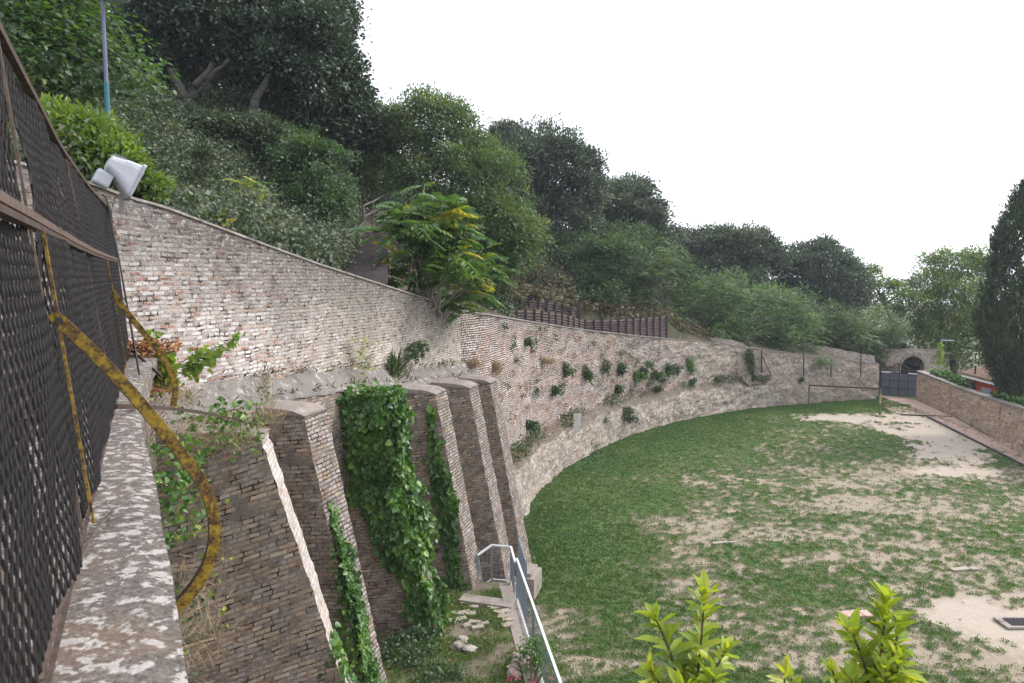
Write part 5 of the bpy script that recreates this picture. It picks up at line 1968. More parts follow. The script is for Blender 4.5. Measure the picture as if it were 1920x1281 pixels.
# broad-leaved tree leaning in at top left
def broadleaf():
    rng = np.random.default_rng(31)
    base = at(-60, 330, 17)
    t = thing('broadleaf_tree', 'bright green broad-leaved tree spreading layered branches at top left', 'tree', tuple(base))
    pos, tone, axs = [], [], []
    m = MB()
    crotch = at(-40, 60, 16.5)
    limb(m, base - Vector((0, 0, 1)), crotch, .22, .16, .06, 6, 3)
    tips = [((300, 140), 13.0), ((250, 165), 12.6), ((230, 110), 14), ((180, 60), 13.5), ((210, 20), 15), ((130, 130), 12.5), ((150, 190), 14), ((90, 40), 13), ((60, 110), 12), ((110, -30), 14), ((170, -10), 14), ((40, 0), 13), ((90, 170), 13.5), ((200, 150), 14), ((20, 60), 12), ((130, 80), 14.5), ((270, 110), 14.5), ((190, 175), 13.5)]
    for k, ((px, py), Y) in enumerate(tips):
        tp = at(px, py, Y + 2.2)
        pts = []
        for i in range(9):
            f = i / 8
            p = crotch.lerp(tp, f) + Vector((0, 0, .9 * math.sin(math.pi * f) * (.6 + .3 * nz(k, 2)) - .25 * f * f))
            pts.append(p)
        m.tube(pts, [.06 * (1 - i / 8) + .008 for i in range(9)], 6)
        n = 430
        f = rng.random(n) ** .6
        f = .18 + .82 * f
        P = np.array([list(crotch.lerp(tp, a) + Vector((0, 0, .9 * math.sin(math.pi * a) * (.6 + .3 * nz(k, 2)) - .25 * a * a))) for a in f])
        spr = (.12 + .42 * np.sin(np.pi * np.clip(f, 0, .93)))[:, None]
        o = rng.normal(size=(n, 3)) * spr * np.array((1, 1, .38))
        pos.append(P + o)
        axs.append(unit(o * .8 + rng.normal(size=(n, 3)) * .4 + np.array(((tp - crotch).normalized())) * .6 + np.array((0, 0, -.25))))
        tone.append(.45 + .12 * rng.normal() + rng.normal(0, .13, n) + .25 * (f > .93))
    pos, axs, tone = np.concatenate(pos), np.concatenate(axs), np.concatenate(tone)
    nr = unit(rng.normal(size=(len(pos), 3)) * .35 + np.array((0, -.1, 1)))
    L = .115 * rng.uniform(.7, 1.25, len(pos))
    leaf_mesh('crown', pos, axs, nr, L, L * .85, tone, M['broad'], t, 'heart', .08)
    m.build('trunk', M['bark'], t, smooth=True)
broadleaf()

# light green bay shrub below the lamp
def shrub(name, label, cat, base, lobes, mat, seed, clusters, per, leaf, lw, spread, droop=.1, group=None, shape='diamond', ragged=.2, stems=6, bark='twig', shell=.7):
    rng = np.random.default_rng(seed)
    base = Vector(base)
    t = thing(name, label, cat, tuple(base), group)
    pos, ax_, nr, tone, c, o = crown_points(rng, lobes, clusters, per, spread, shell, droop, ragged)
    L = leaf * rng.uniform(.7, 1.3, len(pos))
    leaf_mesh('foliage', pos, ax_, nr, L, L * lw, tone, M[mat], t, shape)
    m = MB()
    sel = rng.choice(len(c), size=min(stems, len(c)), replace=False)
    for k, i in enumerate(sel):
        limb(m, base + Vector((rng.normal() * .06, rng.normal() * .06, -.1)), Vector(c[i]), .03 if len(c) > 60 else .010, .004, .1, 6, seed + k)
    m.build('stems', M[bark], t)
    return t
shrub('bay_shrub', 'light green bay shrub just over the fence, left of the lamp pole', 'shrub', at(150, 340, 11.2),
      [lob(145, 285, 11.2, 70, 58), lob(200, 312, 11.0, 48, 44), lob(108, 255, 11.6, 42, 42), lob(140, 345, 10.9, 60, 40), lob(226, 300, 11.2, 28, 28)], 'bay', 41, 330, 74, .10, .46, .16, .0)
shrub('bay_shrub', 'small light green shrub peeping over the wall behind the floodlight', 'shrub', at(275, 385, 11.5),
      [lob(272, 358, 11.6, 26, 24), lob(250, 365, 11.6, 22, 20)], 'bay', 42, 70, 40, .10, .44, .11, .0)
shrub('dark_bush', 'dense dark green bush on the bank, left of the stepped path', 'bush', at(590, 430, 24),
      [lob(580, 320, 24.5, 60, 50), lob(540, 290, 26, 50, 40), lob(610, 390, 23.5, 42, 50), lob(560, 370, 23.5, 50, 45)], 'bush', 43, 200, 130, .11, .6, .27, ragged=.5, shell=.5)
shrub('dark_bush', 'shaded ivy-green bush under the forked holm oak', 'bush', at(440, 260, 26),
      [lob(425, 252, 25, 60, 26), lob(490, 270, 25, 45, 32), lob(370, 252, 25.4, 40, 20)], 'ivybank', 44, 150, 90, .12, .65, .28, ragged=.55, shell=.45)
shrub('yew_sapling', 'narrow dark upright sapling standing in the ivy bank', 'sapling', at(381, 332, 16.5),
      [lob(381, 305, 16.5, 8, 30), lob(382, 325, 16.5, 9, 15)], 'cypress', 45, 45, 34, .08, .3, .07, -.6)

# ivy and brambles over the bank: ground cover
def bank_cover():
    rng = np.random.default_rng(51)
    N = 5200
    px = rng.uniform(60, 690, N * 4); f = rng.random(N * 4)
    X, Y = [], []
    x = rng.uniform(-17, -2.2, N * 6); y = rng.uniform(8.5, 34, N * 6)
    wx = WL0[0] + (y - WL0[1]) * .2917 - .75
    pr = (x - 0) / y * F + 960
    keep = (x < wx) & (pr > 20) & (pr < 700)
    # keep the stepped path clear
    pxl = np.interp(y, [18, 21.5, 24.5, 27, 30], [-4.15, -4.6, -5.05, -5.4, -6.3])
    keep &= ~((y > 17.0) & (x > pxl - .15))
    x, y = x[keep], y[keep]
    z = hz(x, y)
    n = len(x)
    lump = np.array([fbm(a * .8, b * .8, 4.4, 3) for a, b in zip(x, y)])
    h = .45 + .55 * lump + .25 * rng.random(n)
    per = 15
    ii = np.repeat(np.arange(n), per)
    pos = np.stack([x[ii], y[ii], z[ii] + h[ii] * rng.uniform(.1, 1, n * per)], 1) + rng.normal(size=(n * per, 3)) * np.array((.2, .2, .12))
    ax_ = unit(rng.normal(size=(n * per, 3)) + np.array((.3, -.3, .1)))
    nr = unit(rng.normal(size=(n * per, 3)) * .6 + np.array((.25, -.35, .8)))
    tn = .50 + rng.normal(0, .15, n)[ii] + rng.normal(0, .14, n * per) + .25 * lump[ii]
    L = .10 * rng.uniform(.6, 1.3, n * per)
    tag(leaf_mesh('undergrowth', pos, ax_, nr, L, L * .7, tn, M['ivybank'], None, 'diamond'), 'grey-green ivy and brambles covering the bank above the long wall', 'undergrowth', kind='stuff')
bank_cover()

def cover(name, label, pts_fn, n, per, leaf, mat, seed, h=.4):
    rng = np.random.default_rng(seed)
    x, y = pts_fn(rng, n)
    z = hz(x, y)
    n = len(x)
    ii = np.repeat(np.arange(n), per)
    pos = np.stack([x[ii], y[ii], z[ii] + h * rng.random(n * per) * (.5 + rng.random(n))[ii]], 1) + rng.normal(size=(n * per, 3)) * np.array((.25, .25, .12))
    ax_ = unit(rng.normal(size=(n * per, 3)) + np.array((0, -.3, .2)))
    nr = unit(rng.normal(size=(n * per, 3)) * .6 + np.array((.1, -.4, .8)))
    tn = .48 + rng.normal(0, .16, n)[ii] + rng.normal(0, .14, n * per)
    L = leaf * rng.uniform(.6, 1.3, n * per)
    tag(leaf_mesh(name, pos, ax_, nr, L, L * .6, tn, M[mat]), label, 'undergrowth', kind='stuff')
def slope_pts(rng, n):
    px = rng.uniform(720, 1640, n); Y = rng.uniform(30, 72, n)
    x = (px - 960) / F * Y
    # stay behind the wall
    wy = np.interp(px, [720, 870, 985, 1060, 1200, 1300, 1450, 1650], [22, 27, 34, 42, 49, 52, 56, 60])
    k = Y > wy + .9
    k &= np.array([step_clamp(a, b, 99.0) > 98 for a, b in zip(x, Y)])
    return x[k], Y[k]
def dry_slope(rng, n):
    px = rng.uniform(955, 1330, n); Y = rng.uniform(40, 52, n)
    x = (px - 960) / F * Y
    wy = np.interp(px, [870, 985, 1060, 1200, 1300, 1450], [40, 41.5, 43.5, 46, 49.5, 54])
    k = Y > wy + .2
    return x[k], Y[k]
cover('dry_grass', 'dry straw and brown brush on the slope around the log palisades', dry_slope, 2600, 12, .26, 'brush', 53, .35)
cover('undergrowth', 'low scrub covering the slope behind the curved wall', slope_pts, 15000, 11, .17, 'bush', 52, .6)

# ailanthus and other pinnate plants
def pinnate(name, label, cat, base, heads, mat, seed, nfr, Lf, pairs, stems=True, leaflet=.2, droop=.7, bark='barkpale', group=None, tone0=.42, yellow=0.0, lw=.3, sr=.022):
    """stems from the base up to heads; each head carries a rosette of arching pinnate leaves"""
    rng = np.random.default_rng(seed)
    base = Vector(base)
    t = thing(name, label, cat, tuple(base), group)
    R, D, LL, TT = [], [], [], []
    m = MB()
    for k, h in enumerate(heads):
        hp = Vector(h[:3])
        b = base + Vector((rng.normal() * .25, rng.normal() * .25, -.1)) * (1 if stems else .2)
        if stems:
            limb(m, b, hp, sr, sr * .35, .08, 6, seed + k)
        n = int(nfr * (h[3] if len(h) > 3 else 1))
        yy = rng.random() < yellow
        for i in range(n):
            ph = rng.random() * 2 * math.pi
            el = rng.uniform(-.15, .85)
            R.append(np.array(hp) - np.array((0, 0, rng.random() * .5 * Lf)))
            D.append((math.cos(ph) * math.cos(el), math.sin(ph) * math.cos(el), math.sin(el)))
            LL.append(Lf * rng.uniform(.6, 1.15))
            tt = tone0 + rng.normal() * .15
            if yy and rng.random() < .45: tt = rng.uniform(.8, 1)
            TT.append(tt)
    frond_mesh('foliage', R, D, LL, pairs, leaflet, M[mat], t, rng, TT, droop, lw)
    if stems:
        m.build('stems', M[bark], t, smooth=True)
    return t

def heads_in(lobes, n, seed, low=.2):
    rng = np.random.default_rng(seed)
    out = []
    for l in lobes:
        k = max(1, int(n * l[3] * l[5] / sum(q[3] * q[5] for q in lobes)))
        d = sph(rng, k)
        r = rng.uniform(.45, 1.0, k)[:, None]
        P = np.array(l[:3]) + d * r * np.array(l[3:6])
        out += [tuple(p) for p in P]
    return out
ail = [lob(800, 380, 20.8, 62, 45), lob(760, 420, 20.3, 65, 45), lob(850, 430, 20.8, 50, 55), lob(800, 470, 20.4, 85, 55), lob(880, 500, 21.2, 45, 60), lob(740, 500, 20.8, 30, 40), lob(870, 550, 21.5, 40, 30)]
pinnate('ailanthus', 'young ailanthus clump with long drooping yellow-tipped leaves over the wall', 'shrub', (at(800, 570, 21).x, 21, hz1(at(800, 570, 21).x, 21)), heads_in(ail, 64, 3), 'ailanthus', 61, 9, .95, 12, True, .25, .8, 'barkpale', None, .45, .2, .38)
pinnate('ailanthus', 'pale yellow-green sumac-like sprout high on the ivy bank', 'shrub', at(470, 370, 17.5), [tuple(at(465, 335, 17.3)), tuple(at(490, 345, 17.2)), tuple(at(445, 335, 17.4))], 'ailanthus', 62, 9, .62, 12, True, .2, .5, tone0=.72, yellow=.3)
pinnate('ailanthus', 'small yellowing sprout on the bank just above the long wall', 'shrub', at(400, 418, 13.5), [tuple(at(395, 402, 13.4)), tuple(at(415, 410, 13.4))], 'ailanthus', 63, 8, .36, 10, True, .2, .5, tone0=.78, yellow=.6)
# robinia behind the ailanthus
rob = [lob(800, 230, 33, 75, 45), lob(850, 270, 33, 70, 60), lob(760, 290, 33, 60, 60), lob(840, 350, 32, 100, 70), lob(920, 340, 33, 55, 60), lob(930, 430, 32, 70, 70), lob(950, 470, 32, 45, 50), lob(730, 250, 34, 30, 35), lob(700, 310, 34, 45, 50), lob(880, 460, 33, 80, 70), lob(990, 440, 33, 25, 35)]
tree('robinia', 'tall loose robinia tree rising behind the yellow-tipped ailanthus', 'tree', (at(850, 560, 33).x, 33, hz1(at(850, 560, 33).x, 33)), rob, 'robinia', 64, 620, 140, .15, .42, .40, .22, limbs=12, droop=.35, ragged=.3, shell=.65)
pinnate('robinia_sprays', 'trailing feathery robinia sprays hanging beside the upper palisade', 'shrub', at(940, 575, 34), heads_in([lob(912, 490, 32, 50, 55), lob(955, 445, 32, 42, 50), lob(885, 545, 31, 36, 32), lob(960, 390, 32.4, 40, 50)], 70, 5), 'robinia', 65, 9, .95, 10, True, .2, .9, 'bark', None, .55)

# holm oaks on the skyline
SK = 'holm oaks along the skyline behind the curved wall'
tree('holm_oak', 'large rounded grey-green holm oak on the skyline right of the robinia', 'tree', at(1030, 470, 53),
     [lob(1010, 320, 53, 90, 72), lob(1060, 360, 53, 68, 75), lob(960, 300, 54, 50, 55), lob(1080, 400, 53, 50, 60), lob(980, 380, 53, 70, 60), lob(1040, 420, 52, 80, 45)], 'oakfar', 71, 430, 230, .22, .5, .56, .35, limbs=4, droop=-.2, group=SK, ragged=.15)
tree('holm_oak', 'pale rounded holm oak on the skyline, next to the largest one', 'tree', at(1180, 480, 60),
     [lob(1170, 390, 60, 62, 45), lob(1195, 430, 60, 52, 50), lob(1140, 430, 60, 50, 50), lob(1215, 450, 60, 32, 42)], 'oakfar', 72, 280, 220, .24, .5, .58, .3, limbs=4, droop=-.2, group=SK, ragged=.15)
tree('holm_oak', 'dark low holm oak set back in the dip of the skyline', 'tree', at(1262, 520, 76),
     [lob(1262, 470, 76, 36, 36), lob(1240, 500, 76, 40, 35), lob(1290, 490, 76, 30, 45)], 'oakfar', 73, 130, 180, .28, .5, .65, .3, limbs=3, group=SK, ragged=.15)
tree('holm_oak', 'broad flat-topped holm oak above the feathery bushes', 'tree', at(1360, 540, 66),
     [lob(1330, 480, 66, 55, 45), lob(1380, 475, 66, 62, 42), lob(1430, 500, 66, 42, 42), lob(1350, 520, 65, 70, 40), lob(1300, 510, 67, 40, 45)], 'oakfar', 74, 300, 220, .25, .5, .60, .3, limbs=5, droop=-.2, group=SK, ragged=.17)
tree('holm_oak', 'dense dome-shaped holm oak, last before the skyline gap', 'tree', at(1530, 610, 67),
     [lob(1530, 520, 67, 66, 60), lob(1500, 540, 67, 55, 55), lob(1570, 545, 67, 48, 58), lob(1540, 580, 66, 60, 50), lob(1590, 570, 67, 30, 45)], 'oakfar', 75, 300, 220, .25, .5, .60, .3, limbs=4, droop=-.25, group=SK, ragged=.17)

# bushes on the slope
def gb(px, Y):
    x = at(px, 600, Y).x
    return Vector((x, Y, hz1(x, Y)))
shrub('slope_bush', 'mid-green bush just above the upper palisade, largest on the slope', 'bush', gb(1130, 47),
      [lob(1100, 510, 48, 55, 50), lob(1160, 500, 48, 60, 50), lob(1120, 560, 46.5, 50, 35), lob(1070, 480, 50, 40, 40)], 'bush', 81, 230, 110, .18, .5, .42)
shrub('slope_bush', 'bluish bush below the pale rounded skyline oak', 'bush', gb(1220, 52),
      [lob(1210, 490, 53, 60, 50), lob(1260, 510, 54, 40, 45), lob(1180, 540, 51, 45, 40), lob(1160, 455, 56, 60, 30)], 'bush', 82, 190, 110, .19, .5, .42)
pinnate('robinia_bush', 'feathery robinia bush hanging over the right end of the log palisade', 'bush', gb(1240, 49.5), heads_in([lob(1190, 520, 49, 60, 35), lob(1250, 490, 50, 40, 40), lob(1200, 560, 48.5, 45, 25), lob(1262, 590, 49.5, 25, 40)], 64, 6), 'robinia', 83, 8, 1.1, 9, True, .22, .8, 'bark', None, .5)
FB_G = 'feathery acacia bushes behind the curved wall'
def feather(label, base, lobes, seed, n, mat='feather', tone=.45):
    t = pinnate('acacia_bush', label, 'bush', base, heads_in(lobes, n, seed), mat, seed, 8, 1.15, 9, True, .24, .55, 'bark', FB_G, tone, 0, .34)
    rng = np.random.default_rng(seed + 500)
    pos, ax_, nr, tn, c, o = crown_points(rng, lobes, int(n * 2.2), 34, .45, .55, .2, .2)
    L = .2 * rng.uniform(.7, 1.3, len(pos))
    leaf_mesh('inner_foliage', pos, ax_, nr, L, L * .35, tn - .08, M[mat], t)
feather('tallest feathery acacia bush, pale green, right of the log palisade', gb(1330, 53), [lob(1320, 560, 53, 62, 50), lob(1370, 570, 53.5, 60, 60), lob(1290, 590, 52.5, 40, 45), lob(1270, 618, 51.2, 28, 26), lob(1350, 620, 52.5, 80, 25), lob(1310, 632, 51.8, 70, 12)], 84, 110)
feather('feathery acacia bush in front of the dome-shaped oak', gb(1460, 55), [lob(1440, 580, 55, 50, 55), lob(1490, 590, 56, 40, 50), lob(1450, 630, 54.5, 70, 24), lob(1510, 610, 56, 30, 35), lob(1450, 646, 54.8, 55, 10), lob(1500, 645, 56.3, 40, 10)], 85, 84)
feather('lower feathery acacia bush behind the ailanthus sprout on the wall', gb(1570, 60), [lob(1570, 610, 60, 45, 38), lob(1600, 625, 60, 40, 32), lob(1540, 630, 59.5, 30, 30)], 86, 62, 'robinia', .5)
feather('farthest feathery acacia bush, spilling over the arched wall', gb(1655, 61.5), [lob(1648, 618, 62.5, 46, 34), lob(1676, 630, 63.5, 22, 20), lob(1622, 645, 62.0, 28, 22)], 87, 56, 'robinia', .48)
# spindly tree in the gap and the big walnut
tree('spindly_tree', 'thin open tree with a crooked branch in the skyline gap', 'tree', at(1672, 600, 76),
     [lob(1630, 520, 76, 22, 18), lob(1655, 545, 76, 26, 20), lob(1685, 545, 76, 22, 18), lob(1640, 575, 76, 28, 22), lob(1600, 500, 77, 14, 12)], 'walnut', 91, 150, 30, .28, .5, .42, .16, limbs=10, ragged=.3)
wal = [lob(1790, 500, 68, 62, 28), lob(1750, 535, 67, 48, 26), lob(1830, 520, 68, 40, 40), lob(1790, 560, 66, 70, 40), lob(1730, 580, 66, 50, 40), lob(1800, 620, 65, 60, 50), lob(1750, 640, 65, 50, 45), lob(1830, 650, 65, 40, 60), lob(1700, 600, 67, 36, 34)]
tree('walnut_tree', 'large light green walnut tree beyond the arch, beside the cypress', 'tree', Vector((at(1790, 690, 67).x, 67, 0)), wal, 'walnut', 92, 520, 64, .28, .42, .55, .3, limbs=12, droop=.4, ragged=.3, shell=.6)
pinnate('walnut_sapling', 'leafy sapling hanging dark fronds over the arched wall', 'tree', Vector((at(1790, 690, 69.5).x, 69.5, 0)), heads_in([lob(1760, 635, 69.5, 50, 34), lob(1800, 600, 69, 50, 50), lob(1805, 665, 66, 26, 26)], 50, 8), 'walnut', 93, 7, 1.3, 9, True, .24, .8, 'bark', None, .35)

# cypress at the right edge
def cypress():
    rng = np.random.default_rng(95)
    Y = 41.0
    base = Vector((at(1936, 700, Y).x, Y, 0))
    t = thing('cypress', 'tall dark cypress with ragged upright sprays at the right edge', 'tree', tuple(base))
    P, A, Nn, T = [], [], [], []
    prof = [(745, 46), (700, 62), (660, 78), (620, 86), (560, 76), (500, 68), (440, 56), (400, 38), (370, 20), (345, 4)]
    yy = [p[0] for p in prof][::-1]; rr = [p[1] for p in prof][::-1]
    n = 2300
    for i in range(n):
        py = rng.uniform(350, 735) if rng.random() < .8 else rng.uniform(560, 735)
        r = np.interp(py, yy, rr) * Y / F * (.72 + .3 * rng.random()) * (1 + .22 * nz(py * .03, i % 7))
        ph = rng.random() * 2 * math.pi
        c = np.array(at(1936, py, Y)) + np.array((math.cos(ph) * r, math.sin(ph) * r, 0))
        k = 42
        tl = rng.uniform(.5, 1.0)
        f = rng.random(k)
        out = np.array((math.cos(ph), math.sin(ph), 0)) 
        upd = out * .3 + np.array((0, 0, 1.0)) + rng.normal(size=3) * .12
        sp = .15 * (1 - f * .8)[:, None]
        P.append(c + upd * (f * tl)[:, None] - np.array((0, 0, tl * .5)) + rng.normal(size=(k, 3)) * sp)
        A.append(unit(upd + rng.normal(size=(k, 3)) * .35))
        Nn.append(out + rng.normal(size=(k, 3)) * .5)
        T.append(.42 + .14 * rng.normal() + rng.normal(0, .12, k) + .2 * (f > .8))
    P, A, Nn, T = [np.concatenate(q) for q in (P, A, Nn, T)]
    L = .17 * rng.uniform(.7, 1.3, len(P))
    leaf_mesh('crown', P, A, Nn, L, L * .36, T, M['cypress'], t)
    m = MB(); limb(m, base, at(1936, 480, Y), .3, .08, .02, 6, 2); m.build('trunk', M['bark'], t)
cypress()

# ------------------------------------------------------------------ climbing ivy on the buttresses
def ivy_on(label, fn, seed, n, masks, mat='ivy', leaf=.12, thick=.16, name='ivy', ext_=.05):
    """masks: list of (face, function(r or t, z) -> density); faces near / edge / top / far of a buttress"""
    rng = np.random.default_rng(seed)
    Pf, zc, zb, bat, L, th = fn['P'], fn['zc'], fn['zb'], fn['bat'], fn['L'], fn['th']
    rd, td = fn['rd'], fn['td']
    pos, nr = [], []
    for face, f, share in masks:
        k = int(n * share)
        z = rng.uniform(zb, zc + .05, k * 3)
        if face in ('near', 'far'):
            a = rng.uniform(-L, bat * (zc - zb), k * 3)
            ok_ = np.array([x < bat * (zc - q) + ext_ and rng.random() < f(x, q) for x, q in zip(a, z)])
        else:
            a = rng.uniform(-th / 2 - ext_, th / 2 + ext_, k * 3)
            ok_ = np.array([rng.random() < f(x, q) for x, q in zip(a, z)])
        a, z = a[ok_][:k], z[ok_][:k]
        for x, q in zip(a, z):
            lump = thick * (.12 + 1.25 * max(0, .42 + 1.1 * fbm(x * 1.7, q * 1.2, seed))) * rng.random() ** .5
            if face == 'near':
                p = Pf(x, -th / 2 - lump, q); v = (-td[0], -td[1], .25)
            elif face == 'far':
                p = Pf(x, th / 2 + lump, q); v = (td[0], td[1], .25)
            elif face == 'edge':
                p = Pf(bat * (zc - q) + lump, x, q); v = (rd[0], rd[1], .3)
            else:
                p = Pf(rng.uniform(-L * .8, .25), x, zc - .05 + lump * .7); v = (.3, -.3, 1)
            pos.append(p); nr.append(v)
    pos = np.array([list(p) for p in pos]); nr = np.array(nr)
    N = len(pos)
    nn_ = unit(nr + rng.normal(size=(N, 3)) * .42)
    ax_ = unit(rng.normal(size=(N, 3)) * .55 + np.array((0, 0, -1.0)) + nr * .35)
    lt = np.array([nz(p[0] * 1.4, p[1] * 1.4, p[2] * 1.4) for p in pos])
    T = .45 + .32 * lt + rng.normal(0, .15, N)
    Ls = leaf * rng.uniform(.45, 1.3, N)
    t = thing(name, label, 'ivy', tuple(pos.mean(0)), None)
    leaf_mesh('leaves', pos, ax_, nn_, Ls, Ls * .95, T, M[mat], t, 'heart', .12)
    return t, pos
f3 = FIN[3]
def m3(r, z):
    left = np.interp(z, [1.6, 2.4, 3.4, 4.4, 5.2, 6.0, 6.7], [1.05, .70, .20, -.45, -.62, -.62, -.78])
    return float(np.clip((r - left) / .25 + .6 + .5 * nz(r * 3, z * 2.3, 2), 0, 1))
ivy_t, _ = ivy_on('thick mass of green ivy covering the third buttress from top to foot', f3, 101, 10500,
                  [('near', m3, .62), ('edge', lambda t, z: 1.0 if z > 2.2 else .5, .22), ('top', lambda t, z: 1.0, .09), ('far', lambda r, z: 1.0 if r > -.3 else .2, .09)], leaf=.118, thick=.30, ext_=.12)
m = MB()
for k in range(5):
    a0 = f3['P'](f3['bat'] * (f3['zc'] - f3['zb']) + .06, -.25 + k * .12, f3['zb'] + .05)
    a1 = f3['P'](f3['bat'] * (f3['zc'] - 3.2) + .05, -.2 + k * .1, 3.3)
    limb(m, a0, a1, .045, .02, .05, 7, k * 2.2)
m.build('stems', M['barkpale'], ivy_t)
ivy_on('bright ivy strand running down the shaded side of the fourth buttress', FIN[4], 102, 2200,
       [('near', lambda r, z: (1.0 if abs(r - np.interp(z, [1.5, 2.6, 4.0, 5.0, 6.0], [.45, .42, .22, .0, -.12])) < np.interp(z, [1.7, 2.6, 4, 5.2, 6.1], [.28, .12, .33, .12, .07]) + .1 * nz(r * 3, z * 3) else .01) * (1 if 1.8 < z < 6.1 else 0), 1.0)], leaf=.12, thick=.12)
ivy_on('ivy climbing the foot of the second buttress', FIN[2], 103, 6200,
       [('edge', lambda t, z: float(np.clip(1.15 - abs(t + .18 - .12 * nz(z * 2, 1)) / .28 - max(0, z - 4.2) * .8, 0, 1)) if z < 5.3 else 0, .75),
        ('near', lambda r, z: float(np.clip(1.2 - abs(r - .225 * (FIN[2]['zc'] - z)) / .22 - max(0, z - 3.4) * .7, 0, 1)), .4)], 'ivy', leaf=.075, thick=.13)
ivy_on('small ivy tuft clinging low on the edge of the nearest buttress', FIN[1], 104, 420,
       [('edge', lambda t, z: 1.0 if z < 4.15 + .2 * nz(t * 5, 2) else 0, .8), ('near', lambda r, z: 1.0 if z < 4.1 and r > .285 * (FIN[1]['zc'] - z) - .25 else 0, .4)], leaf=.085, thick=.08)

# ------------------------------------------------------------------ weeds on top of the nearest buttress and beside the coping
def tuft(name, label, cat, c, rad_, n, length, mat, seed, up=1.0, spread=.8, lw=.06, group=None, leafy=None, tone=.5, zj=0.05):
    rng = np.random.default_rng(seed)
    c = np.array(c, float)
    pos = c + np.clip(rng.normal(size=(n, 3)), -1.5, 1.5) * np.array((rad_[0], rad_[1], zj))
    ax_ = unit(rng.normal(size=(n, 3)) * spread + np.array((0, 0, up)))
    nr = unit(rng.normal(size=(n, 3)))
    L = length * rng.uniform(.4, 1.2, n)
    t = thing(name, label, cat, tuple(c), group)
    leaf_mesh('stalks', pos, ax_, nr, L, L * lw, tone + rng.normal(0, .25, n), M[mat], t, 'diamond', .3)
    if leafy:
        m2, k, ll, rr = leafy
        p2 = c + np.clip(rng.normal(size=(k, 3)), -1.4, 1.4) * np.array((rad_[0] * rr, rad_[1] * rr, zj * 2 + .05)) + np.array((0, 0, .05))
        a2 = unit(rng.normal(size=(k, 3)) + np.array((.2, -.3, -.1)))
        n2_ = unit(rng.normal(size=(k, 3)) * .6 + np.array((0, -.3, .9)))
        Lk = ll * rng.uniform(.6, 1.2, k)
        leaf_mesh('leaves', p2, a2, n2_, Lk, Lk * .8, .5 + rng.normal(0, .2, k), M[m2], t, 'heart', .1)
    return t
tuft('dry_weed', 'dry straw-coloured weeds heaped on the top of the nearest buttress', 'weeds', at(395, 815, 8.6), (.34, .40), 900, .30, 'dry', 111, .25, .8, .018, leafy=('ivy', 300, .06, 1.0), zj=.08)
tuft('dry_weed', 'tangled brown weeds under the curl of the near brace', 'weeds', at(355, 1120, 3.7), (.05, .28), 330, .17, 'dry', 112, .5, .8, .014, leafy=('vine', 40, .03, 1.0), zj=.1)
tuft('dry_weed', 'dry bushy weeds rooted in the parapet face at the bottom edge', 'weeds', at(365, 1215, 3.2), (.04, .16), 330, .17, 'dry', 113, .4, .8, .014, leafy=('bush', 60, .025, 1.0), zj=.1)
tuft('dry_weed', 'straw stalks in the angle of the far brace and the rusty bar', 'weeds', at(335, 752, 9.0), (.17, .2), 380, .26, 'dry', 114, .5, .8, .018, leafy=('vine', 30, .05, 1.0))
tuft('ivy_sprig', 'fresh ivy leaves spilling over the outer corner of the nearest buttress', 'ivy', at(440, 800, 9.0), (.16, .2), 20, .1, 'dry', 115, .4, .8, .03, leafy=('ivy', 170, .085, 1.1))
tuft('ivy_sprig', 'ivy leaves hanging in the gap between parapet and nearest buttress', 'ivy', at(338, 930, 5.6), (.05, .30), 30, .2, 'dry', 116, .4, .8, .03, leafy=('ivy', 360, .055, 1.0), zj=.11)
tuft('dry_weed', 'thin brown weed between the first two buttress tops', 'weeds', at(497, 745, 11.0), (.06, .06), 60, .38, 'dry', 117, 1.2, .4, .03, leafy=('caper', 50, .05, 1.0), zj=.12)
tuft('dry_weed', 'reddish dry grass on the corner of the nearest buttress', 'weeds', at(505, 785, 9.7), (.08, .12), 120, .3, 'dry', 118, .7, .7, .03)
# vine by the far brace
def vine():
    rng = np.random.default_rng(121)
    t = thing('vine', 'light green vine with heart-shaped leaves by the far yellow brace', 'vine', tuple(at(310, 690, 8.4)))
    P, A, T = [], [], []
    m = MB()
    for (x0, y0, x1, y1, Y, n) in ((340, 690, 450, 632, 9.5, 34), (340, 680, 415, 648, 9.5, 40), (296, 680, 292, 606, 9.6, 12), (335, 702, 400, 668, 9.5, 40), (330, 690, 380, 690, 9.5, 30)):
        a, b = at(x0, y0, Y), at(x1, y1, Y)
        m.tube([a, a.lerp(b, .5) + Vector((0, 0, .03)), b], [.006, .005, .003], 5)
        for i in range(n):
            f = .25 + .75 * rng.random()
            P.append(np.array(a.lerp(b, f)) + rng.normal(size=3) * .05); A.append(rng.normal(size=3) * .5 + np.array((.3, -.2, -.6))); T.append(rng.uniform(.2, .7))
    for i in range(300):
        q = at(308 + 12 * np.clip(rng.normal(), -1.6, 1.6), 694 + 20 * np.clip(rng.normal(), -1.6, 1.6), 9.45 + rng.normal() * .08)
        P.append(np.array(q)); A.append(rng.normal(size=3) * .5 + np.array((.2, -.2, -.5))); T.append(rng.uniform(.4, 1.0))
    P, A, T = np.array(P), np.array(A), np.array(T)
    nr = unit(rng.normal(size=(len(P), 3)) * .5 + np.array((.1, -.8, .5)))
    L = .085 * rng.uniform(.6, 1.2, len(P))
    leaf_mesh('leaves', P, A, nr, L, L * .95, T, M['vine'], t, 'heart', .1)
    m.build('stems', M['twig'], t)
vine()
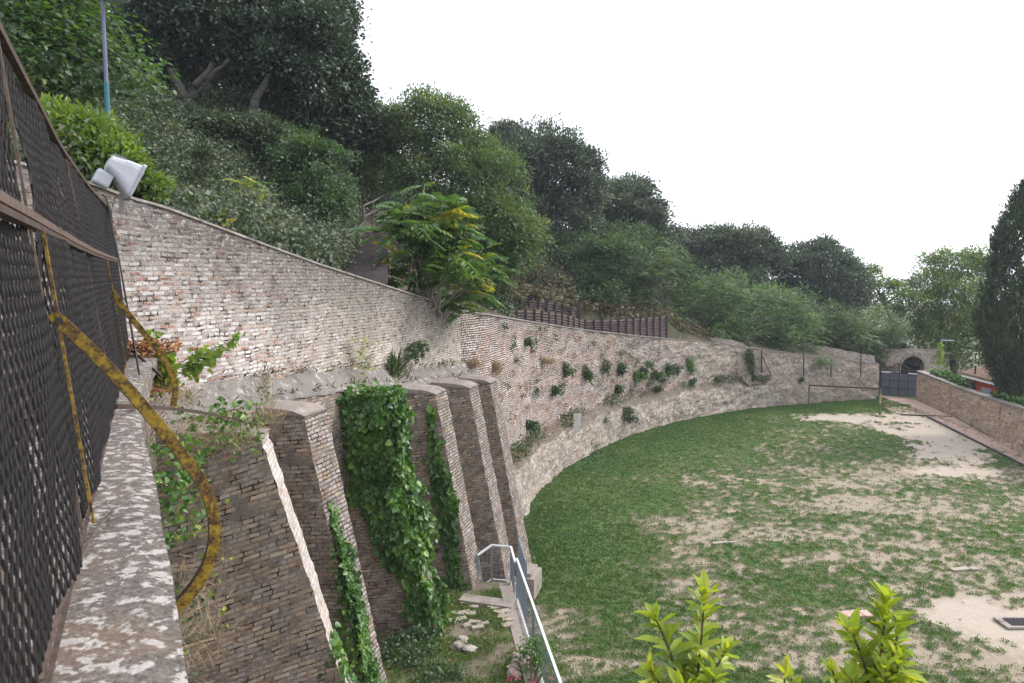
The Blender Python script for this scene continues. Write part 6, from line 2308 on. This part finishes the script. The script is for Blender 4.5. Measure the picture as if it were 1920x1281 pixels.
def litter_leaves(name, label, boxes, seed, ll=.09):
    rng = np.random.default_rng(seed)
    P = []
    for (c, r, n, h) in boxes:
        P.append(np.array(c) + rng.normal(size=(n, 3)) * np.array((r[0], r[1], 0)) + np.stack([np.zeros(n), np.zeros(n), rng.random(n) * h], 1))
    P = np.concatenate(P); n = len(P)
    L = ll * rng.uniform(.6, 1.2, n)
    tag(leaf_mesh(name, P, rng.normal(size=(n, 3)) * np.array((1, 1, .35)), rng.normal(size=(n, 3)) * .5 + np.array((0, 0, 1)), L, L * .6, rng.uniform(0, 1, n), M['deadleaf'], None, 'diamond', .25), label, 'dead leaves', kind='stuff')
litter_leaves('dead_leaves', 'orange dead leaves heaped where the parapet meets the long wall', [(on(272, 664, ZC + .02), (.22, .22), 330, .16), (at(292, 737, 9.0), (.14, .12), 90, .06)], 131)
litter_leaves('dead_leaves', 'brown fallen leaves scattered on the terrace under the ivy', [(on(840, 1150, TZ + .02), (.35, .6), 90, .02), (on(800, 1230, TZ + .02), (.5, .6), 60, .02)], 132, .055)

# terrace growth
def terrace_green():
    rng = np.random.default_rng(141)
    N = 16000
    y = rng.uniform(10.5, 16.8, N)
    xr = RL_far[0] + (RL_near[0] - RL_far[0]) * (y - RL_far[1]) / (RL_near[1] - RL_far[1]) - .35
    xl = -4.2 + (y - 10.3) * .29
    x = xl + (xr - xl) * rng.random(N)
    k = np.array([fbm(a * 1.1, b * 1.1, 8.8) for a, b in zip(x, y)])
    keep = rng.random(N) < np.clip(.30 + 1.1 * k + .35 * (y < 14.5), 0.03, 1)
    x, y = x[keep], y[keep]
    per = 4
    n = len(x) * per
    pos = np.stack([np.repeat(x, per), np.repeat(y, per), np.full(n, TZ - .03)], 1) + rng.normal(size=(n, 3)) * np.array((.03, .03, 0))
    ax_ = np.stack([rng.normal(0, .6, n), rng.normal(0, .6, n), np.ones(n)], 1)
    L = rng.uniform(.03, .09, n)
    tag(leaf_mesh('grass', pos, ax_, rng.normal(size=(n, 3)), L, L * .35, .6 + rng.normal(0, .2, n), M['grass']), 'thin yellowish grass growing on the terrace', 'grass', kind='stuff')
terrace_green()
shrub('creeper', 'dark low creeper in the shade between the second and third buttress', 'creeper', on(765, 1240, TZ), [(on(770, 1215, TZ).x, on(770, 1215, TZ).y, TZ + .02, .5, .8, .18), (on(820, 1265, TZ).x, on(820, 1265, TZ).y, TZ + .0, .5, .4, .06)], 'bush', 142, 90, 16, .07, .8, .12)
shrub('rose_bush', 'small flowering bush by the railing at the bottom edge', 'bush', on(1000, 1290, TZ), [(on(1005, 1262, TZ).x, on(1005, 1262, TZ).y, TZ + .28, .28, .4, .3)], 'ivy', 143, 70, 16, .055, .7, .08)
for i, (px, py) in enumerate(((1001, 1228), (990, 1246), (962, 1262), (968, 1270), (956, 1274), (1000, 1277), (1034, 1272))):
    q = on(px, py, TZ + .22)
    rng = np.random.default_rng(150 + i)
    P = np.array(q)[None] + rng.normal(size=(9, 3)) * .025
    t = thing('pink_flower', 'small pink flower in the bed beside the railing', 'flower', tuple(q), 'pink flowers by the railing')
    leaf_mesh('petals', P, rng.normal(size=(9, 3)), rng.normal(size=(9, 3)), .04, .032, rng.random(9), M['pink'], t, 'diamond', .2)
    m = MB(); m.tube([q - Vector((0, 0, .24)), q], .004, 4); m.build('stem', M['twig'], t)

# laurel tops in the right foreground
def laurel(label, shoots, base, seed):
    rng = np.random.default_rng(seed)
    t = thing('laurel', label, 'shrub', tuple(base))
    m = MB()
    P, A, Nn, T, LL = [], [], [], [], []
    for pts, n in shoots:
        Q = [Vector(p) for p in pts]
        Rr = [Vector(q) for q in resample([np.array(q) for q in Q], .05)]
        m.tube(Rr, [.011 - .008 * i / len(Rr) for i in range(len(Rr))], 5)
        ph = rng.random() * 6
        n = int(n * 1.45)
        for k in range(n):
            f = (k + .5) / n
            i = min(int(f * (len(Rr) - 1)), len(Rr) - 2)
            p = Rr[i].lerp(Rr[i + 1], f * (len(Rr) - 1) - i)
            td_ = (Rr[i + 1] - Rr[i]).normalized()
            ph += 2.4
            o = Vector((math.cos(ph), math.sin(ph), 0))
            o = (o - td_ * o.dot(td_)).normalized()
            a = (td_ * (.42 + .75 * f ** 4) + o * (1.0 - .3 * f ** 3) + Vector((rng.normal() * .26, rng.normal() * .26, rng.normal() * .26)))
            P.append(np.array(p)); A.append(np.array(a)); Nn.append(np.array(td_ * .8 - o * .4 + Vector((rng.normal() * .15, rng.normal() * .15, rng.normal() * .15))))
            T.append(.18 + .55 * f + rng.normal() * .19); LL.append(rng.uniform(.075, .16) * (1.05 - .35 * f ** 4))
    LL = np.array(LL)
    leaf_mesh('leaves', np.array(P), np.array(A), np.array(Nn), LL, LL * .43, np.array(T), M['laurel'], t, 'lance', .16)
    m.build('branches', M['twig'], t)
    m = MB(); limb(m, base, shoots[0][0][0], .05, .014, .03, 8, seed); m.build('trunk', M['bark'], t)
def sh(px0, py0, px1, py1, Y, n, y2=None):
    a, b = at(px0, py0, Y), at(px1, py1, y2 or Y)
    mid = a.lerp(b, .5) + Vector((.02, .01, 0))
    return ([a, mid, b], n)
laurel('bright yellow-green laurel tips in the foreground, left of the two', [sh(1280, 1420, 1322, 1108, 3.4, 64), sh(1285, 1330, 1225, 1150, 3.35, 30), sh(1290, 1330, 1362, 1215, 3.3, 24), sh(1262, 1340, 1216, 1255, 3.4, 18), sh(1300, 1330, 1340, 1270, 3.2, 18), sh(1260, 1420, 1300, 1230, 3.5, 22), sh(1310, 1400, 1280, 1290, 3.2, 20)],
       Vector((at(1290, 1400, 3.4).x, 3.4, 0)), 161)
laurel('bright yellow-green laurel tips in the foreground, right of the two', [sh(1620, 1430, 1662, 1118, 3.3, 70), sh(1640, 1340, 1596, 1180, 3.25, 34), sh(1640, 1330, 1688, 1165, 3.3, 28), sh(1630, 1350, 1690, 1235, 3.2, 26), sh(1610, 1420, 1596, 1270, 3.2, 22), sh(1600, 1430, 1560, 1255, 3.3, 24), sh(1650, 1420, 1660, 1250, 3.15, 30), sh(1640, 1440, 1700, 1280, 3.2, 20)],
       Vector((at(1620, 1400, 3.3).x, 3.3, 0)), 162)
laurel('two small dark laurel tips just showing at the bottom edge', [sh(1465, 1420, 1470, 1262, 3.6, 16), sh(1500, 1420, 1484, 1272, 3.6, 12)], Vector((at(1480, 1400, 3.6).x, 3.6, 0)), 163)

# ------------------------------------------------------------------ plants growing on the curved wall
WCA = np.array(Wc)
WCn = lnormals(Wc)
def wall_point(px, py):
    d = Vector(ray(px, py)); o = Vector((0, 0, HC))
    best, bi = 1e9, 0
    for i in range(0, len(Wc)):
        q = Wc[i]
        e = abs((q[0]) / q[1] - d.x / d.y)
        if e < best: best, bi = e, i
    t = Wc[bi][1] / d.y
    return o + d * t, Vector((-WCn[bi][0], -WCn[bi][1], 0))
WP = [  # px, py, size px (w, h), mat, label
    (1200, 690, 22, 16, 'bush', 'green bush hanging in the upper middle of the curved wall'),
    (1252, 690, 26, 18, 'bush', 'broadest green bush on the curved wall, next to a leafy sprout'),
    (1190, 708, 18, 12, 'ivy', 'bright green bush low on the curved wall under two others'),
    (1222, 708, 18, 10, 'bush', 'small green bush between the two larger wall bushes'),
    (1160, 688, 16, 14, 'caper', 'grey-green bush on the curved wall, left of the dense ones'),
    (1292, 675, 14, 22, 'ivy', 'leafy light green sprout just under the wall coping'),
    (1150, 770, 36, 16, 'caper', 'wide grey-green scrub on the plinth ledge beside the pale slab'),
    (1120, 780, 16, 10, 'caper', 'small scrub on the ledge just right of the iron frame'),
    (1036, 731, 8, 14, 'bush', 'narrow dark shrub midway up the red brickwork'),
    (985, 795, 14, 14, 'bush', 'spiky green plant on the curved wall near the farthest buttress'),
    (1400, 684, 22, 40, 'cypress', 'upright dark juniper growing on the wall beside the strutted post'),
    (1412, 708, 26, 7, 'caper', 'low scrub around the foot of the upright juniper'),
    (1500, 712, 5, 6, 'bush', 'tiny green tuft below the plain iron post'),
    (1345, 708, 7, 5, 'caper', 'tiny grey tuft above the white rubble ledge'),
    (1155, 725, 9, 12, 'bush', 'small drooping shrub left of the white rubble'),
    (1230, 728, 14, 7, 'caper', 'thin straggling shrub over the white rubble'),
    (985, 640, 9, 9, 'caper', 'dark weed high on the red brickwork near the coping'),
    (1135, 690, 8, 14, 'caper', 'grey weed hanging high on the wall, left of the bush group'),
    (1100, 700, 14, 16, 'caper', 'grey withered shrub in the middle of the brickwork'),
    (1060, 690, 9, 14, 'caper', 'slender grey weed in the brickwork above the iron frame'),
    (1018, 680, 22, 8, 'dry', 'dry brown grass patch on the red brickwork'),
    (925, 695, 10, 12, 'dry', 'brown weed sprouting above the farthest buttress cap'),
    (880, 690, 8, 8, 'dry', 'dry weed in the corner where the two walls meet'),
    (1295, 712, 9, 8, 'bush', 'green tuft between the leafy sprout and the ledge'),
]
for i, (px, py, sw, shh, mt, lab) in enumerate(WP):
    q, n = wall_point(px, py)
    k = q.y / F
    rng = np.random.default_rng(200 + i)
    N = int(70 + sw * shh * 2.6)
    sub = rng.integers(0, 5, N)
    sc_ = rng.normal(size=(5, 3)) * np.array((sw * k * .42, .04, shh * k * .38))
    st_ = rng.normal(0, .14, 5)
    if mt == 'cypress': sc_ *= np.array((.15, .3, .75)); N *= 3; sub = rng.integers(0, 5, N)
    P = np.array(q)[None] + sc_[sub] + np.clip(rng.normal(size=(N, 3)), -2, 2) * np.array((sw * k * .22, .07, shh * k * .26)) + np.abs(rng.normal(size=(N, 1))) * np.array(n)[None] * .12
    tang = np.array((n.y, -n.x, 0))
    dn = -.5 if mt not in ('cypress', 'dry') else .9
    A = unit(rng.normal(size=(N, 3)) * .6 + np.array(n) * .6 + np.array((0, 0, dn)))
    L = (.16 if mt != 'dry' else .3) * rng.uniform(.6, 1.2, N)
    t = thing('wall_plant', lab, 'plant', tuple(q), 'plants growing out of the curved wall')
    leaf_mesh('foliage', P, A, rng.normal(size=(N, 3)) + np.array((0, -.5, .6)), L, L * (.45 if mt != 'dry' else .06), .60 + st_[sub] + rng.normal(0, .18, N), M[mt], t)
    m = MB(); m.tube([q - n * .05, q + n * .12 + Vector((0, 0, .05))], [.03, .01], 5); m.build('stem', M['twig'], t)
# many small tufts that look alike
rng = np.random.default_rng(300)
n_t = 0
while n_t < 150:
    px = rng.uniform(890, 1630)
    if rng.random() < .6: px = rng.uniform(940, 1240)
    yt, yb = interp(px, TOP_PX) + 10, interp(px, BASE_PX) - interp(px, [(900, 60), (1000, 90), (1300, 55), (1440, 50), (1460, 5)]) - 3
    py = yt + (yb - yt) * rng.random() ** 1.3
    if px < 930 and py > 700: continue
    q, n = wall_point(px, py)
    k = q.y / F
    N = 26
    s_ = min(rng.uniform(1.6, 4.0) * k, .14)
    P = np.array(q)[None] + rng.normal(size=(N, 3)) * np.array((s_, .06, s_ * 1.3)) + np.array(n)[None] * .1
    A = unit(rng.normal(size=(N, 3)) * .7 + np.array(n) * .6 + np.array((0, 0, -.3)))
    L = .13 * rng.uniform(.6, 1.2, N)
    o = leaf_mesh('wall_tuft', P, A, rng.normal(size=(N, 3)), L, L * .35, .35 + rng.normal(0, .2, N), M['caper' if rng.random() < .65 else 'dry'])
    tag(o, 'small weed tuft rooted in the joints of the curved wall', 'weed', 'small weed tufts on the curved wall')
    n_t += 1
# ledge growth on the plinth (dry, yellowish) near the farthest buttress
def ledge_growth():
    rng = np.random.default_rng(310)
    P, T = [], []
    for i in range(len(Bs)):
        s = blen[i]
        if i > i1440: break
        dens = 26 if s < 14 else (8 if rng.random() < .5 else 2)
        for _ in range(dens):
            d = rng.uniform(.1, .6); f = rng.random()
            q = Bs[i] + Bn[i] * d
            P.append((q[0] + rng.normal() * .12, q[1] + rng.normal() * .12, 1.75 + max(0, (6 - s) * .12) + d * .7 + rng.random() * .25)); T.append(rng.random())
    P = np.array(P); N = len(P)
    L = .2 * rng.uniform(.5, 1.3, N)
    tag(leaf_mesh('ledge_weeds', P, unit(rng.normal(size=(N, 3)) * .7 + np.array((.3, -.3, .6))), rng.normal(size=(N, 3)), L, L * .14, np.array(T), M['dry']), 'dry yellowish weeds along the sloping ledge of the rubble plinth', 'weeds', kind='stuff')
    P2 = []
    for i in range(i1440):
        g_ = fbm(blen[i] * .35, 2.2) + (.5 if blen[i] < 9 else 0) + (.3 if 13 < blen[i] < 19 else 0)
        for _ in range(int(max(0, g_ + .12) * 60)):
            d = rng.uniform(.2, .7)
            q = Bs[i] + Bn[i] * d
            P2.append((q[0] + rng.normal() * .1, q[1] + rng.normal() * .1, 1.8 + max(0, (6 - blen[i]) * .12) + d * .7 + abs(rng.normal()) * .16))
    P2 = np.array(P2); N = len(P2)
    L = .17 * rng.uniform(.5, 1.3, N)
    tag(leaf_mesh('ledge_scrub', P2, unit(rng.normal(size=(N, 3)) + np.array((.3, -.3, .1))), rng.normal(size=(N, 3)) + np.array((0, -.4, .6)), L, L * .4, .42 + rng.normal(0, .2, N), M['caper']), 'grey-green scrub along the sloping ledge of the rubble plinth', 'scrub', kind='stuff')
ledge_growth()
# sprouts on the wall
q, n = wall_point(1541, 672)
pinnate('ailanthus', 'bright young ailanthus sprout on the wall coping near the gate', 'shrub', q + Vector((0, -.1, -.4)), [tuple(q + Vector((0, -.3, 0))), tuple(q + Vector((.3, -.35, -.15))), tuple(q + Vector((-.25, -.3, -.1)))], 'feather', 321, 26, .7, 9, True, .24, .7, tone0=.62)
q = WL0 + WD * 6.1 + RN * .2
zq_ = interp(q[1], ZL) + .1
pinnate('ailanthus', 'tall thin sapling with yellowing leaves standing over the ivy buttress', 'sapling', (q[0], q[1], zq_), [(q[0] + .05, q[1], zq_ + .25 + .19 * k) for k in range(4)] , 'ailanthus', 322, 9, .36, 9, True, .20, .5, tone0=.62, yellow=.5, sr=.008)
q = WL0 + WD * 8.0 + RN * .12; zq_ = interp(q[1], ZL) + .2
tuft('wall_weed', 'dark bushy weed on the cement ledge behind the fourth buttress', 'weeds', (q[0], q[1], zq_), (.06, .12), 160, .42, 'caper', 323, 1.0, .5, .12, zj=.15)
q = WL0 + WD * 9.0 + RN * .25; zq_ = interp(q[1], ZL) + .3
shrub('fig_sprig', 'small leafy fig sprig leaning out from the ledge', 'shrub', (q[0] - .2, q[1] - .6, zq_ - .25), [(q[0] + .05, q[1], zq_ + .42, .16, .2, .16), (q[0] - .05, q[1] - .2, zq_ + .22, .12, .12, .1)], 'caper', 324, 18, 8, .11, .8, .08, shape='heart')
# vine on the lamp post, ivy over the ramp wall
rng = np.random.default_rng(330)
n = 300
f = rng.random(n)
P = np.stack([LPX - .15 + rng.normal(0, 1, n) * (.07 + .5 * (f < .22)), 56.9 + rng.normal(0, .15, n), np.interp(f, [0, .22, 1], [1.6, 2.3, LPZ - .15])], 1)
L = .22 * rng.uniform(.6, 1.2, n)
tag(leaf_mesh('vine', P, rng.normal(size=(n, 3)) + np.array((0, -.2, -.5)), rng.normal(size=(n, 3)) * .5 + np.array((0, -.6, .6)), L, L * .6, rng.uniform(.2, .9, n), M['vine']), 'yellow-green vine climbing the thin lamp post', 'vine')
def wall_ivy(label, i0, i1, n, seed):
    rng = np.random.default_rng(seed)
    idx = rng.uniform(i0, i1, n)
    nn2 = lnormals(seq)
    P = []
    for a in idx:
        i = int(a); p = seq[i] + nn2[i] * rng.uniform(.25, 1.2)
        P.append((p[0], p[1], zq[i] + rng.uniform(-.1, .28)))
    P = np.array(P)
    L = .2 * rng.uniform(.6, 1.2, n)
    tag(leaf_mesh('ivy', P, rng.normal(size=(n, 3)) + np.array((-.2, -.2, -.4)), rng.normal(size=(n, 3)) * .5 + np.array((-.3, -.4, .8)), L, L * .9, .4 + rng.normal(0, .2, n), M['ivy'], None, 'heart'), label, 'ivy')
wi = sorted(range(len(seq)), key=lambda i: proj((seq[i][0], seq[i][1], 2))[0])
def idx_at(px): return min(range(len(seq)), key=lambda i: abs(proj((seq[i][0], seq[i][1], 2))[0] - px))
a0, a1 = sorted((idx_at(1735), idx_at(1806)))
wall_ivy('green ivy trailing along the ramp wall beside the gate', a0, a1, 1500, 341)
a0, a1 = sorted((idx_at(1852), idx_at(1930)))
wall_ivy('green ivy on the ramp wall below the red house', a0, a1, 1100, 342)

# ------------------------------------------------------------------ the light haze of the valley air
m = MB(); m.box((10, 120, 24), (170, 380, 66))
hm_ = bpy.data.materials.new('haze_air'); hm_.use_nodes = True
hm_.node_tree.nodes.remove(hm_.node_tree.nodes['Principled BSDF'])
pv = hm_.node_tree.nodes.new('ShaderNodeVolumePrincipled')
pv.inputs['Color'].default_value = (.80, .85, 1.0, 1)
pv.inputs['Density'].default_value = .0005
hm_.node_tree.links.new(pv.outputs[0], hm_.node_tree.nodes['Material Output'].inputs['Volume'])
ho = m.build('haze', hm_)
tag(ho, 'pale bluish haze in the air over the lawn and the hill', 'haze', kind='stuff')

def skirt_weeds():
    rng = np.random.default_rng(411)
    P = []
    for _ in range(1500):
        t = rng.uniform(1.2, 13.6)
        if fbm(t * 1.1, 3.0) + .25 * rng.normal() < .08: continue
        f = rng.choice([.36, .33, .0]) + rng.normal() * .03
        q = WL0 + WD * (t - .1) + RN * (.38 - f)
        P.append((q[0], q[1], interp(q[1], ZL) - .04 + (.36 if f > .2 else .02) + abs(rng.normal()) * .05))
    P = np.array(P); n = len(P)
    L = .11 * rng.uniform(.5, 1.4, n)
    tag(leaf_mesh('ledge_weeds', P, unit(rng.normal(size=(n, 3)) * .7 + np.array((.4, -.3, .6))), rng.normal(size=(n, 3)), L, L * .22, .4 + rng.normal(0, .25, n), M['brush']), 'thin brown weeds along the cement ledge above the buttresses', 'weeds', kind='stuff')
skirt_weeds()
